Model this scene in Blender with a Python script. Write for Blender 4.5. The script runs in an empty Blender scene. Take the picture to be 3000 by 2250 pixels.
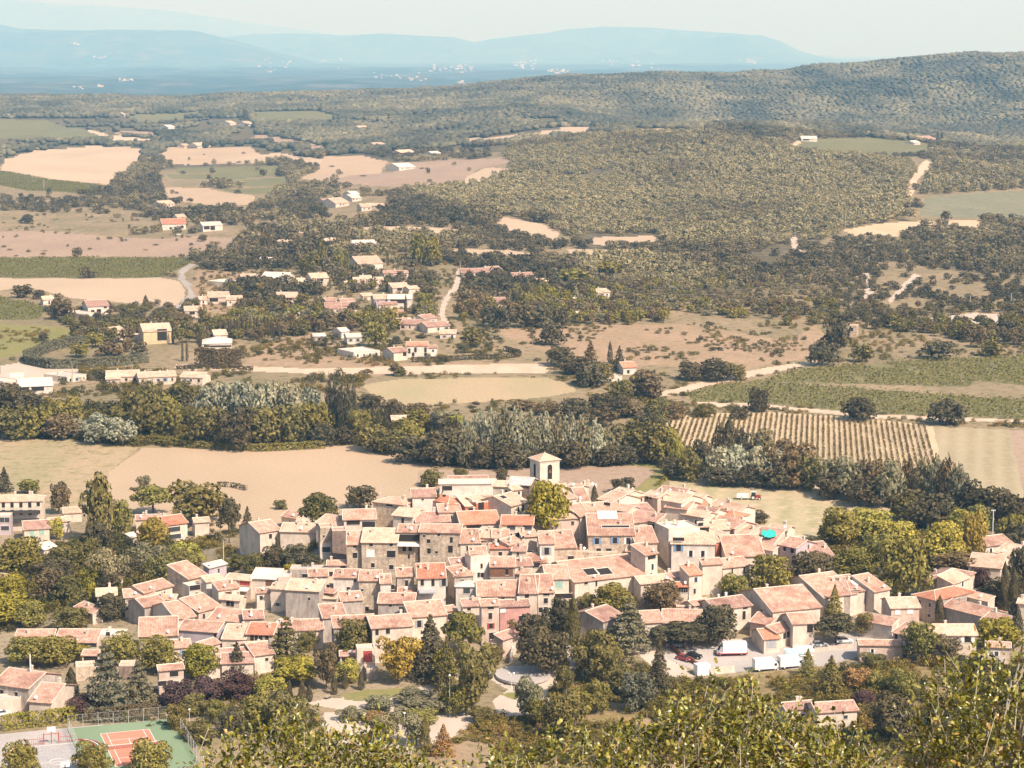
GSTEP = 3.0
import bpy, math, random
import numpy as np
from mathutils import Vector
D = bpy.data
scene = bpy.context.scene
COL = scene.collection
rng = np.random.default_rng(7)
random.seed(11)

# ------------------------------------------------------------------ camera
F0, CXP, CYP, Y0P = 6417.0, 1500.0, 1125.0, 150.0
CZ = 150.0
PITCH = math.atan((CYP - Y0P) / F0)
cam_d = D.cameras.new('camera'); cam = D.objects.new('camera', cam_d); COL.objects.link(cam)
cam_d.sensor_width = 36.0; cam_d.lens = F0 * 36.0 / 3000.0
cam_d.clip_start = 0.5; cam_d.clip_end = 200000.0
cam.location = (0, 0, CZ); cam.rotation_euler = (math.pi / 2 - PITCH, 0, 0)
scene.camera = cam
cP, sP = math.cos(PITCH), math.sin(PITCH)

def ray(px, py):
    a = (px - CXP) / F0; b = (py - CYP) / F0
    # forward f, down b : camera forward = (0,cP,-sP), down = (0,-sP,-cP)
    dx = a; dy = cP - b * sP; dz = -sP - b * cP
    return dx / dy, dz / dy          # per unit Y

def proj(x, y, z):
    dz = z - CZ
    f = y * cP - dz * sP; dn = -y * sP - dz * cP
    return CXP + F0 * x / f, CYP + F0 * dn / f

# crops of the photograph used for reading positions: (x0, y0, source px per read px)
CR = {'S': (0, 0, 1.0), 'A': (0, 0, 1.35624),
      'K1': (0, 1100, .33906), 'K2': (750, 1350, .27125), 'K3': (1150, 1300, .27125), 'K4': (1700, 1300, .27125),
      'K5': (2250, 1100, .33906), 'K6': (0, 1450, .27125), 'K7': (500, 1600, .27125), 'K8': (1050, 1600, .27125),
      'L1': (1600, 1600, .27125), 'L2': (2150, 1450, .22604), 'L3': (2500, 1500, .24108), 'L4': (1800, 1800, .31646),
      'L5': (2200, 1850, .36166), 'L6': (0, 1800, .31646), 'L7': (650, 1850, .31646), 'L8': (1250, 1850, .31646),
      'M1': (0, 0, .45208), 'M2': (1000, 0, .45208), 'M3': (2000, 0, .45208),
      'M4': (0, 560, .45208), 'M5': (1000, 560, .45208), 'M6': (2000, 560, .45208),
      'N1': (600, 300, .36166), 'N2': (500, 650, .31646), 'N3': (900, 1080, .27125), 'N4': (1800, 1100, .27125)}
def SP(c, x, y):
    o = CR[c]
    return o[0] + x * o[2], o[1] + y * o[2]

# ------------------------------------------------------------------ noise + terrain
_perm = np.random.default_rng(3).random((256, 256)).astype(np.float64)
def vnoise(x, y):
    xi = np.floor(x).astype(np.int64); yi = np.floor(y).astype(np.int64)
    fx = x - xi; fy = y - yi
    fx = fx * fx * (3 - 2 * fx); fy = fy * fy * (3 - 2 * fy)
    a = _perm[xi & 255, yi & 255]; b = _perm[(xi + 1) & 255, yi & 255]
    c = _perm[xi & 255, (yi + 1) & 255]; d = _perm[(xi + 1) & 255, (yi + 1) & 255]
    return (a * (1 - fx) + b * fx) * (1 - fy) + (c * (1 - fx) + d * fx) * fy - .5
def fbm(x, y, o=4):
    s = 0; a = 1.0
    for i in range(o):
        s = s + a * vnoise(x * 2 ** i + 17.3 * i, y * 2 ** i + 5.1 * i); a *= .5
    return s
def sst(a, b, x):
    t = np.clip((x - a) / (b - a), 0, 1); return t * t * (3 - 2 * t)
def ga(x, c, s): return np.exp(-.5 * ((x - c) / s) ** 2)

def crest(pts, yc):
    xs = np.array([(p[0] * 1.35624 - CXP) / F0 for p in pts])
    zs = np.array([CZ + (110.6 - p[1]) / 4731.0 * yc for p in pts])
    return xs, zs
R0 = crest([(-600, 212), (0, 211), (300, 213), (400, 217), (500, 208), (700, 203), (900, 198), (1000, 192), (1100, 180), (1200, 171), (1400, 168), (1500, 163), (1700, 159), (1800, 149), (1900, 139), (2000, 134), (2100, 129), (2212, 121), (2600, 104)], 5500)
MS = 3.4
R1 = crest([(-600, 40), (-200, 50), (0, 55), (60, 66), (200, 67), (250, 65), (400, 67), (440, 71), (480, 81), (560, 100), (640, 120), (720, 140), (800, 162), (1000, 175), (2600, 180)], 11500 * MS)
R2 = crest([(-600, 90), (300, 88), (480, 84), (500, 81), (560, 74), (640, 73), (740, 77), (830, 76), (920, 81), (980, 82), (1028, 92), (1060, 86), (1180, 73), (1220, 65), (1300, 59), (1400, 61), (1470, 67), (1560, 73), (1640, 78), (1680, 90), (1720, 110), (1760, 121), (1830, 133), (1900, 140), (2100, 150), (2600, 150)], 14500 * MS)
R3 = crest([(-600, -20), (0, -3), (100, 10), (200, 20), (300, 25), (400, 33), (500, 45), (600, 58), (680, 70), (800, 92), (1000, 106), (1650, 118), (1720, 118), (1780, 119), (1830, 127), (1950, 133), (2200, 128), (2600, 130)], 24000 * MS)

KN = (0.0, 607.0)
def hgt(x, y):
    x = np.asarray(x, float); y = np.asarray(y, float)
    u = x / np.maximum(y, 1.0)
    z = fbm(x / 160., y / 160., 3) * 2.2 * sst(720, 1100, y) + fbm(x / 420. + 9, y / 420., 3) * 14 * sst(1200, 2400, y)
    # the knoll the village stands on
    sx = np.where(x < 0, 62., 70.); sy = np.where(y < KN[1], 40., 26.)
    z = z + 25 * np.exp(-.5 * np.abs((x - KN[0] - 2) / sx) ** 2.4) * np.exp(-.5 * ((y - KN[1]) / sy) ** 2)
    # valley rises gently on the right
    z = z + 6 * sst(40, 140, x) * sst(700, 560, y) * sst(380, 470, y)
    # pine covered hill and low swells beyond the river
    z = z + 40 * ga(u, .105, .085) * ga(y, 3000, 520) + 10 * ga(u, -.06, .05) * ga(y, 1700, 250)
    z = z + 5 * ga(y, 1250, 160) * ga(u, .0, .1)
    # plateau and right hand ridge
    zc = np.interp(u, *R0) + fbm(x / 260., y / 500. + 4, 3) * 16 * sst(.0, .1, u)
    lr = sst(.0, .09, u); rise = np.where(y < 5500, lr * sst(3900, 5500, y) ** 1.2 + (1 - lr) * np.clip((y - 3000) / 2500., 0, 1), 1 - .5 * sst(5500, 8000, y))
    spur = 26 * sst(.06, .16, u) * fbm(u * 16 + y / 2600., y / 900., 2) * ga(y, 4700, 500)
    z = z * (1 - .8 * sst(3400, 5500, y)) + (zc + (3 + 9 * lr) * fbm(x / 300, y / 400, 3)) * rise + spur
    z = np.where(y > 5500, z * 1.0 - sst(5600, 8000, y) * (60 + zc * .4), z)
    # mountains
    z = z + 60 * fbm(x / 900., y / 1300., 4) * sst(8200, 10500, y)
    r1 = np.interp(u, *R1); r2 = np.interp(u, *R2); r3 = np.interp(u, *R3)
    yy = y / MS
    nz = fbm(x / 2300. + 3, y / 2300., 5)
    m1 = -60 + (r1 + 60) * np.where(yy < 11500, sst(8600, 11500, yy + nz * 1500 * sst(11500, 10900, yy)), sst(13500, 11500, yy))
    m2 = -60 + (r2 + 60) * np.where(yy < 14500, sst(11800, 14500, yy + nz * 1500 * sst(14500, 13800, yy)), sst(17500, 14500, yy))
    m3 = -60 + (r3 + 60) * np.where(yy < 24000, sst(17500, 24000, yy + nz * 3000 * sst(24000, 23000, yy)), sst(29000, 24000, yy))
    far = np.maximum(np.maximum(m1, m2), m3)
    z = np.where(yy > 8600, np.maximum(z * sst(12000, 9500, yy) - 60 * sst(9500, 12000, yy), far), z)
    # hillside below the viewpoint
    toe = np.interp(x, [-60, -20, 30, 100], [0, 4, 14, 13]) * np.exp(-np.maximum(y - 392, 0) / 34.) * (1 + .5 * fbm(x / 14., y / 14., 3))
    z = z + toe
    hill = CZ - 1.75 - .372 * y + fbm(x / 9., y / 9., 3) * .5 * sst(3, 20, y)
    return np.maximum(z, hill)

def hit(px, py, lift=0.0, ymin=395.0):
    """where the sight line through a point of the photo meets the ground (plus LIFT metres)"""
    a, b = ray(px, py)
    Y = np.concatenate([np.arange(ymin, 1500, 1.5), np.geomspace(1500, 98000, 1700)])
    g = hgt(a * Y, Y) + lift - (CZ + b * Y)
    i = np.argmax(g > 0)
    if g[i] <= 0: i = len(Y) - 1
    if i == 0: y = Y[0]
    else:
        t = g[i - 1] / (g[i - 1] - g[i]); y = Y[i - 1] + t * (Y[i] - Y[i - 1])
    return Vector((a * y, y, CZ + b * y))
def gz(x, y): return float(hgt(x, y))
def scale_at(p): return F0 / (p[1] * cP + (CZ - p[2]) * sP)      # source px per metre

# ------------------------------------------------------------------ materials
def s2l(c):
    return tuple(((v / 12.92) if v <= .04045 else ((v + .055) / 1.055) ** 2.4) for v in c)
def new_mat(name):
    m = D.materials.new(name); m.use_nodes = True
    nt = m.node_tree; nt.nodes.clear()
    out = nt.nodes.new('ShaderNodeOutputMaterial'); bs = nt.nodes.new('ShaderNodeBsdfPrincipled')
    nt.links.new(bs.outputs[0], out.inputs[0]); bs.inputs['Roughness'].default_value = .9
    bs.inputs['Specular IOR Level'].default_value = .2
    return m, nt, bs
def N(nt, t, **k):
    n = nt.nodes.new(t)
    for a, v in k.items():
        if a.startswith('i_'): n.inputs[a[2:].replace('_', ' ')].default_value = v
        else: setattr(n, a, v)
    return n
def ramp(nt, fac, stops):
    r = nt.nodes.new('ShaderNodeValToRGB'); e = r.color_ramp.elements
    while len(e) < len(stops): e.new(.5)
    for i, (p, c) in enumerate(stops):
        e[i].position = p; e[i].color = (*c, 1)
    nt.links.new(fac, r.inputs[0]); return r
def rgb(*c): return c
def mixc(nt, fac, a, b, mode='MIX'):
    m = nt.nodes.new('ShaderNodeMix'); m.data_type = 'RGBA'; m.blend_type = mode
    for sock, v in ((m.inputs[0], fac), (m.inputs[6], a), (m.inputs[7], b)):
        if hasattr(v, 'is_linked') or hasattr(v, 'links'): nt.links.new(v, sock)
        elif isinstance(v, (int, float)): sock.default_value = v
        else: sock.default_value = (*v, 1)
    return m.outputs[2]
def noise(nt, vec, scale, detail=3, rough=.55, dist=0):
    n = N(nt, 'ShaderNodeTexNoise'); n.inputs['Scale'].default_value = scale; n.inputs['Detail'].default_value = detail
    n.inputs['Roughness'].default_value = rough; n.inputs['Distortion'].default_value = dist
    nt.links.new(vec, n.inputs['Vector']); return n.outputs[0]
def mapped(nt, vec, scale=(1, 1, 1), rot=0):
    m = N(nt, 'ShaderNodeMapping'); m.inputs['Scale'].default_value = scale; m.inputs['Rotation'].default_value = (0, 0, rot)
    nt.links.new(vec, m.inputs['Vector']); return m.outputs[0]

def ground_mat(name, c1, c2, c3=None, sc=.05, fine=.6, stripes=None, bump=.3):
    """stripes = (direction angle, spacing m, colour, strength)"""
    m, nt, bs = new_mat(name)
    g = N(nt, 'ShaderNodeNewGeometry').outputs['Position']
    st = mapped(nt, g, (1, .45, 1))
    n1 = noise(nt, st, sc, 4); n2 = noise(nt, g, fine, 4, .65)
    col = ramp(nt, n1, [(.36, c1), (.64, c2)]).outputs[0]
    if c3: col = mixc(nt, ramp(nt, n2, [(.5, (0, 0, 0)), (.68, (1, 1, 1))]).outputs[0], col, c3)
    n3 = noise(nt, g, fine * 3, 3)
    col = mixc(nt, .35, col, ramp(nt, n3, [(.3, (.35, .35, .35)), (.7, (.65, .65, .65))]).outputs[0], 'OVERLAY')
    if stripes:
        a, sp, c, k = stripes
        w = N(nt, 'ShaderNodeTexWave'); w.wave_profile = 'SIN'; w.bands_direction = 'X'
        w.inputs['Scale'].default_value = 1.0; w.inputs['Distortion'].default_value = 1.2
        w.inputs['Detail'].default_value = 2; w.inputs['Detail Scale'].default_value = .3
        nt.links.new(mapped(nt, g, (.314 / sp * 1.0, .314 / sp, 0), a), w.inputs['Vector'])
        mu = N(nt, 'ShaderNodeMath', operation='MULTIPLY'); nt.links.new(w.outputs[1], mu.inputs[0]); mu.inputs[1].default_value = k
        col = mixc(nt, mu.outputs[0], col, c)
    nt.links.new(col, bs.inputs['Base Color']); bs.inputs['Roughness'].default_value = 1
    if bump:
        b = N(nt, 'ShaderNodeBump'); b.inputs['Strength'].default_value = bump; b.inputs['Distance'].default_value = .4
        nt.links.new(n2, b.inputs['Height']); nt.links.new(b.outputs[0], bs.inputs['Normal'])
    return m

# ------------------------------------------------------------------ mesh helpers
def mesh_np(name, V, Fq, mats, mi=None, smooth=False, att=None):
    me = D.meshes.new(name)
    V = np.asarray(V, np.float32); nv = len(V); k = Fq.shape[1]; nf = len(Fq)
    me.vertices.add(nv); me.vertices.foreach_set('co', V.ravel())
    me.loops.add(nf * k); me.loops.foreach_set('vertex_index', Fq.astype(np.int32).ravel())
    me.polygons.add(nf); me.polygons.foreach_set('loop_start', np.arange(0, nf * k, k, dtype=np.int32))
    me.polygons.foreach_set('loop_total', np.full(nf, k, np.int32))
    if mi is not None: me.polygons.foreach_set('material_index', mi.astype(np.int32))
    me.polygons.foreach_set('use_smooth', np.full(nf, smooth))
    for m in mats: me.materials.append(m)
    if att is not None:
        a = me.attributes.new('tint', 'FLOAT', 'FACE'); a.data.foreach_set('value', att.astype(np.float32))
    me.update(); me.validate()
    return me
def link(name, me, parent=None, loc=None):
    o = D.objects.new(name, me); COL.objects.link(o)
    if parent: o.parent = parent
    if loc is not None: o.location = loc
    return o
def tag(o, label=None, cat=None, group=None, kind=None):
    if label: o['label'] = label
    if cat: o['category'] = cat
    if group: o['group'] = group
    if kind: o['kind'] = kind
    return o
def empty(name, loc, rz=0, label=None, cat=None, group=None):
    o = D.objects.new(name, None); COL.objects.link(o); o.location = loc; o.rotation_euler = (0, 0, rz)
    o.empty_display_size = .5
    return tag(o, label, cat, group)
class MB:
    """collects polygons and links them as ONE mesh object"""
    def __init__(s): s.v = []; s.f = []; s.m = []
    def poly(s, pts, m=0):
        i = len(s.v); s.v += [tuple(p) for p in pts]; s.f.append(list(range(i, i + len(pts)))); s.m.append(m)
    def box(s, c, d, rz=0, m=0):
        cx, cy, cz = c; a, b, h = d[0] / 2, d[1] / 2, d[2] / 2; co, si = math.cos(rz), math.sin(rz)
        P = []
        for dx, dy, dz in ((-a, -b, -h), (a, -b, -h), (a, b, -h), (-a, b, -h), (-a, -b, h), (a, -b, h), (a, b, h), (-a, b, h)):
            P.append((cx + dx * co - dy * si, cy + dx * si + dy * co, cz + dz))
        i = len(s.v); s.v += P
        for q in ((3, 2, 1, 0), (4, 5, 6, 7), (0, 1, 5, 4), (1, 2, 6, 5), (2, 3, 7, 6), (3, 0, 4, 7)):
            s.f.append([i + k for k in q]); s.m.append(m)
    def tube(s, a, b, r0, r1=None, n=8, m=0, caps=True):
        r1 = r0 if r1 is None else r1; a = Vector(a); b = Vector(b); d = (b - a).normalized()
        u = d.orthogonal().normalized(); w = d.cross(u); i = len(s.v)
        for p, r in ((a, r0), (b, r1)):
            for k in range(n):
                t = 2 * math.pi * k / n; s.v.append(tuple(p + u * (r * math.cos(t)) + w * (r * math.sin(t))))
        for k in range(n):
            s.f.append([i + k, i + (k + 1) % n, i + n + (k + 1) % n, i + n + k]); s.m.append(m)
        if caps:
            s.f.append([i + k for k in reversed(range(n))]); s.f.append([i + n + k for k in range(n)]); s.m += [m, m]
    def ball(s, c, r, n=8, m=0):
        rx, ry, rz = (r, r, r) if isinstance(r, (int, float)) else r
        rows = n // 2 + 1; i = len(s.v)
        for a in range(rows + 1):
            ph = math.pi * a / rows
            for k in range(n):
                t = 2 * math.pi * k / n
                s.v.append((c[0] + rx * math.sin(ph) * math.cos(t), c[1] + ry * math.sin(ph) * math.sin(t), c[2] + rz * math.cos(ph)))
        for a in range(rows):
            for k in range(n):
                s.f.append([i + a * n + k, i + (a + 1) * n + k, i + (a + 1) * n + (k + 1) % n, i + a * n + (k + 1) % n]); s.m.append(m)
    def build(s, name, mats, parent=None, smooth=False, loc=None):
        me = D.meshes.new(name); me.from_pydata(s.v, [], s.f)
        if not isinstance(mats, (list, tuple)): mats = [mats]
        for m in mats: me.materials.append(m)
        me.polygons.foreach_set('material_index', s.m)
        if smooth: me.polygons.foreach_set('use_smooth', [True] * len(s.f))
        me.validate(); me.update()
        return link(name, me, parent, loc)
# ------------------------------------------------------------------ light, sky, haze
SUN_EL, SUN_AZ = math.radians(47), math.radians(47)      # azimuth: behind the viewer's right shoulder
sdir = Vector((math.cos(SUN_EL) * math.cos(SUN_AZ), -math.cos(SUN_EL) * math.sin(SUN_AZ), math.sin(SUN_EL)))
sl = D.lights.new('sun', 'SUN'); sl.energy = 4.6; sl.angle = math.radians(.5); sl.color = (1.0, .89, .775)
so = D.objects.new('sun', sl); COL.objects.link(so); so.rotation_euler = sdir.to_track_quat('Z', 'Y').to_euler(); so.location = (300, -300, 600)
w = D.worlds.new('World'); scene.world = w; w.use_nodes = True
wt = w.node_tree; bg = wt.nodes['Background']
sky = wt.nodes.new('ShaderNodeTexSky'); sky.sky_type = 'NISHITA'; sky.sun_disc = False
sky.sun_elevation = SUN_EL; sky.sun_rotation = math.pi / 2 + SUN_AZ
sky.dust_density = 2.5; sky.air_density = 1.0
wt.links.new(sky.outputs[0], bg.inputs[0]); bg.inputs[1].default_value = .105
scene.view_settings.view_transform = 'Standard'; scene.view_settings.look = 'None'
scene.view_settings.exposure = .52; scene.view_settings.gamma = 1
scene.cycles.use_denoising = True
scene.cycles.max_bounces = 4; scene.cycles.volume_bounces = 2; scene.cycles.diffuse_bounces = 2; scene.cycles.transmission_bounces = 2
scene.cycles.transparent_max_bounces = 8

hz = MB(); hz.box((0, 50900, 1090), (112000, 102000, 2460))
hm = D.materials.new('haze'); hm.use_nodes = True; ht = hm.node_tree; ht.nodes.clear()
ho = ht.nodes.new('ShaderNodeOutputMaterial'); pv = ht.nodes.new('ShaderNodeVolumePrincipled')
pv.inputs['Color'].default_value = (.26, .63, 1.0, 1); pv.inputs['Absorption Color'].default_value = (1, 1, 1, 1)
pv.inputs['Density'].default_value = 0.70e-4; pv.inputs['Anisotropy'].default_value = 0
ht.links.new(pv.outputs[0], ho.inputs['Volume'])
haze = hz.build('haze', hm); tag(haze, kind='stuff')

# ------------------------------------------------------------------ ground sheet
M = {}
def L(*c): return s2l(c)
M['dry'] = ground_mat('dry_ground', (.34, .25, .15), (.24, .19, .105), (.12, .11, .05), .03, .25)
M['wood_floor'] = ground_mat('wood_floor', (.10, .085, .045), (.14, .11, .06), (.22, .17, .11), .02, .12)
M['stubble'] = ground_mat('stubble', (.46, .335, .22), (.40, .295, .19), None, .02, .35, (math.radians(35), 2.6, (.56, .42, .29), .4))
M['stubble2'] = ground_mat('pale_stubble', (.48, .365, .25), (.54, .41, .285), None, .012, .3, (math.radians(80), 5, (.43, .33, .22), .4))
M['tan'] = ground_mat('tan_pasture', (.42, .31, .19), (.34, .28, .16), (.24, .22, .10), .03, .2)
M['pink'] = ground_mat('ploughed', (.36, .26, .185), (.42, .305, .215), (.27, .19, .13), .02, .3, (math.radians(85), 4, (.31, .22, .16), .45))
M['hay'] = ground_mat('cut_hay', (.42, .335, .205), (.33, .30, .155), (.55, .41, .28), .035, .15, (math.radians(8), 9, (.58, .45, .29), .35), .2)
M['green'] = ground_mat('vineyard_green', (.125, .135, .055), (.17, .165, .07), (.26, .21, .11), .02, .3, (math.radians(88), 2.6, (.22, .19, .095), .5))
M['vine'] = ground_mat('vineyard_leaves', (.13, .125, .045), (.18, .16, .06), (.34, .27, .15), .04, .35, (math.radians(80), 2.6, (.33, .27, .14), .35))
M['soil'] = ground_mat('vineyard_soil', (.60, .46, .30), (.52, .40, .25), None, .05, .6)
M['fallow'] = ground_mat('fallow', (.37, .30, .185), (.31, .26, .15), (.43, .34, .22), .03, .3, (math.radians(12), 7, (.46, .38, .25), .45))
M['grass'] = ground_mat('grass', (.19, .19, .06), (.25, .22, .08), (.30, .25, .11), .06, .5)
M['olive'] = ground_mat('olive_grove', (.22, .21, .13), (.27, .24, .15), (.15, .15, .09), .03, .15, (math.radians(80), 8, (.18, .18, .11), .5))
M['gravel'] = ground_mat('pale_gravel', (.56, .46, .37), (.50, .41, .32), None, .1, 1.2, None, .1)
M['road'] = ground_mat('road', (.42, .37, .32), (.36, .32, .29), None, .05, .8, None, .1)
M['track'] = ground_mat('dirt_track', (.62, .47, .34), (.54, .40, .28), None, .1, .6)
M['asphalt'] = ground_mat('asphalt', (.40, .355, .32), (.46, .41, .37), None, .1, .8, None, .1)
M['earth'] = ground_mat('pink_earth', (.40, .27, .175), (.33, .235, .14), (.22, .17, .09), .06, .35)
M['village_ground'] = ground_mat('village_ground', (.27, .21, .13), (.36, .28, .19), (.15, .13, .06), .08, .5)
M['scrub_ground'] = ground_mat('scrub_ground', (.20, .15, .06), (.27, .20, .09), (.36, .26, .16), .09, .5)
M['hills'] = ground_mat('far_hills', (.03, .042, .036), (.06, .072, .055), (.15, .135, .105), .0008, .003, None, 0)
M['tan_green'] = ground_mat('tan_green', (.44, .33, .20), (.35, .30, .16), None, .02, .3)

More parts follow.
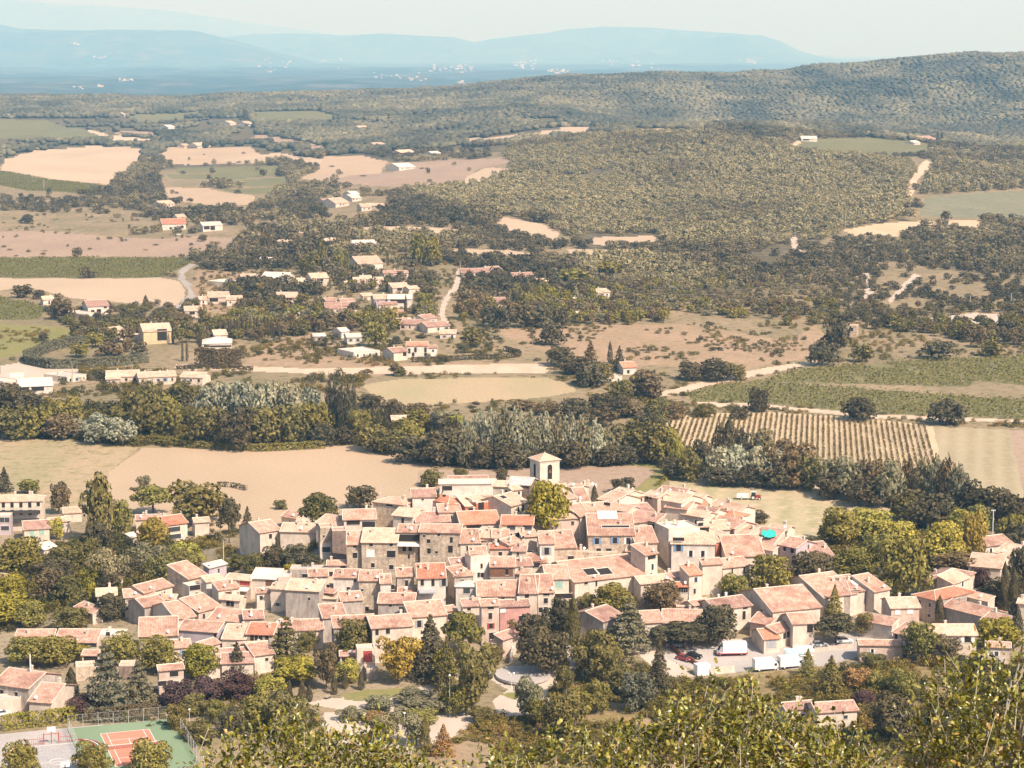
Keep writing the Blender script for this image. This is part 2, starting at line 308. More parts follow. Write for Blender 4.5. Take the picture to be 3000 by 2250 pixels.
# name, material, polygon in the reading grid A (2212 px wide)
FIELDS = [
 ('village_ground', 'village_ground', 'A', [(0, 1060), (240, 1060), (470, 1090), (880, 1062), (1130, 1040), (1440, 1062), (1620, 1130), (1800, 1160), (2212, 1160), (2212, 1420), (1700, 1480), (1340, 1410), (1200, 1460), (700, 1520), (400, 1560), (0, 1560)]),
 ('pasture', 'tan', 'A', [(-260, 950), (0, 950), (120, 948), (300, 966), (235, 1020), (225, 1120), (0, 1085), (-260, 1085)]),
 ('stubble_field', 'stubble', 'A', [(225, 1100), (235, 1020), (310, 966), (440, 968), (560, 967), (770, 962), (860, 975), (925, 992), (938, 1010), (905, 1060), (880, 1130), (560, 1150), (225, 1130)]),
 ('stubble_field', 'pink', 'A', [(905, 1016), (1130, 1012), (1380, 1006), (1405, 1012), (1412, 1022), (1370, 1056), (1330, 1075), (900, 1075)]),
 ('grass_strip', 'grass', 'A', [(1340, 998), (1410, 1002), (1440, 1020), (1447, 1034), (1430, 1050), (1380, 1066), (1340, 1072), (1372, 1056), (1415, 1024), (1405, 1010), (1340, 1003)]),
 ('hay_field', 'hay', 'A', [(1450, 1040), (1540, 1030), (1700, 1046), (1900, 1092), (2000, 1130), (1780, 1165), (1620, 1150), (1500, 1090), (1440, 1062)]),
 ('vineyard_soil', 'soil', 'A', [(1375, 908), (1420, 898), (1640, 889), (1880, 905), (2015, 920), (2030, 985), (2060, 1060), (1780, 1060), (1560, 1000), (1440, 960)]),
 ('fallow_field', 'fallow', 'A', [(2015, 920), (2180, 928), (2212, 1060), (2260, 1180), (2060, 1100), (2030, 985)]),
 ('ploughed_field', 'pink', 'A', [(2180, 929), (2500, 935), (2500, 1100), (2212, 1070)]),
 ('vineyard', 'vine', 'A', [(1660, 816), (1740, 796), (1960, 779), (2212, 770), (2500, 765), (2500, 840), (2212, 833), (2110, 822), (2090, 836), (1900, 831), (1650, 824)]),
 ('vineyard', 'vine', 'A', [(1480, 850), (1560, 829), (1650, 824), (1800, 836), (1960, 848), (2212, 864), (2500, 870), (2500, 915), (2212, 906), (2060, 899), (1880, 893), (1640, 870), (1500, 868)]),
 ('dirt_track', 'track', 'A', [(1500, 868), (1640, 872), (1880, 895), (2060, 901), (2212, 908), (2212, 914), (2040, 908), (1880, 903), (1640, 880), (1500, 877)]),
 ('dirt_track', 'track', 'A', [(1430, 846), (1600, 805), (1650, 795), (1740, 782), (1790, 770), (1800, 774), (1745, 790), (1655, 808), (1560, 826), (1480, 848), (1420, 858)]),
 ('dry_field', 'earth', 'A', [(1060, 712), (1200, 703), (1500, 700), (1700, 738), (1760, 700), (1790, 730), (1740, 775), (1600, 798), (1480, 796), (1330, 778), (1200, 772), (1130, 745)]),
 ('dry_field', 'earth', 'A', [(520, 790), (600, 735), (680, 722), (760, 770), (860, 785), (1180, 782), (1220, 800), (780, 812), (520, 800)]),
 ('farm_track', 'track', 'A', [(380, 787), (700, 797), (900, 790), (1170, 785), (1190, 797), (1180, 806), (900, 808), (700, 808), (380, 797)]),
 ('hay_field', 'tan_green', 'A', [(780, 832), (870, 818), (1180, 815), (1235, 832), (1245, 845), (1180, 858), (1050, 868), (960, 872), (900, 885), (830, 880), (800, 850)]),
 ('dry_field', 'earth', 'A', [(1160, 750), (1300, 760), (1480, 745), (1650, 740), (1740, 745), (1660, 775), (1400, 790), (1230, 785)]),
 ('ploughed_field', 'stubble2', 'A', [(-250, 605), (0, 601), (350, 600), (385, 607), (400, 625), (398, 645), (375, 662), (300, 657), (160, 645), (60, 620), (0, 627), (-250, 627)]),
 ('vineyard', 'green', 'A', [(-250, 555), (0, 557), (200, 556), (410, 557), (422, 563), (350, 599), (0, 599), (-250, 600)]),
 ('fallow_field', 'pink', 'A', [(-250, 480), (0, 470), (120, 500), (230, 512), (340, 515), (430, 510), (540, 515), (553, 505), (548, 520), (500, 545), (420, 556), (200, 555), (0, 555), (-250, 555)]),
 ('scrub_pasture', 'dry', 'A', [(0, 460), (160, 462), (330, 478), (340, 500), (230, 512), (120, 500), (0, 500)]),
 ('road', 'road', 'A', [(412, 570), (428, 568), (412, 580), (398, 592), (402, 605), (424, 622), (430, 636), (415, 650), (385, 668), (366, 668), (392, 652), (408, 636), (404, 622), (388, 606), (380, 594), (392, 580)]),
 ('ploughed_field', 'stubble2', 'A', [(10, 345), (70, 325), (200, 315), (305, 320), (312, 342), (270, 380), (240, 398), (160, 395), (0, 368)]),
 ('vineyard', 'green', 'A', [(-200, 362), (0, 370), (130, 390), (250, 405), (190, 420), (60, 412), (0, 400), (-200, 400)]),
 ('vineyard', 'green', 'A', [(-200, 256), (0, 258), (100, 260), (230, 288), (240, 300), (150, 303), (0, 300), (-200, 300)]),
 ('dirt_track', 'track', 'A', [(192, 280), (235, 292), (330, 300), (330, 307), (240, 302), (190, 284)]),
 ('stubble_field', 'pink', 'A', [(240, 285), (330, 284), (332, 294), (260, 293)]),
 ('vineyard', 'green', 'A', [(545, 240), (680, 238), (735, 250), (690, 264), (550, 262)]),
 ('vineyard', 'green', 'A', [(272, 250), (430, 240), (440, 250), (300, 264)]),
 ('stubble_field', 'stubble2', 'A', [(1000, 300), (1100, 293), (1210, 280), (1210, 275), (1280, 274), (1290, 288), (1200, 292), (1130, 302), (1010, 310)]),
 ('stubble_field', 'stubble2', 'A', [(1360, 277), (1470, 278), (1480, 286), (1390, 288)]),
 ('vineyard', 'green', 'A', [(1725, 306), (1760, 301), (1870, 298), (1960, 303), (2005, 312), (2006, 330), (1950, 338), (1850, 330), (1735, 322)]),
 ('dirt_track', 'track', 'A', [(1690, 324), (1722, 304), (1732, 304), (1704, 328)]),
 ('dirt_track', 'track', 'A', [(2000, 345), (2020, 355), (1985, 385), (1965, 430), (1950, 440), (1960, 400), (1975, 375)]),
 ('terrace_vineyard', 'green', 'A', [(385, 362), (520, 360), (600, 358), (605, 366), (520, 372), (380, 372)]),
 ('terrace_vineyard', 'green', 'A', [(360, 376), (480, 374), (600, 368), (608, 376), (520, 386), (370, 386)]),
 ('terrace_vineyard', 'green', 'A', [(440, 396), (560, 386), (620, 382), (640, 388), (600, 402), (500, 402)]),
 ('terrace_vineyard', 'green', 'A', [(480, 410), (620, 402), (600, 418), (530, 420)]),
 ('stubble_field', 'stubble', 'A', [(360, 318), (540, 318), (575, 340), (560, 352), (430, 356), (370, 355), (330, 345)]),
 ('stubble_field', 'stubble', 'A', [(700, 338), (780, 335), (840, 348), (820, 375), (700, 390), (640, 385), (690, 365)]),
 ('stubble_field', 'stubble', 'A', [(360, 404), (450, 407), (552, 424), (545, 440), (470, 446), (400, 436), (350, 420)]),
 ('stubble_field', 'pink', 'A', [(860, 352), (1000, 345), (1085, 340), (1105, 350), (1030, 366), (1000, 390), (900, 405), (790, 400), (700, 392), (760, 378), (850, 372)]),
 ('stubble_field', 'stubble2', 'A', [(1010, 380), (1050, 362), (1112, 365), (1090, 385), (1040, 400), (1000, 400)]),
 ('stubble_field', 'stubble2', 'A', [(480, 345), (600, 330), (700, 345), (690, 358), (600, 352), (480, 352)]),
 ('stubble_field', 'pink', 'A', [(560, 290), (640, 303), (720, 320), (700, 326), (600, 312), (540, 300)]),
 ('stubble_field', 'stubble2', 'A', [(1068, 468), (1110, 472), (1180, 486), (1208, 502), (1200, 522), (1150, 512), (1100, 500), (1075, 485)]),
 ('stubble_field', 'stubble2', 'A', [(1282, 512), (1410, 509), (1425, 520), (1330, 532), (1280, 528)]),
 ('stubble_field', 'stubble2', 'A', [(965, 538), (1110, 541), (1160, 550), (1150, 562), (1050, 560), (980, 550)]),
 ('stubble_field', 'stubble2', 'A', [(1225, 538), (1310, 540), (1325, 556), (1290, 568), (1240, 556)]),
 ('stubble_field', 'stubble2', 'A', [(754, 493), (990, 497), (985, 507), (860, 509), (754, 504)]),
 ('stubble_field', 'soil', 'A', [(1820, 497), (1880, 486), (1960, 478), (2100, 475), (2142, 484), (2120, 496), (1990, 494), (1935, 512), (1880, 508), (1850, 512)]),
 ('olive_grove', 'olive', 'A', [(2000, 425), (2212, 412), (2500, 405), (2500, 480), (2212, 474), (2040, 470), (1985, 465)]),
 ('white_track', 'gravel', 'A', [(2010, 688), (2100, 676), (2212, 680), (2212, 706), (2100, 700), (2030, 696)]),
 ('white_track', 'gravel', 'A', [(1708, 512), (1722, 510), (1732, 545), (1742, 550), (1728, 552), (1712, 540)]),
 ('white_track', 'gravel', 'A', [(1868, 588), (1880, 590), (1876, 620), (1888, 630), (1874, 648), (1862, 640), (1870, 615)]),
 ('white_track', 'gravel', 'A', [(1975, 590), (1990, 596), (1960, 620), (1925, 655), (1918, 648), (1950, 615)]),
 ('lane', 'gravel', 'A', [(990, 580), (1000, 580), (992, 620), (965, 655), (960, 680), (972, 700), (960, 702), (948, 680), (955, 650), (978, 620)]),
 ('bare_plot', 'earth', 'A', [(430, 580), (520, 590), (480, 640), (430, 650), (410, 620)]),
 ('bare_plot', 'earth', 'A', [(420, 640), (520, 650), (500, 690), (440, 680)]),
 ('bare_plot', 'earth', 'A', [(610, 735), (700, 730), (760, 765), (700, 780), (560, 775)]),
 ('green_meadow', 'grass', 'A', [(-200, 700), (0, 700), (120, 705), (200, 715), (60, 760), (0, 775), (-200, 780)]),
 ('vineyard', 'green', 'A', [(-200, 640), (0, 642), (60, 652), (100, 668), (85, 690), (0, 692), (-200, 692)]),
 ('village_road', 'gravel', 'A', [(0, 790), (60, 780), (140, 790), (180, 800), (120, 830), (60, 822), (0, 825)]),
 # park, car park, courts
 ('park_path', 'gravel', 'A', [(1062, 1450), (1100, 1442), (1180, 1445), (1215, 1452), (1225, 1470), (1180, 1490), (1190, 1530), (1130, 1552), (1080, 1552), (1062, 1515), (1100, 1490), (1062, 1470)]),
 ('park_path', 'gravel', 'A', [(690, 1512), (800, 1500), (880, 1488), (1000, 1462), (1030, 1470), (900, 1510), (860, 1525), (830, 1540), (720, 1530), (660, 1520)]),
 ('park_path', 'gravel', 'A', [(700, 1540), (860, 1530), (1000, 1540), (1040, 1552), (1030, 1580), (960, 1600), (880, 1620), (700, 1600)]),
 ('park_lawn', 'grass', 'A', [(740, 1500), (790, 1490), (880, 1486), (870, 1500), (800, 1515), (745, 1512)]),
 ('park_lawn', 'grass', 'A', [(1080, 1500), (1130, 1492), (1150, 1500), (1110, 1512)]),
 ('car_park', 'asphalt', 'A', [(1420, 1415), (1500, 1395), (1700, 1380), (1900, 1360), (1960, 1370), (1900, 1410), (1760, 1440), (1640, 1450), (1520, 1455), (1480, 1440)]),
 ('square_paving', 'gravel', 'A', [(1340, 1392), (1420, 1385), (1600, 1378), (1700, 1376), (1500, 1396), (1425, 1415), (1480, 1442), (1500, 1462), (1440, 1462), (1380, 1415)]),
 ('white_terrace', 'gravel', 'A', [(1218, 1402), (1258, 1400), (1262, 1440), (1230, 1445)]),
 ('scrub_slope', 'scrub_ground', 'A', [(1040, 1555), (1200, 1535), (1300, 1500), (1480, 1470), (1750, 1440), (2212, 1420), (2600, 1420), (2600, 1700), (900, 1700), (950, 1610)]),
 ('bare_earth', 'earth', 'A', [(930, 1625), (1010, 1600), (1080, 1610), (1050, 1670), (920, 1680)]),
 ('bare_earth', 'earth', 'A', [(1350, 1560), (1420, 1550), (1440, 1570), (1380, 1585)]),
 ('bare_earth', 'earth', 'A', [(1720, 1560), (1840, 1510), (1880, 1520), (1800, 1580), (1740, 1590)]),
]
WOODS_A = [ # wooded ground
 [(1110, 300), (1500, 290), (1720, 320), (1980, 380), (1960, 460), (1800, 500), (1700, 560), (1600, 640), (1300, 660), (1250, 500), (1200, 470), (1050, 460), (900, 420), (1090, 370)],
]
def ground_poly(c, pts):
    out = []
    for i, (x, y) in enumerate(pts):
        q = hit(*SP(c, x, y)); out.append((q.x, q.y))
    return np.array(out)
def inpoly(P, x, y):
    n = len(P); r = np.zeros(x.shape, bool); j = n - 1
    for i in range(n):
        xi, yi = P[i]; xj, yj = P[j]
        if yi != yj:
            c = ((yi > y) != (yj > y)) & (x < (xj - xi) * (y - yi) / (yj - yi) + xi); r ^= c
        j = i
    return r
ys = np.concatenate([np.geomspace(2, 390, 60)[:-1],
                     (F0 * 150 / np.arange(2460, 142, -GSTEP))])
ys = ys[ys < 6800]
ys = np.concatenate([ys, np.geomspace(6850, 100000, 430)])
us = np.concatenate([-np.geomspace(.5, .252, 40), np.arange(-.25, .25, GSTEP / F0), np.geomspace(.252, .5, 40)])
nr, nc = len(ys), len(us)
X = us[None, :] * ys[:, None]
X[:59] = np.linspace(-1, 1, nc)[None, :] * np.maximum(ys[:59, None] * .5, 25)      # wider close to the viewpoint
Y = np.repeat(ys[:, None], nc, 1)
Z = hgt(X, Y)
V = np.stack([X, Y, Z], -1).reshape(-1, 3)
idx = np.arange(nr * nc).reshape(nr, nc)
Q = np.stack([idx[:-1, :-1], idx[:-1, 1:], idx[1:, 1:], idx[1:, :-1]], -1).reshape(-1, 4)
cx_ = V[Q, 0].mean(1); cy_ = V[Q, 1].mean(1)
owner = np.zeros(len(Q), np.int32)
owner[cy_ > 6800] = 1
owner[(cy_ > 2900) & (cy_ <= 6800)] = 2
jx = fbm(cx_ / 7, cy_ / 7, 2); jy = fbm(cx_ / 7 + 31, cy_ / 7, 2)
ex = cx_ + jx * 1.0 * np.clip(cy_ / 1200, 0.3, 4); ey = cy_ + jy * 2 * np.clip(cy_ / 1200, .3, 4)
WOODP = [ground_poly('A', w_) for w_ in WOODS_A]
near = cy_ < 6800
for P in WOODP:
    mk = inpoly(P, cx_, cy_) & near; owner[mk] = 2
FP = []
for k, (nm, mt, c, pts) in enumerate(FIELDS):
    P = ground_poly(c, pts); FP.append(P)
    x0, y0 = P.min(0) - 10; x1, y1 = P.max(0) + 10
    bb = np.nonzero((cx_ > x0) & (cx_ < x1) & (cy_ > y0) & (cy_ < y1) & near)[0]
    sel = inpoly(P, ex[bb], ey[bb]); owner[bb[sel]] = 3 + k
def submesh(name, faces, mat):
    used, inv = np.unique(Q[faces], return_inverse=True)
    me = mesh_np(name, V[used], inv.reshape(-1, 4), [mat], smooth=True)
    return tag(link(name, me), kind='structure')
submesh('ground', np.nonzero(owner == 0)[0], M['dry'])
submesh('hills', np.nonzero(owner == 1)[0], M['hills'])
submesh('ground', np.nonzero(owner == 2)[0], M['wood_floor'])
for k, (nm, mt, c, pts) in enumerate(FIELDS):
    f = np.nonzero(owner == 3 + k)[0]
    if len(f): submesh(nm, f, M[mt])
OWN = owner.reshape(nr - 1, nc - 1)
# ------------------------------------------------------------------ foliage materials
def leaf_mat(name, attr=None, hue=.06):
    m = D.materials.new(name); m.use_nodes = True; nt = m.node_tree; nt.nodes.clear()
    out = nt.nodes.new('ShaderNodeOutputMaterial')
    g = N(nt, 'ShaderNodeNewGeometry'); oi = N(nt, 'ShaderNodeObjectInfo')
    base = oi.outputs['Color']
    if attr:
        a = N(nt, 'ShaderNodeAttribute', attribute_name='tint'); base = ramp(nt, a.outputs['Fac'], attr).outputs[0]
    n = noise(nt, g.outputs['Position'], .9, 2)
    isl = g.outputs['Random Per Island']
    v1 = ramp(nt, n, [(.3, (.30, .30, .30)), (.7, (.68, .68, .66))]).outputs[0]
    v2 = ramp(nt, isl, [(0, (.36, .36, .38)), (.75, (.5, .5, .5)), (1, (.70, .68, .58))]).outputs[0]
    c = mixc(nt, .8, base, v1, 'OVERLAY'); c = mixc(nt, .8, c, v2, 'OVERLAY')
    d = N(nt, 'ShaderNodeBsdfDiffuse'); t = N(nt, 'ShaderNodeBsdfTranslucent'); mx = N(nt, 'ShaderNodeMixShader')
    mx.inputs[0].default_value = .13
    nt.links.new(c, d.inputs[0]); nt.links.new(mixc(nt, 1.0, c, (1.0, .95, .5), 'MULTIPLY'), t.inputs[0])
    nt.links.new(d.outputs[0], mx.inputs[1]); nt.links.new(t.outputs[0], mx.inputs[2]); nt.links.new(mx.outputs[0], out.inputs[0])
    return m
M['leaf'] = leaf_mat('foliage')
def simple(name, c, rough=.85, var=.25, sc=3.0, spec=.2):
    m, nt, bs = new_mat(name); g = N(nt, 'ShaderNodeNewGeometry').outputs['Position']
    n = noise(nt, g, sc, 4)
    col = mixc(nt, var * 2, c, ramp(nt, n, [(.3, (.25, .25, .25)), (.7, (.75, .75, .75))]).outputs[0], 'OVERLAY')
    nt.links.new(col, bs.inputs['Base Color']); bs.inputs['Roughness'].default_value = rough
    bs.inputs['Specular IOR Level'].default_value = spec
    return m
M['bark'] = simple('bark', (.17, .12, .085)); M['palebark'] = simple('pale_bark', (.38, .32, .25))

TONE = {  # base colours and the words used for them
 'olive': ((.145, .125, .035), 'olive green'), 'green': ((.112, .095, .034), 'mid green'), 'dark': ((.078, .065, .036), 'dark green'),
 'brown': ((.115, .085, .045), 'brownish green'), 'bright': ((.185, .16, .028), 'bright yellow green'), 'yellow': ((.215, .155, .035), 'golden yellow'),
 'grey': ((.155, .138, .08), 'grey green'), 'silver': ((.215, .205, .14), 'silvery'), 'purple': ((.070, .042, .038), 'dark purple'),
 'lime': ((.22, .195, .045), 'lime yellow'), 'rust': ((.20, .12, .05), 'rusty brown'), 'blue': ((.115, .108, .07), 'blue green')}

def cards(P, Nn, size, r, jit=.48, asp=.7):
    """one small leaf-clump face at every point P, facing roughly along Nn"""
    n = len(P); Nn = Nn + r.normal(0, jit, (n, 3)); Nn /= np.linalg.norm(Nn, axis=1, keepdims=True) + 1e-9
    t = r.normal(0, 1, (n, 3)); t -= (t * Nn).sum(1, keepdims=True) * Nn; t /= np.linalg.norm(t, axis=1, keepdims=True) + 1e-9
    b = np.cross(Nn, t); s = size * r.uniform(.6, 1.35, (n, 1)); a = s * asp
    V = np.stack([P - t * s, P - b * a + t * s * .1, P + t * s, P + b * a * r.uniform(.6, 1.2, (n, 1))], 1).reshape(-1, 3)
    return V, np.arange(4 * n).reshape(-1, 4)
def sphere_pts(n, r, up=.25):
    d = r.normal(0, 1, (n, 3)); d[:, 2] += up; return d / np.linalg.norm(d, axis=1, keepdims=True)

def crown(kind, n, seed, size=None, jit=.48):
    """crown in a unit box: x,y in -.5..5, z 0..1"""
    r = np.random.default_rng(seed); PP = []; NN = []
    def lobes(cs, rad, k):
        for c, q in zip(cs, rad):
            m = max(int(k * (q[0] * q[2]) ** 1.0), 4); d = sphere_pts(m, r)
            u = r.uniform(.62, 1.0, (m, 1)) ** .6
            PP.append(np.array(c) + d * np.array(q) * u); NN.append(d)
    sz = .045
    if kind in ('broad', 'oak', 'vase', 'lolly', 'bush', 'umbrella'):
        nl = {'broad': 15, 'oak': 13, 'vase': 12, 'lolly': 9, 'bush': 9, 'umbrella': 13}[kind]
        z0, z1 = {'broad': (.06, 1), 'oak': (-.02, 1), 'vase': (.1, 1), 'lolly': (.3, 1), 'bush': (-.12, 1), 'umbrella': (.3, 1)}[kind]
        cs = []; rad = []
        for i in range(nl):
            a = 2.4 * i + r.uniform(-.5, .5); t = (i + .5) / nl
            zz = z0 + (z1 - z0) * (.18 + .66 * t)
            prof = math.sqrt(max(0, 1 - (2 * (.18 + .66 * t) - .85) ** 2)) if kind != 'vase' else .45 + .75 * t
            if kind == 'umbrella': prof = 1.15 * math.sqrt(max(0, 1 - t ** 2.2))
            rr = .30 * prof * r.uniform(.55, 1.15); q = r.uniform(.14, .21)
            if kind == 'lolly': q = .24; rr *= .7
            cs.append((rr * math.cos(a), rr * math.sin(a), zz)); rad.append((q * 1.05, q * 1.05, q * (z1 - z0) * r.uniform(.8, 1.1)))
        cs.append((0, 0, z0 + (z1 - z0) * .5)); rad.append((.30, .30, .36 * (z1 - z0)))
        lobes(cs, rad, n / sum(q[0] * q[2] for q in rad))
    elif kind == 'cypress':
        z = r.uniform(0.02, 1, n) ** 1.0; prof = .5 * np.clip(np.minimum(z / .16, 1) ** .5 * (1 - z ** 2.6) ** .8, 0.03, 1)
        a = r.uniform(0, 2 * np.pi, n); prof = prof * (1 + .18 * np.sin(a * 3 + z * 11)) * r.uniform(.72, 1, n)
        PP.append(np.stack([prof * np.cos(a), prof * np.sin(a), z], 1)); NN.append(np.stack([np.cos(a), np.sin(a), a * 0 + .25], 1))
    elif kind == 'poplar':
        cs = []; rad = []
        for i in range(16):
            t = (i + .5) / 16; a = 2.4 * i; prof = math.sin(math.pi * min(1, t * .9 + .12)) ** .6
            cs.append((.2 * prof * math.cos(a), .2 * prof * math.sin(a), .1 + .78 * t)); rad.append((.22 * prof, .22 * prof, .13))
        lobes(cs, rad, n / sum(q[0] * q[2] for q in rad))
    elif kind in ('cedar', 'fir'):
        tiers = 9 if kind == 'cedar' else 13
        m = n // tiers
        for i in range(tiers):
            t = (i + .3) / tiers; z = .08 + .9 * t
            R = (.5 * (1 - t ** 1.6) * r.uniform(.75, 1.05)) if kind == 'cedar' else .5 * (1 - t) ** .85 * (1.05 if i % 2 else .85)
            R = max(R, .04); arms = r.integers(6, 9); off = r.uniform(0, 6.3)
            mm = int(m * (.35 + 1.3 * (1 - t)))
            k = r.integers(0, arms, mm); a = off + k * 2 * np.pi / arms + r.normal(0, .2, mm)
            rr = R * np.sqrt(r.uniform(.02, 1, mm)) * (1 + .12 * np.sin(k * 2.1 + i))
            dz = (-.06 * (rr / .5) if kind == 'cedar' else -.13 * rr / max(R, .05) * .6) + r.normal(0, .008 if kind == 'cedar' else .012, mm)
            PP.append(np.stack([rr * np.cos(a), rr * np.sin(a), z + dz], 1)); NN.append(np.tile([0, 0, 1.], (mm, 1)) + .3 * np.stack([np.cos(a), np.sin(a), a * 0], 1))
        sz = .04
    elif kind == 'palm':
        for k in range(26):
            a = r.uniform(0, 6.28); el = r.uniform(.1, 1.3); s = np.linspace(.02, 1, n // 26)
            h = .5 * s * math.cos(el) ** .3; zz = .45 + .5 * s * math.sin(el) - .42 * s ** 2.2 * math.cos(el)
            PP.append(np.stack([h * math.cos(a), h * math.sin(a), zz], 1) + r.normal(0, .015, (len(s), 3))); NN.append(np.tile([0, 0, 1.], (len(s), 1)))
    P = np.concatenate(PP); Q_ = np.concatenate(NN)
    rr = np.hypot(P[:, 0], P[:, 1]); P[:, :2] *= .5 / np.quantile(rr, .96)
    zt = np.quantile(P[:, 2], .995); P[:, 2] *= .99 / zt
    V_, F_ = cards(P, Q_, size or sz, r, jit)
    return V_, F_
def trunk_mesh(name, kind, seed):
    r = random.Random(seed); b = MB()
    top = {'broad': .5, 'oak': .45, 'vase': .35, 'lolly': .55, 'umbrella': .68, 'cypress': .5, 'poplar': .75, 'cedar': .9, 'fir': .9, 'palm': .45, 'bush': .3}[kind]
    w_ = .035; p = Vector((0, 0, -.05)); segs = 4; prev = w_ * 1.25
    for i in range(segs):
        q = Vector((r.uniform(-.02, .02), r.uniform(-.02, .02), top * (i + 1) / segs)); nw = w_ * (1 - .6 * (i + 1) / segs)
        b.tube(p, q, prev, nw, 7, caps=False); p = q; prev = nw
    if kind in ('broad', 'oak', 'vase', 'lolly', 'umbrella', 'bush'):
        for k in range(7):
            a = 2.4 * k; z = top * r.uniform(.55, .98); e = Vector((.3 * math.cos(a), .3 * math.sin(a), z + r.uniform(.16, .3)))
            mid = Vector((e.x * .45, e.y * .45, z + (e.z - z) * .6)); b.tube((0, 0, z), mid, .018, .012, 5, caps=False); b.tube(mid, e, .012, .004, 5, caps=False)
    elif kind in ('cedar', 'fir', 'poplar'):
        for k in range(9):
            a = 2.4 * k; z = .15 + .08 * k; L_ = .38 * (1 - z) + .04; b.tube((0, 0, z), (L_ * math.cos(a), L_ * math.sin(a), z - .02), .012, .004, 5, caps=False)
    me = D.meshes.new(name); me.from_pydata(b.v, [], b.f); me.materials.append(M['bark']); me.update()
    return me
KINDS = {'broad': ('broadleaf_tree', 'tree'), 'oak': ('oak_tree', 'oak tree'), 'vase': ('feathery_tree', 'feathery tree'), 'lolly': ('clipped_tree', 'clipped tree'),
         'umbrella': ('umbrella_pine', 'umbrella pine'), 'cypress': ('cypress_tree', 'cypress'), 'poplar': ('poplar_tree', 'poplar'),
         'cedar': ('cedar_tree', 'cedar'), 'fir': ('fir_tree', 'conifer'), 'bush': ('bush', 'bush'), 'palm': ('palm_tree', 'palm')}
PROTO = {}
def proto(kind, lod):
    if (kind, lod) not in PROTO:
        res = []
        for s in range(4 if kind in ('broad', 'oak', 'bush', 'umbrella', 'poplar') else 3):
            n = {0: 3400, 1: 1500, 2: 600}[lod]; z = {0: .036, 1: .05, 2: .072}[lod]
            if kind in ('cypress', 'cedar', 'fir', 'poplar'): z *= .85
            V_, F_ = crown(kind, n, 100 + s * 7 + lod, z)
            if kind in ('cypress', 'poplar', 'fir'): pass
            res.append((mesh_np('crown_leaves', V_, F_, [M['leaf']]), trunk_mesh('trunk_wood', kind, s)))
        PROTO[(kind, lod)] = res
    return PROTO[(kind, lod)]
TREES = []      # every individual tree: (root, crown child, kind, tone, px, py, label)
def tree(kind, tone, x, y, z, h, wd, label=None, lod=None, px=None, py=None, zone=None):
    lod = lod if lod is not None else (0 if y < 640 else 1 if y < 1050 else 2)
    cm, tm = random.choice(proto(kind, lod))
    rot = random.uniform(0, 6.28)
    root = empty(KINDS[kind][0], (x, y, z - .1), rot); root.scale = (wd, wd, h)
    c = link('crown', cm, root); t = link('trunk', tm, root)
    base = TONE[tone][0]; k = 1.75 * random.uniform(.82, 1.2); j = random.uniform(-.06, .06)
    c.color = (base[0] * k * (1 + j), base[1] * k, base[2] * k * (1 - j), 1)
    if px is None: px, py = proj(x, y, z)
    TREES.append((root, kind, tone, px, py, h, label, zone))
    return root
def T(c, kind, tone, cx, yb, yt, wd, label=None):
    px, pyb = SP(c, cx, yb); _, pyt = SP(c, cx, yt)
    p = hit(px, pyb); s = scale_at(p)
    # height from the two sight lines at this distance
    a, b = ray(px, pyt); top = CZ + b * p.y
    h = max(top - p.z, .8) ; w_ = wd * CR[c][2] / s
    if kind == 'bush': h *= .95
    return tree(kind, tone, p.x, p.y, p.z, h * 1.02, w_ * 1.08, label, px=px, py=pyb)

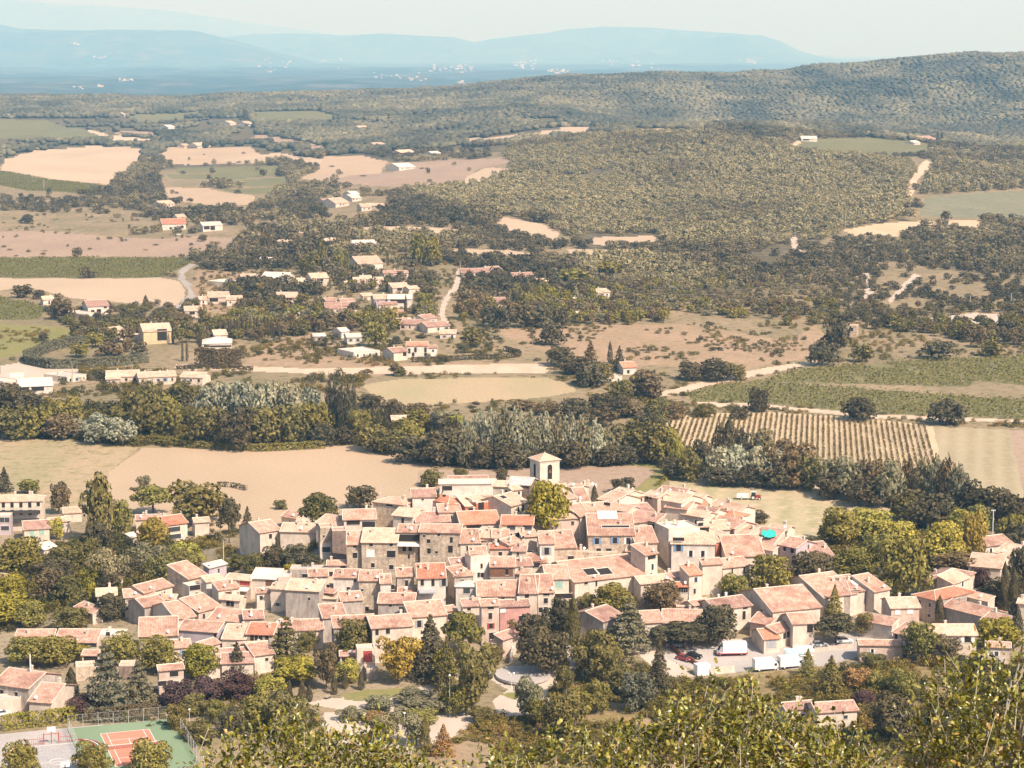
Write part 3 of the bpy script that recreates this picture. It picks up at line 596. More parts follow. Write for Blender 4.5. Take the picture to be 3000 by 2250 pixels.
# ------------------------------------------------------------------ trees of the village and park
A = 'A'
VT = [
 ('broad','green',215,1172,1026,66,'tall mottled green tree with yellowing tip in front of the left field'),('broad','olive',262,1165,1080,48),
 ('umbrella','olive',330,1112,1050,82,'rounded dark pine with bright green top before the left field'),('broad','green',430,1132,1043,125,'widest green tree clump beside the hedge in front of the left field'),('broad','brown',128,1110,1042,42),
 ('fir','dark',10,1062,1010,38),('broad','olive',66,1066,1036,46),('vase','grey',311,1058,1027,30,'small pale bare-looking tree above the rounded dark pine'),('umbrella','dark',495,1172,1078,48),('fir','dark',535,1150,1095,34),
 ('broad','yellow',328,1188,1120,66,'golden yellow tree in front of the red-roofed villa'),('broad','lime',405,1228,1172,72),('oak','dark',590,1228,1182,54),('oak','dark',640,1222,1176,56),('oak','green',548,1242,1196,46),('oak','dark',672,1238,1196,44),('bush','bright',628,1240,1215,30),('oak','green',510,1232,1196,40),('cypress','dark',600,1192,1158,12),('oak','dark',660,1310,1275,50),('oak','dark',560,1262,1236,30),
 ('broad','lime',122,1165,1120,34),('broad','olive',45,1240,1165,100,'broad olive tree below the balconied hotel'),('oak','green',140,1245,1180,80),('oak','dark',122,1275,1205,70),
 ('oak','dark',90,1265,1215,60),('umbrella','dark',210,1210,1130,60),('broad','green',190,1235,1165,64),('oak','brown',230,1260,1185,70),('vase','grey',240,1292,1190,80),
 ('broad','bright',200,1295,1218,60),('broad','green',150,1305,1245,70),('oak','brown',112,1300,1225,60),('broad','bright',22,1300,1240,70),('broad','bright',15,1352,1282,100),('broad','olive',70,1355,1300,66),
 ('oak','dark',240,1340,1283,62),('oak','green',155,1358,1312,80),('vase','grey',320,1240,1178,80),('oak','green',385,1248,1190,80),('oak','dark',290,1250,1200,60),('oak','green',350,1262,1200,70),
 ('broad','olive',60,1436,1376,82),('broad','olive',125,1438,1376,90),('broad','olive',178,1425,1385,50),('broad','olive',258,1435,1370,74),('broad','olive',340,1452,1378,92),('broad','bright',432,1468,1392,80),
 ('oak','dark',410,1400,1368,42),('oak','green',665,1405,1363,42),('broad','green',765,1425,1337,82,'tall green tree between the roofs and the red door block'),
 ('broad','green',690,1134,1068,84,'round green tree behind the roofs at the left of the village'),('broad','dark',778,1098,1049,68),('bush','green',607,1100,1078,28),
 ('oak','green',930,1050,1014,50,'bushy green tree beside the long white-roofed building'),('bush','green',990,1030,1010,22),('bush','green',1002,1030,1012,20),('bush','dark',1084,1042,1010,28),('bush','green',1040,1062,1038,58),
 ('palm','dark',952,1112,1060,36,'dark palm beside the tall white house with a pink roof'),('broad','olive',975,1118,1085,34),
 ('broad','bright',1182,1155,1040,92,'large bright yellow-green plane tree in front of the church tower'),('cypress','dark',1284,1092,1048,16),
 ('bush','dark',1345,1064,1029,56,'dark bush at the edge of the pink field'),('oak','dark',1636,1130,1104,50),('cypress','dark',1616,1112,1090,7),
 ('vase','brown',1492,1216,1182,56),('broad','olive',1665,1288,1200,86,'round olive tree above the long roofs in the right half'),('broad','olive',1590,1292,1242,66),('broad','dark',1755,1270,1194,98),
 ('broad','olive',1845,1250,1185,92),('broad','olive',1812,1180,1095,94),('broad','lime',1880,1180,1100,100),('broad','lime',1935,1205,1125,100),('broad','olive',1950,1300,1160,110),('broad','olive',1895,1240,1150,90),
 ('broad','lime',2040,1222,1130,96),('broad','yellow',2098,1212,1105,56,'yellow-leaved tree at the right end of the tree mass'),('broad','lime',2075,1190,1100,70),('broad','olive',2110,1160,1090,60),('oak','dark',2010,1150,1065,110),('oak','dark',1965,1120,1060,90),
 ('oak','brown',2065,1240,1195,110),('bush','purple',2115,1275,1222,52,'round dark purple tree beside the pale hipped roof'),('oak','dark',2150,1312,1250,70),
 ('cypress','dark',2029,1350,1286,20),('cypress','dark',2168,1322,1214,22),('cypress','dark',2188,1335,1228,26),('cypress','dark',2196,1395,1310,28),('broad','bright',2155,1400,1335,90),('oak','dark',2205,1300,1180,60),
 ('fir','olive',1802,1350,1264,46),('umbrella','dark',1806,1388,1330,92),('oak','green',1870,1372,1325,46),('broad','olive',1990,1428,1345,76,'tall olive pine in front of the long pale roof'),('vase','brown',2046,1428,1375,54),
 ('oak','dark',1210,1370,1290,60),('oak','dark',1152,1402,1325,76,'dark oak beside the pink tower house'),('broad','green',1100,1362,1330,40),
 ('broad','dark',1177,1458,1358,98,'large round dark tree on the oval of asphalt in the park'),('lolly','green',1218,1508,1440,40,'small clipped tree with ball crown beside the double lamp'),
 ('cypress','green',1238,1402,1288,30,'tall single cypress beside the grey gable wall'),('bush','green',1268,1316,1280,40),('broad','olive',1325,1325,1260,92),('broad','green',1275,1320,1285,30),
 ('cedar','grey',1358,1400,1292,96,'cedar between the roofs beside the white and red kiosk'),('broad','brown',1430,1325,1258,78),('oak','green',1295,1475,1360,92),('oak','green',1265,1440,1370,60),('oak','green',1350,1500,1440,80),
 ('fir','dark',1424,1490,1382,50,'slim dark conifer before the car park'),('fir','dark',1420,1500,1430,60),('umbrella','dark',1480,1400,1346,110),('umbrella','dark',1430,1398,1352,60),('broad','dark',1550,1394,1310,84,'round dark tree above the white truck with red trim'),
 ('fir','dark',930,1465,1332,92,'tallest dark conifer of the park'),('fir','green',965,1492,1380,60),('umbrella','olive',1000,1420,1325,86),('vase','green',1022,1545,1390,84),('broad','bright',958,1470,1400,50),('broad','olive',990,1545,1480,60),
 ('oak','green',1040,1560,1528,54),('broad','green',1060,1430,1395,60),('vase','yellow',860,1478,1375,86,'fan-shaped golden tree in front of the cream block'),('oak','dark',900,1420,1385,50),
 ('cedar','green',620,1440,1335,84,'dark tiered cedar at the left of the park'),('fir','dark',513,1462,1388,50),('cedar','blue',232,1545,1395,104,'grey cedar above the tennis court'),('cedar','blue',300,1530,1430,80),
 ('cypress','dark',155,1524,1442,30),('vase','bright',645,1480,1425,100),('vase','olive',600,1480,1450,40),('cypress','dark',625,1512,1468,15),('cypress','dark',653,1518,1470,19),('cypress','dark',668,1515,1478,15),('cypress','dark',745,1487,1445,15),('cypress','dark',780,1490,1450,15),
 ('broad','lime',752,1472,1425,56),('vase','brown',705,1490,1395,50),('broad','lime',582,1510,1460,70),('cypress','dark',722,1500,1455,15),
 ('bush','purple',385,1530,1466,74),('bush','purple',450,1515,1460,84),('bush','purple',515,1508,1450,80),('bush','purple',175,1545,1500,70),('bush','purple',585,1545,1495,80),('bush','green',420,1545,1495,60),
 ('oak','green',430,1608,1555,72),('broad','olive',325,1682,1600,84),('broad','olive',200,1684,1602,74),('oak','olive',48,1690,1606,76),('bush','green',382,1585,1518,46),('bush','olive',470,1560,1510,46),
 ('oak','green',620,1600,1500,100),('oak','olive',560,1580,1500,90),('oak','dark',500,1590,1530,60),
 ('bush','grey',820,1535,1500,66),('bush','grey',890,1518,1485,80),('bush','grey',905,1545,1505,100),('bush','olive',905,1560,1530,80),('bush','grey',760,1555,1525,60),('bush','rust',810,1560,1535,60),
 ('vase','grey',830,1600,1540,70),('vase','grey',900,1610,1545,60),('cypress','green',918,1618,1550,24),('fir','rust',958,1632,1565,50,'small rusty conifer at the corner of the pale path'),
 ('vase','grey',1145,1560,1465,64),('broad','olive',1165,1570,1510,50),('oak','green',1215,1600,1500,90),('oak','olive',1290,1540,1470,60),('oak','olive',1250,1550,1490,60),('oak','blue',1375,1535,1450,80),
 ('fir','olive',1745,1460,1402,40),('fir','green',1795,1502,1418,60),('bush','rust',1848,1490,1440,60),('bush','olive',1900,1500,1450,60),('broad','olive',1950,1510,1445,60),('bush','purple',1865,1525,1488,50),('oak','dark',1930,1600,1500,100),
 ('oak','dark',1560,1545,1510,30),('bush','green',1890,1440,1410,60),('bush','green',1940,1420,1395,40),('fir','green',2080,1585,1520,50),
]
# (kept apart from the list above: the tall screen of trees along the river)
RT = [
 ('broad','silver',215,958,893,70),('broad','silver',265,962,905,60),('broad','silver',170,945,905,40),('broad','green',30,948,880,90),('broad','olive',80,945,880,80),('broad','brown',130,948,895,80),
 ('broad','olive',150,925,860,70),('broad','dark',20,890,830,70),('broad','dark',60,885,845,60),('broad','green',300,950,850,90),('broad','olive',350,945,855,80),('broad','green',330,915,835,70),('broad','olive',270,905,870,60),
 ('broad','green',390,880,825,70),('broad','silver',450,930,835,60),('broad','silver',490,930,828,60),('broad','silver',530,935,826,64),('broad','silver',575,940,826,66),('broad','silver',620,940,828,66),('broad','silver',665,935,838,60),
 ('broad','green',450,965,880,80),('broad','dark',510,972,885,84),('broad','green',570,966,880,80),('broad','green',625,962,875,76),('broad','olive',680,955,870,70),
 ('poplar','dark',712,940,814,20,'first and tallest poplar of the dark row by the river'),('poplar','dark',724,942,820,20,'second poplar of the dark row by the river'),('poplar','dark',738,945,826,20,'third poplar of the dark row by the river'),('poplar','dark',752,945,828,22,'fourth poplar of the dark row by the river'),('poplar','dark',764,940,834,18,'last poplar on the right of the dark row by the river'),
 ('oak','dark',700,962,915,60),('oak','dark',745,960,920,50),('broad','olive',775,958,885,50),
 ('cypress','dark',806,925,878,12),('cypress','dark',818,930,882,12),('cypress','dark',834,930,884,14),('vase','brown',850,915,862,44),
 ('oak','green',805,975,912,70),('oak','green',845,980,925,70),('oak','olive',885,970,905,60),('broad','olive',905,935,885,60),('broad','grey',960,940,885,70),('broad','lime',985,945,895,40),('oak','dark',900,1000,940,90),('oak','dark',955,1005,925,90),
 ('poplar','dark',962,990,900,40),('poplar','dark',985,995,905,30),
 ('poplar','silver',1005,985,905,38),('poplar','grey',1010,1010,920,50),('poplar','silver',1035,1000,892,46),('poplar','silver',1062,1005,884,46),('poplar','grey',1090,1008,880,48),('poplar','silver',1118,1008,884,46),('poplar','grey',1146,1008,888,46),
 ('poplar','silver',1175,1006,888,46),('poplar','grey',1202,1006,896,46),('poplar','silver',1230,1006,894,46),('poplar','grey',1258,1006,900,46),('poplar','silver',1286,1004,908,44),
 ('oak','dark',1040,1012,955,60),('oak','dark',1100,1014,955,70),('oak','dark',1240,1012,950,60),('oak','dark',1180,1012,960,60),('broad','grey',1320,998,925,60),('broad','green',1360,996,912,74),('broad','green',1400,1000,910,80),('broad','olive',1440,1004,925,60),
 ('oak','dark',1310,1006,960,60),('oak','dark',1350,1004,960,50),('broad','lime',1464,1026,950,30,'narrow yellow-green tree at the bend of the grass strip'),('oak','dark',1450,1035,985,40),('oak','green',1490,1040,970,50),
 ('cypress','dark',1575,1000,906,44),('poplar','dark',1555,1000,915,34),('poplar','dark',1600,1000,925,34),('broad','grey',1640,1000,925,60),('oak','dark',1520,1010,950,50),
 ('broad','silver',1555,1045,965,60),('broad','silver',1590,1046,966,60),('broad','silver',1640,1048,966,60),('broad','silver',1680,1050,970,60),('broad','brown',1720,1055,960,80),('broad','brown',1690,1050,955,80),('broad','green',1750,1060,985,60),
 ('oak','dark',1560,1050,1005,70),('oak','dark',1620,1052,1005,70),('oak','dark',1680,1056,1005,70),('broad','grey',1800,1072,992,60),('broad','grey',1840,1080,990,70),('oak','dark',1800,1078,1020,70),
 ('broad','brown',1880,1085,995,60),('broad','grey',1925,1098,995,60),('oak','dark',1870,1095,1030,80),('poplar','brown',1960,1085,990,40),('poplar','grey',1990,1095,990,40),('poplar','grey',2020,1100,985,46),('poplar','brown',2045,1105,990,46),('poplar','grey',2070,1110,1005,46),
 ('oak','dark',2095,1120,1040,70),('oak','dark',2130,1135,1055,80),('oak','dark',2170,1145,1060,80),('oak','dark',2210,1150,1070,70),('broad','green',1960,1125,1065,80),('broad','olive',2180,1185,1110,60),('oak','dark',2200,1190,1130,60),
 ('oak','dark',1640,889,838,50,'round dark tree at the near edge of the vineyard track'),('oak','dark',1858,908,858,74,'large dark tree above the striped vineyard'),('oak','dark',2046,918,864,80,'dark tree above the right end of the striped vineyard'),
 ('oak','dark',1192,745,700,56,'lone dark tree in the dry field behind the white house'),('oak','dark',1208,790,748,56),('fir','brown',1275,815,738,52,'tall brownish conifer beside the small red-roofed house'),('cypress','dark',1318,785,738,12),('fir','dark',1338,802,748,30),('oak','dark',1240,808,770,60),('oak','green',1290,830,785,70),('oak','dark',1270,835,780,60),
 ('oak','green',1022,748,708,52),('oak','dark',1002,762,742,28),('oak','dark',1492,822,780,56),('oak','dark',1545,822,776,70),('oak','green',1590,820,785,50),
 ('oak','dark',1778,790,736,64,'large round tree beside the farm track'),('oak','green',1862,782,742,50),('oak','dark',1805,760,688,60),('oak','dark',2028,775,735,70),('oak','green',2140,770,735,50),
 ('oak','brown',1400,860,800,70),('oak','green',1340,870,820,60),('vase','lime',1384,850,808,36),('oak','dark',1330,905,850,60),('oak','dark',1300,890,850,60),('oak','brown',1360,900,860,60),('oak','green',1420,895,860,60),('oak','brown',1460,905,870,50),('oak','green',1520,900,872,50),('oak','brown',1300,920,880,60),
 ('oak','dark',1240,905,860,70),('oak','brown',1180,895,868,60),('oak','brown',1130,885,865,60),('oak','green',1420,925,885,50),('oak','dark',1390,935,890,60),('oak','dark',1600,905,880,40),
 ('oak','brown',900,895,870,50),('oak','dark',800,880,850,60),
]
for t_ in VT + RT: T('A', *t_)
for x_, yb_, yt_, w_, k_, o_ in ((300, 720, 655, 90, 'bush', 'rust'), (400, 735, 668, 110, 'bush', 'olive'), (560, 735, 672, 110, 'bush', 'green'), (660, 740, 668, 110, 'bush', 'rust'), (760, 735, 672, 110, 'bush', 'olive'), (860, 730, 640, 110, 'oak', 'brown'), (480, 725, 670, 70, 'bush', 'green')):
    T('L5', k_, o_, x_, yb_, yt_, w_)
for i_, x_ in enumerate((465, 500, 545, 560, 595, 620, 665, 700, 740, 775, 800, 840, 870, 905, 935, 955, 1010)):
    T('N2', 'cypress', 'dark', x_, 1060 + (i_ % 3) * 8 + (40 if x_ > 940 else 0), 862 + (i_ * 37) % 40 + (40 if x_ > 940 else 0), 26)
for c_, x_, yb_, yt_, w_ in (('N2', 110, 1290, 1085, 26), ('N2', 152, 1290, 1090, 26), ('N2', 22, 1130, 950, 26), ('N2', 270, 1170, 960, 30), ('N2', 390, 1040, 900, 26), ('M5', 300, 485, 385, 20), ('M5', 222, 800, 715, 18), ('M5', 418, 800, 675, 22), ('M5', 412, 800, 700, 16), ('M4', 643, 925, 880, 16), ('M4', 697, 950, 895, 14), ('M4', 945, 750, 675, 40), ('M3', 1652, 930, 850, 22), ('M3', 1680, 930, 855, 22), ('M1', 1585, 775, 700, 26), ('M1', 1600, 775, 712, 24), ('M1', 1140, 810, 762, 26)):
    T(c_, 'cypress', 'dark', x_, yb_, yt_, w_)
for t_ in (('M4', 'broad', 'yellow', 1710, 690, 595, 90, 'golden weeping tree beside the cream two-tiered villa'), ('M4', 'broad', 'olive', 620, 1010, 915, 130), ('M4', 'broad', 'olive', 520, 1075, 985, 130), ('M4', 'oak', 'brown', 700, 1065, 975, 150), ('M4', 'oak', 'dark', 905, 1055, 970, 100), ('M4', 'oak', 'brown', 830, 1040, 960, 80),
           ('M4', 'oak', 'dark', 280, 970, 915, 60), ('M4', 'oak', 'dark', 175, 210, 150, 85), ('M4', 'oak', 'brown', 1525, 345, 305, 44), ('M4', 'oak', 'brown', 500, 430, 365, 70), ('M4', 'oak', 'brown', 1315, 325, 280, 60), ('M4', 'oak', 'dark', 150, 690, 605, 130), ('M4', 'oak', 'dark', 250, 700, 640, 80), ('M4', 'broad', 'brown', 400, 830, 700, 150),
           ('M5', 'broad', 'olive', 220, 1010, 850, 150), ('M5', 'oak', 'dark', 560, 720, 620, 110), ('M5', 'broad', 'olive', 500, 480, 270, 110), ('M5', 'broad', 'olive', 590, 480, 300, 110), ('M5', 'poplar', 'olive', 1240, 700, 600, 60), ('M5', 'poplar', 'bright', 1290, 720, 610, 70), ('M5', 'poplar', 'bright', 1370, 730, 625, 90), ('M5', 'poplar', 'bright', 1460, 730, 640, 80), ('M5', 'poplar', 'bright', 1625, 740, 610, 70),
           ('M5', 'oak', 'dark', 960, 880, 740, 120), ('M5', 'oak', 'dark', 1060, 885, 730, 130), ('M5', 'oak', 'dark', 1180, 885, 730, 130), ('M5', 'oak', 'dark', 1300, 885, 740, 130), ('M5', 'oak', 'dark', 1420, 885, 750, 120), ('M5', 'umbrella', 'olive', 1500, 620, 500, 200), ('M5', 'umbrella', 'olive', 1740, 560, 460, 180),
           ('N2', 'poplar', 'brown', 900, 310, 60, 80), ('N2', 'poplar', 'brown', 860, 300, 80, 70), ('N2', 'poplar', 'green', 1400, 420, 160, 80), ('N2', 'poplar', 'olive', 1560, 450, 220, 90), ('N2', 'poplar', 'olive', 1630, 470, 260, 60), ('N2', 'broad', 'green', 1320, 460, 270, 160), ('N2', 'broad', 'green', 1240, 480, 340, 120)):
    T(*t_)
# ------------------------------------------------------------------ woods: masses nobody could count
def owner_at(x, y):
    r = np.clip(np.searchsorted(ys, y) - 1, 0, nr - 2); u = x / y
    c = np.clip(np.searchsorted(us, u) - 1, 0, nc - 2)
    return OWN[r, c]
BLOCK = []     # footprints kept clear of scattered trees: (x, y, radius)
def scatter_pts(yA, yB, spacing, uA=-.295, uB=.295, seed=1):
    r = np.random.default_rng(seed); out = []
    y = yA
    while y < yB:
        sp = spacing(y) if callable(spacing) else spacing
        xs = np.arange(uA * y, uB * y, sp); out.append(np.stack([xs + r.uniform(-.45, .45, len(xs)) * sp, y + r.uniform(-.45, .45, len(xs)) * sp], 1)); y += sp
    return np.concatenate(out)
def toA(P):
    z = hgt(P[:, 0], P[:, 1]); dz = z - CZ
    f = P[:, 1] * cP - dz * sP; dn = -P[:, 1] * sP - dz * cP
    return (CXP + F0 * P[:, 0] / f) / 1.35624, (CYP + F0 * dn / f) / 1.35624, z

REG = [ # reading grid A polygons, later ones win: (cover, size factor, tone centre, pine share, outline)
 (.10, .8, .45, .1, [(-600, 256), (2900, 256), (2900, 880), (-600, 880)]),
 (.27, 1, .5, .5, [(-600, 256), (1100, 270), (1100, 420), (850, 470), (500, 470), (0, 480), (-600, 480)]),
 (.93, 1, .6, .8, [(540, 258), (740, 264), (900, 278), (1010, 296), (1000, 312), (860, 345), (780, 333), (640, 318), (560, 292)]),
 (.80, 1, .6, .8, [(740, 256), (1100, 262), (1240, 268), (1200, 275), (1010, 300), (960, 300), (900, 275)]),
 (1.0, 1, .5, .8, [(575, 350), (600, 336), (700, 336), (728, 360), (700, 382), (620, 384), (580, 378)]),
 (1.0, 1, .4, .4, [(330, 300), (370, 290), (480, 292), (505, 310), (400, 318), (330, 330), (305, 318)]),
 (1.0, 1, .5, .4, [(312, 325), (370, 322), (375, 350), (335, 378), (350, 405), (352, 428), (270, 432), (238, 402), (272, 382)]),
 (.80, 1, .45, .35, [(540, 448), (620, 408), (720, 398), (850, 424), (960, 430), (1050, 442), (1080, 470), (1060, 497), (950, 500), (940, 535), (860, 512), (740, 490), (620, 490), (545, 470)]),
 (.9, 1, .55, .5, [(1100, 440), (1240, 440), (1260, 520), (1210, 505), (1130, 470), (1070, 462)]),
 (.95, 1, .4, .2, [(960, 505), (1070, 500), (1200, 528), (1270, 530), (1280, 545), (1230, 535), (1150, 545), (960, 535)]),
 (.6, .9, .4, .4, [(0, 425), (240, 432), (340, 440), (540, 462), (560, 490), (340, 474), (160, 462), (0, 455)]),
 (.80, .95, .42, .35, [(410, 555), (560, 495), (760, 505), (960, 520), (1240, 565), (1340, 640), (1500, 660), (1300, 700), (1060, 705), (700, 722), (420, 745), (150, 740), (100, 670), (420, 655), (440, 600)]),
 (.95, 1, .35, .3, [(430, 560), (560, 505), (760, 525), (780, 570), (680, 590), (560, 578), (450, 590)]),
 (.9, 1, .4, .3, [(520, 650), (600, 630), (760, 620), (780, 660), (700, 700), (540, 690)]),
 (.95, 1.1, .45, .3, [(980, 640), (1080, 615), (1240, 630), (1440, 650), (1440, 700), (1200, 706), (1030, 706)]),
 (.95, .75, .5, .4, [(1240, 560), (1330, 530), (1500, 545), (1640, 585), (1700, 560), (1820, 512), (1990, 495), (2212, 480), (2700, 470), (2700, 695), (2000, 690), (1900, 700), (1740, 700), (1600, 690), (1480, 680), (1300, 650)]),
 (.97, 1, .65, .9, [(1240, 560), (1300, 535), (1500, 530), (1640, 560), (1600, 630), (1400, 640), (1300, 640)]),
 (.66, .65, .45, .1, [(1850, 560), (2030, 575), (2150, 600), (2212, 660), (1900, 665), (1850, 630)]),
 (.35, .7, .3, .1, [(1480, 690), (1760, 690), (1740, 735), (1480, 712)]),
 (.92, 1, .8, .9, [(2020, 345), (2212, 350), (2700, 350), (2700, 400), (2212, 408), (2060, 418), (1990, 420)]),
 (.93, 1, .5, .5, [(1950, 476), (2212, 478), (2700, 478), (2700, 600), (2212, 590), (2080, 545), (1960, 520)]),
 (.9, 1, .4, .2, [(1900, 700), (2212, 706), (2700, 706), (2700, 765), (2212, 745), (2060, 745), (1960, 720)]),
 (1.0, 1, .8, 1, [(1110, 300), (1500, 290), (1690, 320), (1740, 325), (1860, 338), (1960, 345), (1985, 385), (1960, 440), (1960, 475), (1820, 494), (1800, 520), (1700, 520), (1600, 560), (1430, 530), (1425, 505), (1270, 505), (1210, 500), (1180, 478), (1060, 465), (900, 430), (870, 400), (1000, 400), (1050, 398), (1115, 362), (1090, 335)]),
 (.95, 1, .6, .85, [(1200, 256), (2900, 256), (2900, 345), (2010, 345), (2010, 312), (1870, 296), (1722, 302), (1690, 322), (1500, 289), (1290, 292), (1210, 280)]),
]
CLEAR = [ [(40, 735), (335, 750), (335, 805), (40, 810)], [(690, 408), (845, 408), (850, 488), (700, 488)], [(950, 575), (1010, 575), (990, 710), (940, 705)], [(600, 600), (760, 600), (760, 632), (600, 632)],
  [(700, 640), (900, 630), (900, 690), (700, 690)], [(1180, 390), (1188, 390), (1188, 300), (1180, 300)]]
def cover_of(ax, ay):
    cov = np.ones(len(ax)); sz = np.ones(len(ax)); tn = np.full(len(ax), .55); pn = np.full(len(ax), .7)
    for c, s_, t_, p_, pl in REG:
        m = inpoly(np.array(pl, float), ax, ay); cov[m] = c; sz[m] = s_; tn[m] = t_; pn[m] = p_
    for pl in CLEAR:
        m = inpoly(np.array(pl, float), ax, ay); cov[m] *= .25
    return cov, sz, tn, pn
def lump(seed, sub=2, rough=.28):
    import bmesh
    bm = bmesh.new(); bmesh.ops.create_icosphere(bm, subdivisions=sub, radius=1)
    r = np.random.default_rng(seed); v = np.array([q.co[:] for q in bm.verts]); f = np.array([[q.index for q in p.verts] for p in bm.faces]); bm.free()
    v *= 1 + r.normal(0, rough, (len(v), 1)).clip(-.4, .45)
    v[:, 2] = v[:, 2] * .5 + .5; v[:, :2] *= .5
    return v, f
def merged(name, P, z, h, wd, tint, protos, mat, seed, kind='stuff'):
    """one mesh holding a mass of crowns; every crown keeps its own tint"""
    r = np.random.default_rng(seed); ch = r.integers(0, len(protos), len(P)); VV = []; FF = []; AA = []; off = 0
    for k, (v, f) in enumerate(protos):
        s = np.nonzero(ch == k)[0]
        if not len(s): continue
        a = r.uniform(0, 6.28, len(s)); c_, s_ = np.cos(a)[:, None], np.sin(a)[:, None]
        x = (v[:, 0] * c_ - v[:, 1] * s_) * wd[s, None] + P[s, 0, None]
        y = (v[:, 0] * s_ + v[:, 1] * c_) * wd[s, None] + P[s, 1, None]
        zz = v[:, 2] * h[s, None] + z[s, None] - .3
        VV.append(np.stack([x, y, zz], -1).reshape(-1, 3))
        FF.append((f[None] + (np.arange(len(s)) * len(v))[:, None, None] + off).reshape(-1, f.shape[1])); off += len(s) * len(v)
        AA.append(np.repeat(tint[s], len(f)))
    me = mesh_np(name, np.concatenate(VV), np.concatenate(FF), [mat], att=np.concatenate(AA))
    return tag(link(name, me), kind=kind)
# tint 0 .. 1: dark oak, brown, olive, pale pine
WR = [(0, (.098, .084, .050)), (.3, (.155, .132, .075)), (.5, (.21, .17, .10)), (.62, (.25, .205, .115)), (.85, (.31, .27, .15)), (1, (.36, .31, .175))]
M['wood'] = leaf_mat('woodland', WR)
crown_protos = [crown(k, 170, 900 + i, .105, .24) for i, k in enumerate(('broad', 'oak', 'oak', 'bush', 'broad'))]
pine_protos = [crown(k, 170, 950 + i, .10, .24) for i, k in enumerate(('umbrella', 'broad', 'broad', 'poplar'))]
FWR = [(0, (.085, .085, .060)), (.35, (.14, .132, .088)), (.6, (.19, .175, .112)), (1, (.27, .24, .15))]
M['far_wood'] = leaf_mat('far_woodland', FWR)
lumps = [lump(i, 2, .2) for i in range(8)]
def build_wood(name, yA, yB, sp, lod, seed, hh, ww, thr=True):
    P = scatter_pts(yA, yB, sp, seed=seed); r = np.random.default_rng(seed + 5)
    ax, ay, z = toA(P)
    cov, sz, tn, pn = cover_of(ax, ay)
    n1 = fbm(P[:, 0] / 55., P[:, 1] / 80., 3)
    n1 = .5 + n1 * 1.1; m = (n1 < cov * 1.03) | (r.uniform(0, 1, len(P)) < cov * .12)
    ow = owner_at(P[:, 0], P[:, 1]); m &= (ow < 3)
    for (bx, by, br) in BLOCK:
        if yA - 60 < by < yB + 60: m &= (P[:, 0] - bx) ** 2 + (P[:, 1] - by) ** 2 > br ** 2
    P = P[m]; z = z[m]; cov = cov[m]; sz = sz[m]; tn = tn[m]; pn = pn[m]
    pat = np.clip(.85 + .7 * fbm(P[:, 0] / 75. + 50, P[:, 1] / 110., 3), .5, 1.35); sz = sz * pat
    h = r.uniform(*hh, len(P)) * sz; w_ = r.uniform(*ww, len(P)) * (.4 + .6 * sz)
    tint = np.clip(tn + .85 * fbm(P[:, 0] / 80., P[:, 1] / 150., 4) + r.normal(0, .10 if lod < 1 else .06, len(P)) - (.12 if lod == 1 else 0), 0, 1)
    print(name, len(P))
    if lod == -1:
        KC = {}; rest = []
        for i in np.argsort(P[:, 1]):
            k_ = 'umbrella' if r.random() < pn[i] * .6 else ('oak' if r.random() < .6 else 'broad'); t_ = ('dark', 'green', 'brown', 'olive', 'grey', 'green')[int(min(5, max(0, tint[i] * 6)))]
            kc = KC.setdefault(k_, sum(1 for t in TREES if t[1] == k_))
            if abs(P[i, 0]) < .245 * P[i, 1] and kc < 296: KC[k_] += 1; tree(k_, t_, P[i, 0], P[i, 1], z[i], h[i], w_[i], lod=2)
            else: rest.append(i)
        if rest: merged('oak_wood', P[rest], z[rest], h[rest], w_[rest], tint[rest], crown_protos, M['wood'], seed)
    elif lod == 0:
        isp = r.uniform(0, 1, len(P)) < pn
        if isp.sum(): merged('pine_wood', P[isp], z[isp], h[isp], w_[isp], np.clip(tint[isp] + .1, 0, 1), pine_protos, M['wood'], seed)
        if (~isp).sum(): merged('oak_wood', P[~isp], z[~isp], h[~isp], w_[~isp], np.clip(tint[~isp] - .15, 0, 1), crown_protos, M['wood'], seed + 1)
    else:
        o = merged(name, P, z, h, w_, tint, lumps, M['far_wood'], seed); o.data.polygons.foreach_set('use_smooth', [True] * len(o.data.polygons))
def build_all_woods():
    build_wood('valley_wood', 1000, 1420, 8.5, -1, 20, (5, 10), (6, 10.5))
    build_wood('valley_wood', 1420, 3100, 9.5, 0, 21, (5, 10.5), (7.5, 12))
    build_wood('plateau_wood', 3100, 6400, lambda y: 8.5 + (y - 3100) / 3300. * 6, 1, 31, (6, 10), (9, 14))
# ------------------------------------------------------------------ building materials
def wall_mat(name, c, stain=.25, stones=False):
    m, nt, bs = new_mat(name); g = N(nt, 'ShaderNodeNewGeometry').outputs['Position']
    n1 = noise(nt, g, .35, 5, .6); n2 = noise(nt, mapped(nt, g, (1.3, 1.3, .35)), 1.1, 4, .7)
    dk = tuple(v * .72 for v in c)
    col = mixc(nt, ramp(nt, n1, [(.42, (0, 0, 0)), (.7, (1, 1, 1))]).outputs[0], c, dk)
    col = mixc(nt, stain, col, ramp(nt, n2, [(.35, (.3, .27, .25)), (.6, (.7, .7, .7))]).outputs[0], 'OVERLAY')
    if stones:
        v = N(nt, 'ShaderNodeTexVoronoi'); v.inputs['Scale'].default_value = 1.6; nt.links.new(mapped(nt, g, (1, 1, 1.8)), v.inputs['Vector'])
        col = mixc(nt, .5, col, ramp(nt, v.outputs['Color'], [(.1, (.28, .26, .25)), (.9, (.7, .69, .66))]).outputs[0], 'OVERLAY')
    nt.links.new(col, bs.inputs['Base Color']); bs.inputs['Roughness'].default_value = .95
    return m
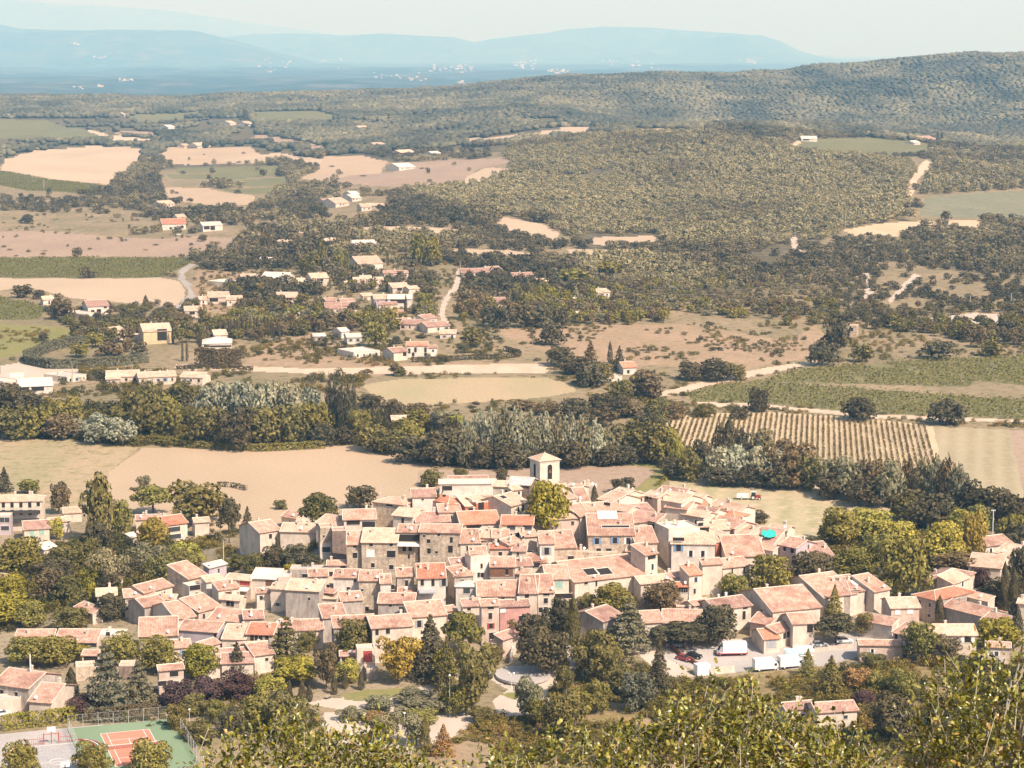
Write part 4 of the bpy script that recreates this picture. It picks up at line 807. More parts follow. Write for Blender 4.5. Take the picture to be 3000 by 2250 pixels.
def roof_mat(name, c1, c2, c3, mott=.75):
    m, nt, bs = new_mat(name); tc = N(nt, 'ShaderNodeTexCoord').outputs['Object']; g = N(nt, 'ShaderNodeNewGeometry').outputs['Position']
    oi = N(nt, 'ShaderNodeObjectInfo').outputs['Random']
    n1 = noise(nt, g, .62, 5, .75); v = N(nt, 'ShaderNodeTexVoronoi'); v.inputs['Scale'].default_value = 1.0
    nt.links.new(mapped(nt, tc, (3.6, 2.2, 2.2)), v.inputs['Vector'])
    col = mixc(nt, ramp(nt, n1, [(.40, (0, 0, 0)), (.60, (1, 1, 1))]).outputs[0], c1, c2)
    n5 = noise(nt, g, .23, 3, .6); col = mixc(nt, ramp(nt, n5, [(.50, (0, 0, 0)), (.66, (.75, .75, .75))]).outputs[0], col, c3)
    col = mixc(nt, ramp(nt, v.outputs['Color'], [(.55, (0, 0, 0)), (.9, (mott, mott, mott))]).outputs[0], col, c3)
    n3 = noise(nt, g, 2.6, 4, .75)
    col = mixc(nt, .7, col, ramp(nt, n3, [(.3, (.32, .30, .30)), (.7, (.68, .67, .66))]).outputs[0], 'OVERLAY')
    wv = N(nt, 'ShaderNodeTexWave'); wv.inputs['Scale'].default_value = .78; wv.inputs['Distortion'].default_value = .6; nt.links.new(tc, wv.inputs['Vector'])
    col = mixc(nt, .35, col, ramp(nt, wv.outputs[1], [(.0, (.33, .31, .30)), (.5, (.56, .56, .56))]).outputs[0], 'OVERLAY')
    hs = N(nt, 'ShaderNodeHueSaturation'); nt.links.new(col, hs.inputs['Color'])
    mr = N(nt, 'ShaderNodeMapRange'); mr.inputs['To Min'].default_value = .86; mr.inputs['To Max'].default_value = 1.12; nt.links.new(oi, mr.inputs[0]); nt.links.new(mr.outputs[0], hs.inputs['Value'])
    nt.links.new(hs.outputs[0], bs.inputs['Base Color'])
    b = N(nt, 'ShaderNodeBump'); b.inputs['Strength'].default_value = .5; b.inputs['Distance'].default_value = .12; nt.links.new(wv.outputs[1], b.inputs['Height']); nt.links.new(b.outputs[0], bs.inputs['Normal'])
    return m
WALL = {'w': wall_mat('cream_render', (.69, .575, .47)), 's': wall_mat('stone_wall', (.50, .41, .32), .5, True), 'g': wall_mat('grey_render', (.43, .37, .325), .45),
        'p': wall_mat('pink_render', (.62, .47, .385)), 'b': wall_mat('whitish_render', (.70, .62, .54)), 'o': wall_mat('orange_render', (.52, .20, .12)),
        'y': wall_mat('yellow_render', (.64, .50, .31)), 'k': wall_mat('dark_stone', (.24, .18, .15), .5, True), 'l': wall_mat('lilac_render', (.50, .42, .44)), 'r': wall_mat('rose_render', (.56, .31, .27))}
WWORD = {'w': 'cream', 's': 'stone', 'g': 'grey', 'p': 'pinkish', 'b': 'white', 'o': 'orange', 'y': 'yellow', 'k': 'dark stone', 'l': 'lilac', 'r': 'rose pink'}
ROOF = {'t': roof_mat('terracotta_tiles', (.46, .265, .185), (.57, .40, .305), (.31, .165, .12)), 'r': roof_mat('red_tiles', (.50, .215, .13), (.56, .29, .19), (.40, .15, .09), .5),
        'c': roof_mat('cream_tiles', (.61, .43, .305), (.68, .52, .395), (.50, .29, .19), .7), 'k': roof_mat('pinkish_tiles', (.41, .24, .185), (.50, .34, .27), (.27, .15, .115)),
        'm': roof_mat('grey_sheet', (.50, .47, .45), (.60, .57, .54), (.45, .42, .40), .3), 'x': roof_mat('white_sheet', (.64, .58, .51), (.68, .62, .55), (.55, .49, .43), .3)}
RWORD = {'t': 'terracotta roof', 'r': 'red tiled roof', 'c': 'pale cream roof', 'k': 'pinkish brown roof', 'm': 'grey sheet roof', 'x': 'white roof'}
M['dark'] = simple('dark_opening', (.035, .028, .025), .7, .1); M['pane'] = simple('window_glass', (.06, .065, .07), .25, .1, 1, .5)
M['surround'] = simple('window_surround', (.68, .61, .52)); M['mortar'] = simple('mortar_edge', (.66, .54, .43))
M['blue'] = simple('blue_paint', (.20, .30, .48)); M['redp'] = simple('red_paint', (.42, .075, .065)); M['greenp'] = simple('green_paint', (.32, .46, .38))
M['greyp'] = simple('grey_paint', (.36, .36, .36)); M['whitep'] = simple('white_paint', (.78, .76, .73), .6, .08); M['brownp'] = simple('brown_paint', (.20, .10, .06))
M['canvas'] = simple('canvas', (.74, .70, .64), .9, .1); M['turq'] = simple('turquoise_sheet', (.05, .52, .42), .5, .35, .8); M['solar'] = simple('glass_panel', (.60, .66, .64), .3, .1)
M['metal'] = simple('pale_metal', (.62, .60, .57), .5, .1); M['darkmetal'] = simple('dark_metal', (.07, .065, .06), .5, .1)
SH = {'b': 'blue', 'r': 'redp', 'n': 'greenp', 'y': 'greyp', 'w': 'whitep', 'd': 'brownp'}

HOUSES = []
def zmin_under(pts): return min(gz(x, y) for x, y in pts)
def house(c, x0, y0, x1, y1, rt, h, typ='gable', wall='w', roof='t', win=None, label=None, depth=None, back=None, yawk=1.0, chim=1, name='house', cat='house', roofbox=None, doors=None, awn=None, feat=None, grp=None, lift=0, sidewin=0):
    px0, py0 = SP(c, x0, y0); px1, py1 = SP(c, x1, y1); k = CR[c][2]
    A0 = hit(px0, py0, h + lift)
    pm = ray((px0 + px1) / 2, (py0 + py1) / 2)
    def onplane(px, py, z):
        a, b = ray(px, py); y = (z - CZ) / b; return Vector((a * y, y, z))
    dpy = (py1 - py0) * yawk; mid = (py0 + py1) / 2
    Mm = hit((px0 + px1) / 2, mid, h + lift)
    A0 = onplane(px0, mid - dpy / 2, Mm.z); B0 = onplane(px1, mid + dpy / 2, Mm.z)
    d = B0 - A0; d.z = 0; W = d.length
    if W > 1.6 * abs(B0.x - A0.x): # keep very oblique fronts sane
        dy = math.copysign(abs(B0.x - A0.x) * 1.25, B0.y - A0.y); A0 = Vector((A0.x, Mm.y - dy / 2, Mm.z)); B0 = Vector((B0.x, Mm.y + dy / 2, Mm.z)); d = B0 - A0; W = d.length
    yaw = math.atan2(d.y, d.x); s = scale_at(Mm)
    slope = .32 if typ != 'flat' else 0
    per = (mid - Y0P) ** 2 / (F0 * (CZ - Mm.z)) * math.cos(yaw) + slope * s * .98
    run = min(max(rt * k / per, 2.2), 13)
    if typ in ('gable', 'hip'): Dp = depth or run * 2
    elif typ == 'gx': Dp = depth or run
    elif typ == 'flat': Dp = depth or min(max(rt * k / max(per, .1), 4), 16)
    else: Dp = depth or run
    if typ == 'hip': run = min(run, W / 2, Dp / 2)
    ux = Vector((math.cos(yaw), math.sin(yaw), 0)); uy = Vector((-math.sin(yaw), math.cos(yaw), 0))
    cen = (A0 + B0) / 2
    corners = [cen - ux * W / 2, cen + ux * W / 2, cen + ux * W / 2 + uy * Dp, cen - ux * W / 2 + uy * Dp]
    gmin = min(gz(p.x, p.y) for p in corners); gfront = gz(cen.x, cen.y)
    base = Mm.z - h - lift
    rn = random.Random(int(px0 * 7 + py0 * 13))
    root = empty(name, (cen.x, cen.y, base), yaw)
    H = h + lift; lo = min(gmin - base, 0) - 1.0
    wb = MB(); rb = MB(); a = W / 2; ov = .35; th = .2
    def prism(prof, y0_, y1_): # profile in x,z extruded along y
        n = len(prof)
        wb.poly([(x, y0_, z) for x, z in prof]); wb.poly([(x, y1_, z) for x, z in reversed(prof)])
        for i in range(n):
            j = (i + 1) % n; wb.poly([(prof[i][0], y0_, prof[i][1]), (prof[i][0], y1_, prof[i][1]), (prof[j][0], y1_, prof[j][1]), (prof[j][0], y0_, prof[j][1])])
    def prismx(prof): # profile in y,z extruded along x
        n = len(prof)
        wb.poly([(-a, y, z) for y, z in reversed(prof)]); wb.poly([(a, y, z) for y, z in prof])
        for i in range(n):
            j = (i + 1) % n; wb.poly([(-a, prof[i][0], prof[i][1]), (a, prof[i][0], prof[i][1]), (a, prof[j][0], prof[j][1]), (-a, prof[j][0], prof[j][1])][::-1])
    def slab(p, q, r_, t):   # thick roof plane, corner points lower edge p,q then upper r_,t
        P4 = [Vector(v) for v in (p, q, r_, t)]; nrm = (P4[1] - P4[0]).cross(P4[3] - P4[0]).normalized()
        if nrm.z < 0: nrm = -nrm
        up = [v + nrm * th for v in P4]; rb.poly(up); rb.poly(list(reversed(P4)))
        for i in range(4):
            j = (i + 1) % 4; rb.poly([P4[i], P4[j], up[j], up[i]])
    def cap(p, q, r_=.16): rb.tube(p, q, r_, n=5, m=1)
    def zroof(x, y): return H
    if typ == 'gable':
        r = Dp / 2; zr = H + slope * r
        prismx([(0, lo), (Dp, lo), (Dp, H), (r, zr), (0, H)])
        slab((-a - ov, -ov, H - ov * slope), (a + ov, -ov, H - ov * slope), (a + ov, r, zr), (-a - ov, r, zr))
        slab((a + ov, Dp + ov, H - ov * slope), (-a - ov, Dp + ov, H - ov * slope), (-a - ov, r, zr), (a + ov, r, zr))
        cap((-a - ov, r, zr + th), (a + ov, r, zr + th)); cap((-a - ov, -ov, H - ov * slope + th), (-a - ov, r, zr + th), .13); cap((a + ov, -ov, H - ov * slope + th), (a + ov, r, zr + th), .13)
        zroof = lambda x, y: zr - abs(y - r) * slope
    elif typ == 'mono':
        zr = H + slope * Dp
        prismx([(0, lo), (Dp, lo), (Dp, zr), (0, H)])
        slab((-a - ov * .6, -ov, H - ov * slope), (a + ov * .6, -ov, H - ov * slope), (a + ov * .6, Dp + .2, zr + .2 * slope), (-a - ov * .6, Dp + .2, zr + .2 * slope))
        cap((-a - ov * .6, Dp, zr + th), (a + ov * .6, Dp, zr + th)); cap((-a - ov * .6, -ov, H - ov * slope + th), (-a - ov * .6, Dp, zr + th), .13)
        cap((a + ov * .6, -ov, H - ov * slope + th), (a + ov * .6, Dp, zr + th), .13)
        zroof = lambda x, y: H + slope * y
    elif typ == 'gx':
        zr = H + slope * a
        prism([(-a, lo), (a, lo), (a, H), (0, zr), (-a, H)], 0, Dp)
        slab((-a - ov, -ov, H - ov * slope), (-a - ov, Dp + ov, H - ov * slope), (0, Dp + ov, zr), (0, -ov, zr))
        slab((a + ov, Dp + ov, H - ov * slope), (a + ov, -ov, H - ov * slope), (0, -ov, zr), (0, Dp + ov, zr))
        cap((0, -ov, zr + th), (0, Dp + ov, zr + th)); cap((-a - ov, -ov, H - ov * slope + th), (0, -ov, zr + th), .13); cap((a + ov, -ov, H - ov * slope + th), (0, -ov, zr + th), .13)
        zroof = lambda x, y: zr - abs(x) * slope
    elif typ == 'hip':
        wb.box((0, Dp / 2, (H + lo) / 2), (W, Dp, H - lo)); r = min(a, Dp / 2); zr = H + slope * r
        e = [(-a - ov, -ov), (a + ov, -ov), (a + ov, Dp + ov), (-a - ov, Dp + ov)]; ze = H - ov * slope
        if a >= Dp / 2: r1, r2 = (-a + r, Dp / 2), (a - r, Dp / 2)
        else: r1, r2 = (0, r), (0, Dp - r)
        E = [(x, y, ze) for x, y in e]; R_ = [(r1[0], r1[1], zr), (r2[0], r2[1], zr)]
        if a >= Dp / 2: faces = [[E[0], E[1], R_[1], R_[0]], [E[1], E[2], R_[1]], [E[2], E[3], R_[0], R_[1]], [E[3], E[0], R_[0]]]
        else: faces = [[E[0], E[1], R_[0]], [E[1], E[2], R_[1], R_[0]], [E[2], E[3], R_[1]], [E[3], E[0], R_[0], R_[1]]]
        for f_ in faces: rb.poly([(x, y, z + th) for x, y, z in f_])
        for i in range(4): rb.poly([E[i], E[(i + 1) % 4], tuple(Vector(E[(i + 1) % 4]) + Vector((0, 0, th))), tuple(Vector(E[i]) + Vector((0, 0, th)))])
        rb.poly(list(reversed(E)))
        up = lambda v: (v[0], v[1], v[2] + th)
        for i, j in ((0, 0), (1, 1 if a >= Dp / 2 else 0), (2, 1), (3, 0 if a >= Dp / 2 else 1)): cap(up(E[i]), up(R_[j]), .13)
        cap(up(R_[0]), up(R_[1]), .14)
        zroof = lambda x, y: H + slope * min(a - abs(x), y, Dp - y)
    else:
        wb.box((0, Dp / 2, (H + lo) / 2), (W, Dp, H - lo))
        rb.box((0, Dp / 2, H + .04), (W - .3, Dp - .3, .1))
        for bx, by, bw, bd in ((0, .12, W, .24), (0, Dp - .12, W, .24), (-a + .12, Dp / 2, .24, Dp - .48), (a - .12, Dp / 2, .24, Dp - .48)): rb.box((bx, by, H + .2), (bw, bd, .4), m=1)
        zroof = lambda x, y: H
    wo = wb.build('wall', WALL[wall], root); ro = rb.build('roof', [ROOF[roof], M['mortar']], root)
    # openings
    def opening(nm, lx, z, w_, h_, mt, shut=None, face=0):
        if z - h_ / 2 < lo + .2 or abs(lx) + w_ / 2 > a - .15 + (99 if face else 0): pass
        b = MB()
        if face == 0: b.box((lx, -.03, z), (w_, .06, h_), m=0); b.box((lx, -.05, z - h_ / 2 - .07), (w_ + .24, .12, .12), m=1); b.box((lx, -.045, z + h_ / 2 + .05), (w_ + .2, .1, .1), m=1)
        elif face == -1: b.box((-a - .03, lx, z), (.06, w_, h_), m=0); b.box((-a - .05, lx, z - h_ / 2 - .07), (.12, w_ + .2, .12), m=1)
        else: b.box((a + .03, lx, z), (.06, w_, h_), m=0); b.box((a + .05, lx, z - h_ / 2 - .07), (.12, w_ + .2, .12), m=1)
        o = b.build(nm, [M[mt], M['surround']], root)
        if shut and face == 0:
            for sg in (-1, 1):
                q = MB(); q.box((lx + sg * (w_ * .75 + .03), -.07, z), (w_ * .5, .05, h_ + .1)); q.build('shutter', M[SH[shut]], root)
    if win is not None and not win and typ != 'flat' and H > 3.4:
        nw = max(int(W // 3.6), 1)
        for st in range(max(int(h // 3.0), 1)):
            for i in range(nw):
                if rn.random() < .5: opening('window', -a + W * (i + .5) / nw + rn.uniform(-.7, .7), H - 1.4 - 2.7 * st + rn.uniform(-.2, .2), rn.choice((.6, .8, .9)), rn.choice((.8, 1.1, 1.35)), rn.choice(('dark', 'pane')), rn.choice((None, None, None, 'y', 'w')))
    for (cx, cy, w_, d_, mt) in (roofbox or []):
        t = (cx - x0) / (x1 - x0); lx = (t - .5) * W; ly = max((y0 + (y1 - y0) * t - cy) * k / per, d_ / 2 + .3)
        b = MB(); up_ = slope; q = []
        for sx_, sy_ in ((-1, -1), (1, -1), (1, 1), (-1, 1)):
            yy_ = ly + sy_ * d_ / 2; q.append((lx + sx_ * w_ / 2, yy_, H + slope * yy_ + th + .1))
        b.poly(q, 0)
        for i in range(4): b.tube(q[i], q[(i + 1) % 4], .12, n=5, m=1)
        b.build('roof_opening' if mt == 'dark' else 'skylight', [M[mt], M['surround']], root)
    if win is None:
        win = []
        nst = max(int(h // 2.7), 1); nw = max(int(W // 3.3), 1)
        for st in range(nst):
            for i in range(nw):
                if rn.random() < .78: opening('window', -a + W * (i + .5) / nw + rn.uniform(-.4, .4), H - 1.35 - 2.7 * st, rn.choice((.8, .95, 1.1)), rn.choice((1.1, 1.35, 1.5)), rn.choice(('dark', 'pane')), rn.choice((None, None, 'y', 'w', 'd', 'b')) if wall in 'wbpy' else None)
    else:
        for wv in win:
            cx, cy = wv[0], wv[1]; w_ = wv[2] if len(wv) > 2 else .95; h_ = wv[3] if len(wv) > 3 else 1.35
            sh = wv[4] if len(wv) > 4 else None; nm = wv[5] if len(wv) > 5 else 'window'; mt = wv[6] if len(wv) > 6 else 'dark'
            t = (cx - x0) / (x1 - x0); ye = y0 + (y1 - y0) * t
            opening(nm, (t - .5) * W, H - (cy - ye) * k / (s * .985), w_, h_, mt, sh)
    for i in range(sidewin): opening('window', Dp * (.3 + .35 * (i % 2)), H - 1.6 - 2.8 * (i // 2), .9, 1.3, 'dark', None, -1)
    if awn:
        for (cx, cy, w_, mt) in awn:
            t = (cx - x0) / (x1 - x0); z = H - (cy - (y0 + (y1 - y0) * t)) * k / s; b = MB(); lx = (t - .5) * W
            b.poly([(lx - w_ / 2, -.02, z + .5), (lx + w_ / 2, -.02, z + .5), (lx + w_ / 2, -1.6, z), (lx - w_ / 2, -1.6, z)]); b.poly([(lx - w_ / 2, -1.6, z), (lx + w_ / 2, -1.6, z), (lx + w_ / 2, -1.6, z - .25), (lx - w_ / 2, -1.6, z - .25)])
            b.build('awning', M[mt], root)
    for i in range(chim):
        x = rn.uniform(-a * .75, a * .75); y = Dp * rn.uniform(.45, .8) if typ != 'hip' else Dp * .5; z = zroof(x, y); b = MB(); ch = rn.uniform(.9, 1.4)
        b.box((x, y, z + ch / 2 - .2), (.62, .5, ch + .4), m=0); b.box((x, y, z + ch + .06), (.78, .66, .12), m=1); b.box((x, y, z + ch + .2), (.3, .3, .2), m=0)
        b.build('chimney', [WALL['w'], M['surround']], root)
    if mid > 1400 and rn.random() < .3 and name == 'house':
        b = MB(); x = rn.uniform(-a * .8, a * .8); y = .5; z = zroof(x, y) + .3; b.tube((x, y, z - .4), (x, y, z + .4), .03, n=5); b.tube((x, y - .1, z + .6), (x + .05, y - .2, z + .63), .42, .36, 12); b.build('satellite_dish', M['whitep'], root)
    if name == 'hotel':
        for zz in (H - 2.6, H - 5.2):
            b = MB(); b.box((1.5, -.7, zz - 1.0), (15, 1.4, .15)); b.box((1.5, -1.38, zz - .45), (15, .05, .9)); b.build('balcony', M['darkmetal'], root)
    HOUSES.append(dict(root=root, wall=wall, roof=roof, px=(px0 + px1) / 2, py=mid, label=label, cat=cat, W=W, h=h, typ=typ, feat=feat, grp=grp))
    BLOCK.append((cen.x + uy.x * Dp / 2, cen.y + uy.y * Dp / 2, max(W, Dp) * .5 + 1.5))
    return root, W, Dp, H
# ------------------------------------------------------------------ the village: fronts read off the photograph
def HH(c, rows):
    for r_ in rows:
        kw = r_[9] if len(r_) > 9 else {}
        house(c, *r_[:9], **kw)
# c, x0,y0,x1,y1, roof height, wall m, type, wall, roof, {windows...}
HH('K2', [
 (42, 780, 258, 748, 110, 6.0, 'gable', 'w', 't', dict(win=[(155, 815)], feat='small window and garden in front')),
 (262, 765, 640, 775, 95, 4.0, 'mono', 'w', 'c', dict(win=[], chim=2, feat='long low roof')),
 (275, 602, 430, 625, 60, 3.5, 'gable', 'p', 't', dict(win=[])),
 (645, 672, 930, 715, 95, 5.5, 'mono', 'p', 'c', dict(win=[])),
 (692, 728, 835, 722, 40, 8.5, 'flat', 's', 't', dict(win=[(730, 815, .5, .6)], chim=0)),
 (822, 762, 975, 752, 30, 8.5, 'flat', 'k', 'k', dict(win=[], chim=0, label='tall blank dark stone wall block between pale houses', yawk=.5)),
 (690, 902, 812, 898, 40, 4.2, 'flat', 'b', 'x', dict(win=[(758, 958, 2.2, 1.4, None, 'window', 'pane')], chim=0)),
 (950, 640, 1290, 632, 110, 6.5, 'gable', 'w', 't', dict(win=[(1050, 668, 3.6, 1.2), (1190, 685, 2.2, 1.6), (1258, 685, 1.4, 1.6)], feat='wide dark terrace openings under its roof')),
 (1268, 442, 1592, 478, 65, 6.5, 'hip', 's', 'c', dict(win=[(1440, 480, 2, .6)], feat='many-faced pale roof')),
 (1480, 590, 1690, 612, 85, 6.5, 'gable', 'w', 'c', dict(win=[(1585, 645, .7, 1.5)], sidewin=1)),
 (1690, 395, 1935, 390, 98, 6.5, 'gable', 'b', 'k', dict(win=[(1800, 418, .6, .5)], label='tall white house with plain front and pink roof at the field edge', depth=9)),
 (1735, 668, 2092, 660, 112, 4.5, 'gable', 's', 'k', dict(win=[])),
 (1768, 772, 2200, 782, 92, 11, 'gable', 's', 't', dict(win=[(1815, 812, .6, .7), (1975, 800, .6, .7), (2105, 788, 1.2, .5), (1865, 868, .9, 1.1), (2110, 855, .7, 1.6), (1868, 975, .9, 1.5), (1950, 990, .7, .7), (2100, 955, 1.2, 2.0)], label='largest stone house of the upper row with eight small dark windows', chim=0)),
 (1530, 772, 1752, 776, 85, 10.5, 'mono', 's', 't', dict(win=[(1648, 835, 5.2, 1.9), (1600, 948, .9, 1.6), (1665, 948, .9, 1.6), (1650, 1035, .5, 1.3)], awn=[(1645, 905, 6.2, 'canvas')], label='stone house with roofed loggia above a pale awning')),
 (1140, 882, 1522, 886, 155, 10.5, 'mono', 's', 'c', dict(win=[(1243, 905, .9, 1), (1460, 908, .8, .8), (1235, 1000, 2.2, 1.9, None, 'window', 'whitep'), (1460, 1008, 2.2, 1.9), (1260, 1130, .9, 1.2), (1460, 1150, 1.1, 1.2)], label='stone house with half cream half orange roof beside the loggia house')),
 (982, 908, 1136, 906, 145, 10, 'mono', 's', 't', dict(win=[(1070, 925, .9, .8), (1068, 1022, 1.2, 1.5)], feat='narrow front')),
 (772, 1130, 1000, 1128, 50, 5, 'gable', 'w', 't', dict(win=[(940, 1152, 1.4, .9), (812, 1222, 1, 1.2)])),
])
HH('K3', [
 (508, 436, 1112, 432, 48, 4, 'gable', 'b', 'x', dict(win=[(590, 480, 3.4, 1.6)], label='long low building with a white roof in front of the pink field', chim=0)),
 (610, 392, 1025, 386, 42, 4.5, 'gable', 'w', 'k', dict(win=[], label='long building with pink roof behind the long white roof', chim=0)),
 (600, 652, 800, 618, 130, 5, 'hip', 'w', 'r', dict(win=[], chim=0, label='house with plain red hipped roof beside the dark palm')),
 (785, 680, 905, 668, 110, 5, 'mono', 'o', 'c', dict(win=[(845, 715, 1.5, 1.2)], chim=0)),
 (905, 660, 1005, 590, 60, 5, 'mono', 'w', 'c', dict(win=[], chim=0)),
 (905, 668, 1092, 600, 14, 5.5, 'flat', 'o', 't', dict(win=[(955, 688, 1.9, 2.4)], chim=0, yawk=.4, label='orange walled courtyard house with dark arched opening')),
 (1282, 682, 1460, 624, 160, 5.5, 'gable', 'w', 'c', dict(win=[(1358, 712, .8, 1.6), (1408, 690, .8, 1.6)], label='cream house with a dark square hole in its pale roof', depth=12, yawk=.8, sidewin=0, roofbox=[(1330, 590, 2.2, 1.8, 'dark')])),
 (1085, 462, 1322, 470, 60, 5.5, 'gable', 'w', 'c', dict(win=[])),
 (1290, 505, 1395, 492, 50, 6, 'mono', 'w', 'c', dict(win=[(1365, 530, .6, .9)])),
 (1885, 470, 2012, 492, 26, 5, 'gable', 'w', 'c', dict(win=[])),
 (2010, 462, 2180, 470, 24, 4.5, 'flat', 'w', 'c', dict(win=[], chim=1)),
 (1895, 602, 1988, 584, 80, 7, 'mono', 'w', 't', dict(win=[])),
 (2010, 628, 2130, 622, 150, 5, 'mono', 'w', 't', dict(win=[], chim=0)),
 (740, 880, 1150, 855, 140, 5.5, 'gable', 'w', 'r', dict(win=[(850, 905, 2.5, 1.1), (925, 900, 1.6, 1.1)], label='house with broad orange-red roof in front of the orange courtyard', yawk=.6)),
 (1180, 875, 1512, 878, 100, 8, 'gable', 'w', 'r', dict(win=[(1282, 902, 2.2, 1.4, None, 'window', 'pane'), (1455, 902, 2.4, 1.4, None, 'window', 'pane'), (1275, 995, .8, 1.3), (1350, 998, 1.1, 1.8), (1432, 970, .9, .9)], feat='two wide glazed windows under the eaves')),
 (1478, 852, 1668, 834, 95, 4, 'mono', 'g', 'm', dict(win=[(1590, 860, 4.5, .9)], chim=0, label='lean-to with pale grey sheet roof under the bright plane tree')),
 (1708, 822, 2052, 802, 44, 6, 'gable', 'p', 'c', dict(win=[])),
 (732, 1080, 940, 1076, 155, 8, 'mono', 'w', 't', dict(win=[])),
 (905, 1010, 1070, 1020, 95, 6.5, 'mono', 'w', 'c', dict(win=[(942, 1028, .8, .9)])),
 (1080, 1022, 1262, 1020, 92, 7, 'mono', 's', 't', dict(win=[(1155, 1052, 1.6, 1.1)])),
 (1592, 1082, 1748, 1080, 135, 9, 'mono', 'b', 't', dict(win=[(1665, 1160, 1.2, 2.0, 'y')], sidewin=0, feat='grey-blue shutters')),
 (1742, 1130, 1982, 1122, 190, 7, 'mono', 's', 't', dict(win=[(1925, 1232, 1.6, 1)])),
 (836, 1195, 1012, 1192, 82, 9, 'mono', 'b', 't', dict(win=[(965, 1215, 3.2, 1.3, None, 'window', 'pane')], feat='wide glazed strip under the roof')),
 (1052, 1135, 1282, 1132, 55, 7, 'mono', 'p', 'r', dict(win=[])),
 (1288, 1162, 1440, 1166, 62, 7, 'mono', 'w', 'k', dict(win=[(1355, 1190, .5, .9)])),
 (1440, 1278, 1662, 1282, 82, 5, 'gable', 'w', 't', dict(win=[])),
 (1260, 1100, 1400, 1060, 60, 7, 'mono', 'p', 't', dict(win=[(1410, 1010, .8, .8)])),
 (1960, 740, 2210, 700, 70, 6, 'gable', 'w', 'k', dict(win=[], chim=1)),
 (1400, 1010, 1560, 1000, 70, 6, 'mono', 'w', 't', dict(win=[])),
])
HH('K4', [
 (88, 992, 585, 990, 245, 8, 'mono', 's', 't', dict(win=[(180, 1052, 1.1, 1.7, 'b'), (375, 1045, 1.1, 1.7, 'b'), (520, 1050, 1.1, 1.7, 'w'), (200, 1150, 1.2, 1), (310, 1150, 1.4, 1)], label='broad stone house with blue shutters and a white skylight on its roof', depth=11, roofbox=[(315, 775, 5.2, 4.0, 'solar'), (390, 905, 7.5, 1.3, 'dark')])),
 (598, 1078, 832, 1070, 180, 8, 'mono', 'p', 't', dict(win=[])),
 (595, 855, 875, 828, 190, 6, 'gable', 's', 'k', dict(win=[], chim=0, feat='broad mottled roof', sidewin=2)),
 (545, 580, 690, 562, 34, 5.5, 'gable', 'p', 'c', dict(win=[(610, 610, .8, 1.3), (655, 600, .8, 1.3)])),
 (690, 548, 838, 600, 50, 5.5, 'gable', 'p', 'c', dict(win=[(725, 575, .8, 1), (762, 582, .8, 1)], chim=1)),
 (838, 602, 1095, 645, 90, 6, 'gable', 'w', 'c', dict(win=[(880, 595, .8, 1)], chim=2)),
 (920, 690, 1150, 716, 90, 5, 'gable', 'w', 't', dict(win=[], chim=2)),
 (1080, 590, 1300, 620, 60, 4.5, 'gable', 'w', 'c', dict(win=[], chim=1)),
 (1120, 690, 1390, 668, 70, 5, 'gable', 'w', 'r', dict(win=[], chim=1)),
 (1290, 800, 1450, 812, 72, 4.5, 'gable', 'p', 'r', dict(win=[(1400, 840, 1.2, .8)], chim=0)),
 (1450, 762, 1670, 802, 60, 4.5, 'hip', 'w', 'r', dict(win=[], chim=1)),
 (1390, 660, 1700, 740, 60, 3.5, 'gable', 'w', 'c', dict(win=[], chim=2)),
 (1100, 760, 1330, 800, 60, 5, 'gable', 'w', 'c', dict(win=[])),
 (985, 1080, 1455, 1086, 115, 9, 'hip', 'b', 'c', dict(win=[(1060, 1030, 3, .9), (1062, 1122, 1.2, 2.0, 'b'), (1195, 1188, .9, 1.7, 'w'), (1325, 1190, .9, 1.7, 'w')], label='large white house with pale hipped roof and blue shuttered window', depth=14, sidewin=4)),
 (955, 935, 1292, 905, 70, 10, 'flat', 'b', 'x', dict(win=[(1300, 870, 1.5, 1)], chim=3, feat='white terrace with chimneys')),
 (1290, 900, 1400, 895, 34, 8, 'mono', 'w', 'c', dict(win=[(1340, 925, 2.6, 2)], chim=0)),
 (1400, 935, 1622, 925, 100, 5, 'mono', 'w', 'c', dict(win=[])),
 (1470, 1070, 1640, 1010, 110, 5.5, 'mono', 'o', 't', dict(win=[(1545, 1130, .8, 1.4)], chim=0)),
 (1580, 1222, 1990, 1214, 235, 6, 'mono', 'w', 't', dict(win=[], chim=0, label='house with very long tiled roof sloping down below the turquoise sheet')),
 (1780, 1050, 2080, 1110, 170, 4.0, 'mono', 'p', 'k', dict(win=[], chim=0, label='low pink roof terrace carrying the turquoise sheet', yawk=.6)),
 (1680, 960, 1800, 1010, 90, 5, 'mono', 'w', 'c', dict(win=[], chim=1)),
 (1830, 1090, 2080, 1180, 40, 5, 'mono', 'w', 'c', dict(win=[], chim=0, yawk=.6)),
 (1760, 1110, 1960, 1215, 60, 3.5, 'mono', 'w', 'c', dict(win=[], chim=0, yawk=.6)),
 (250, 700, 520, 740, 60, 6, 'gable', 'w', 'c', dict(win=[(290, 650, 2, .8)], chim=1)),
 (0, 790, 230, 760, 130, 6, 'gable', 'w', 't', dict(win=[], chim=2)),
 (330, 520, 480, 580, 60, 5.5, 'gable', 'w', 'c', dict(win=[], chim=1)),
 (200, 600, 350, 640, 90, 5, 'gable', 'w', 'c', dict(win=[])),
])
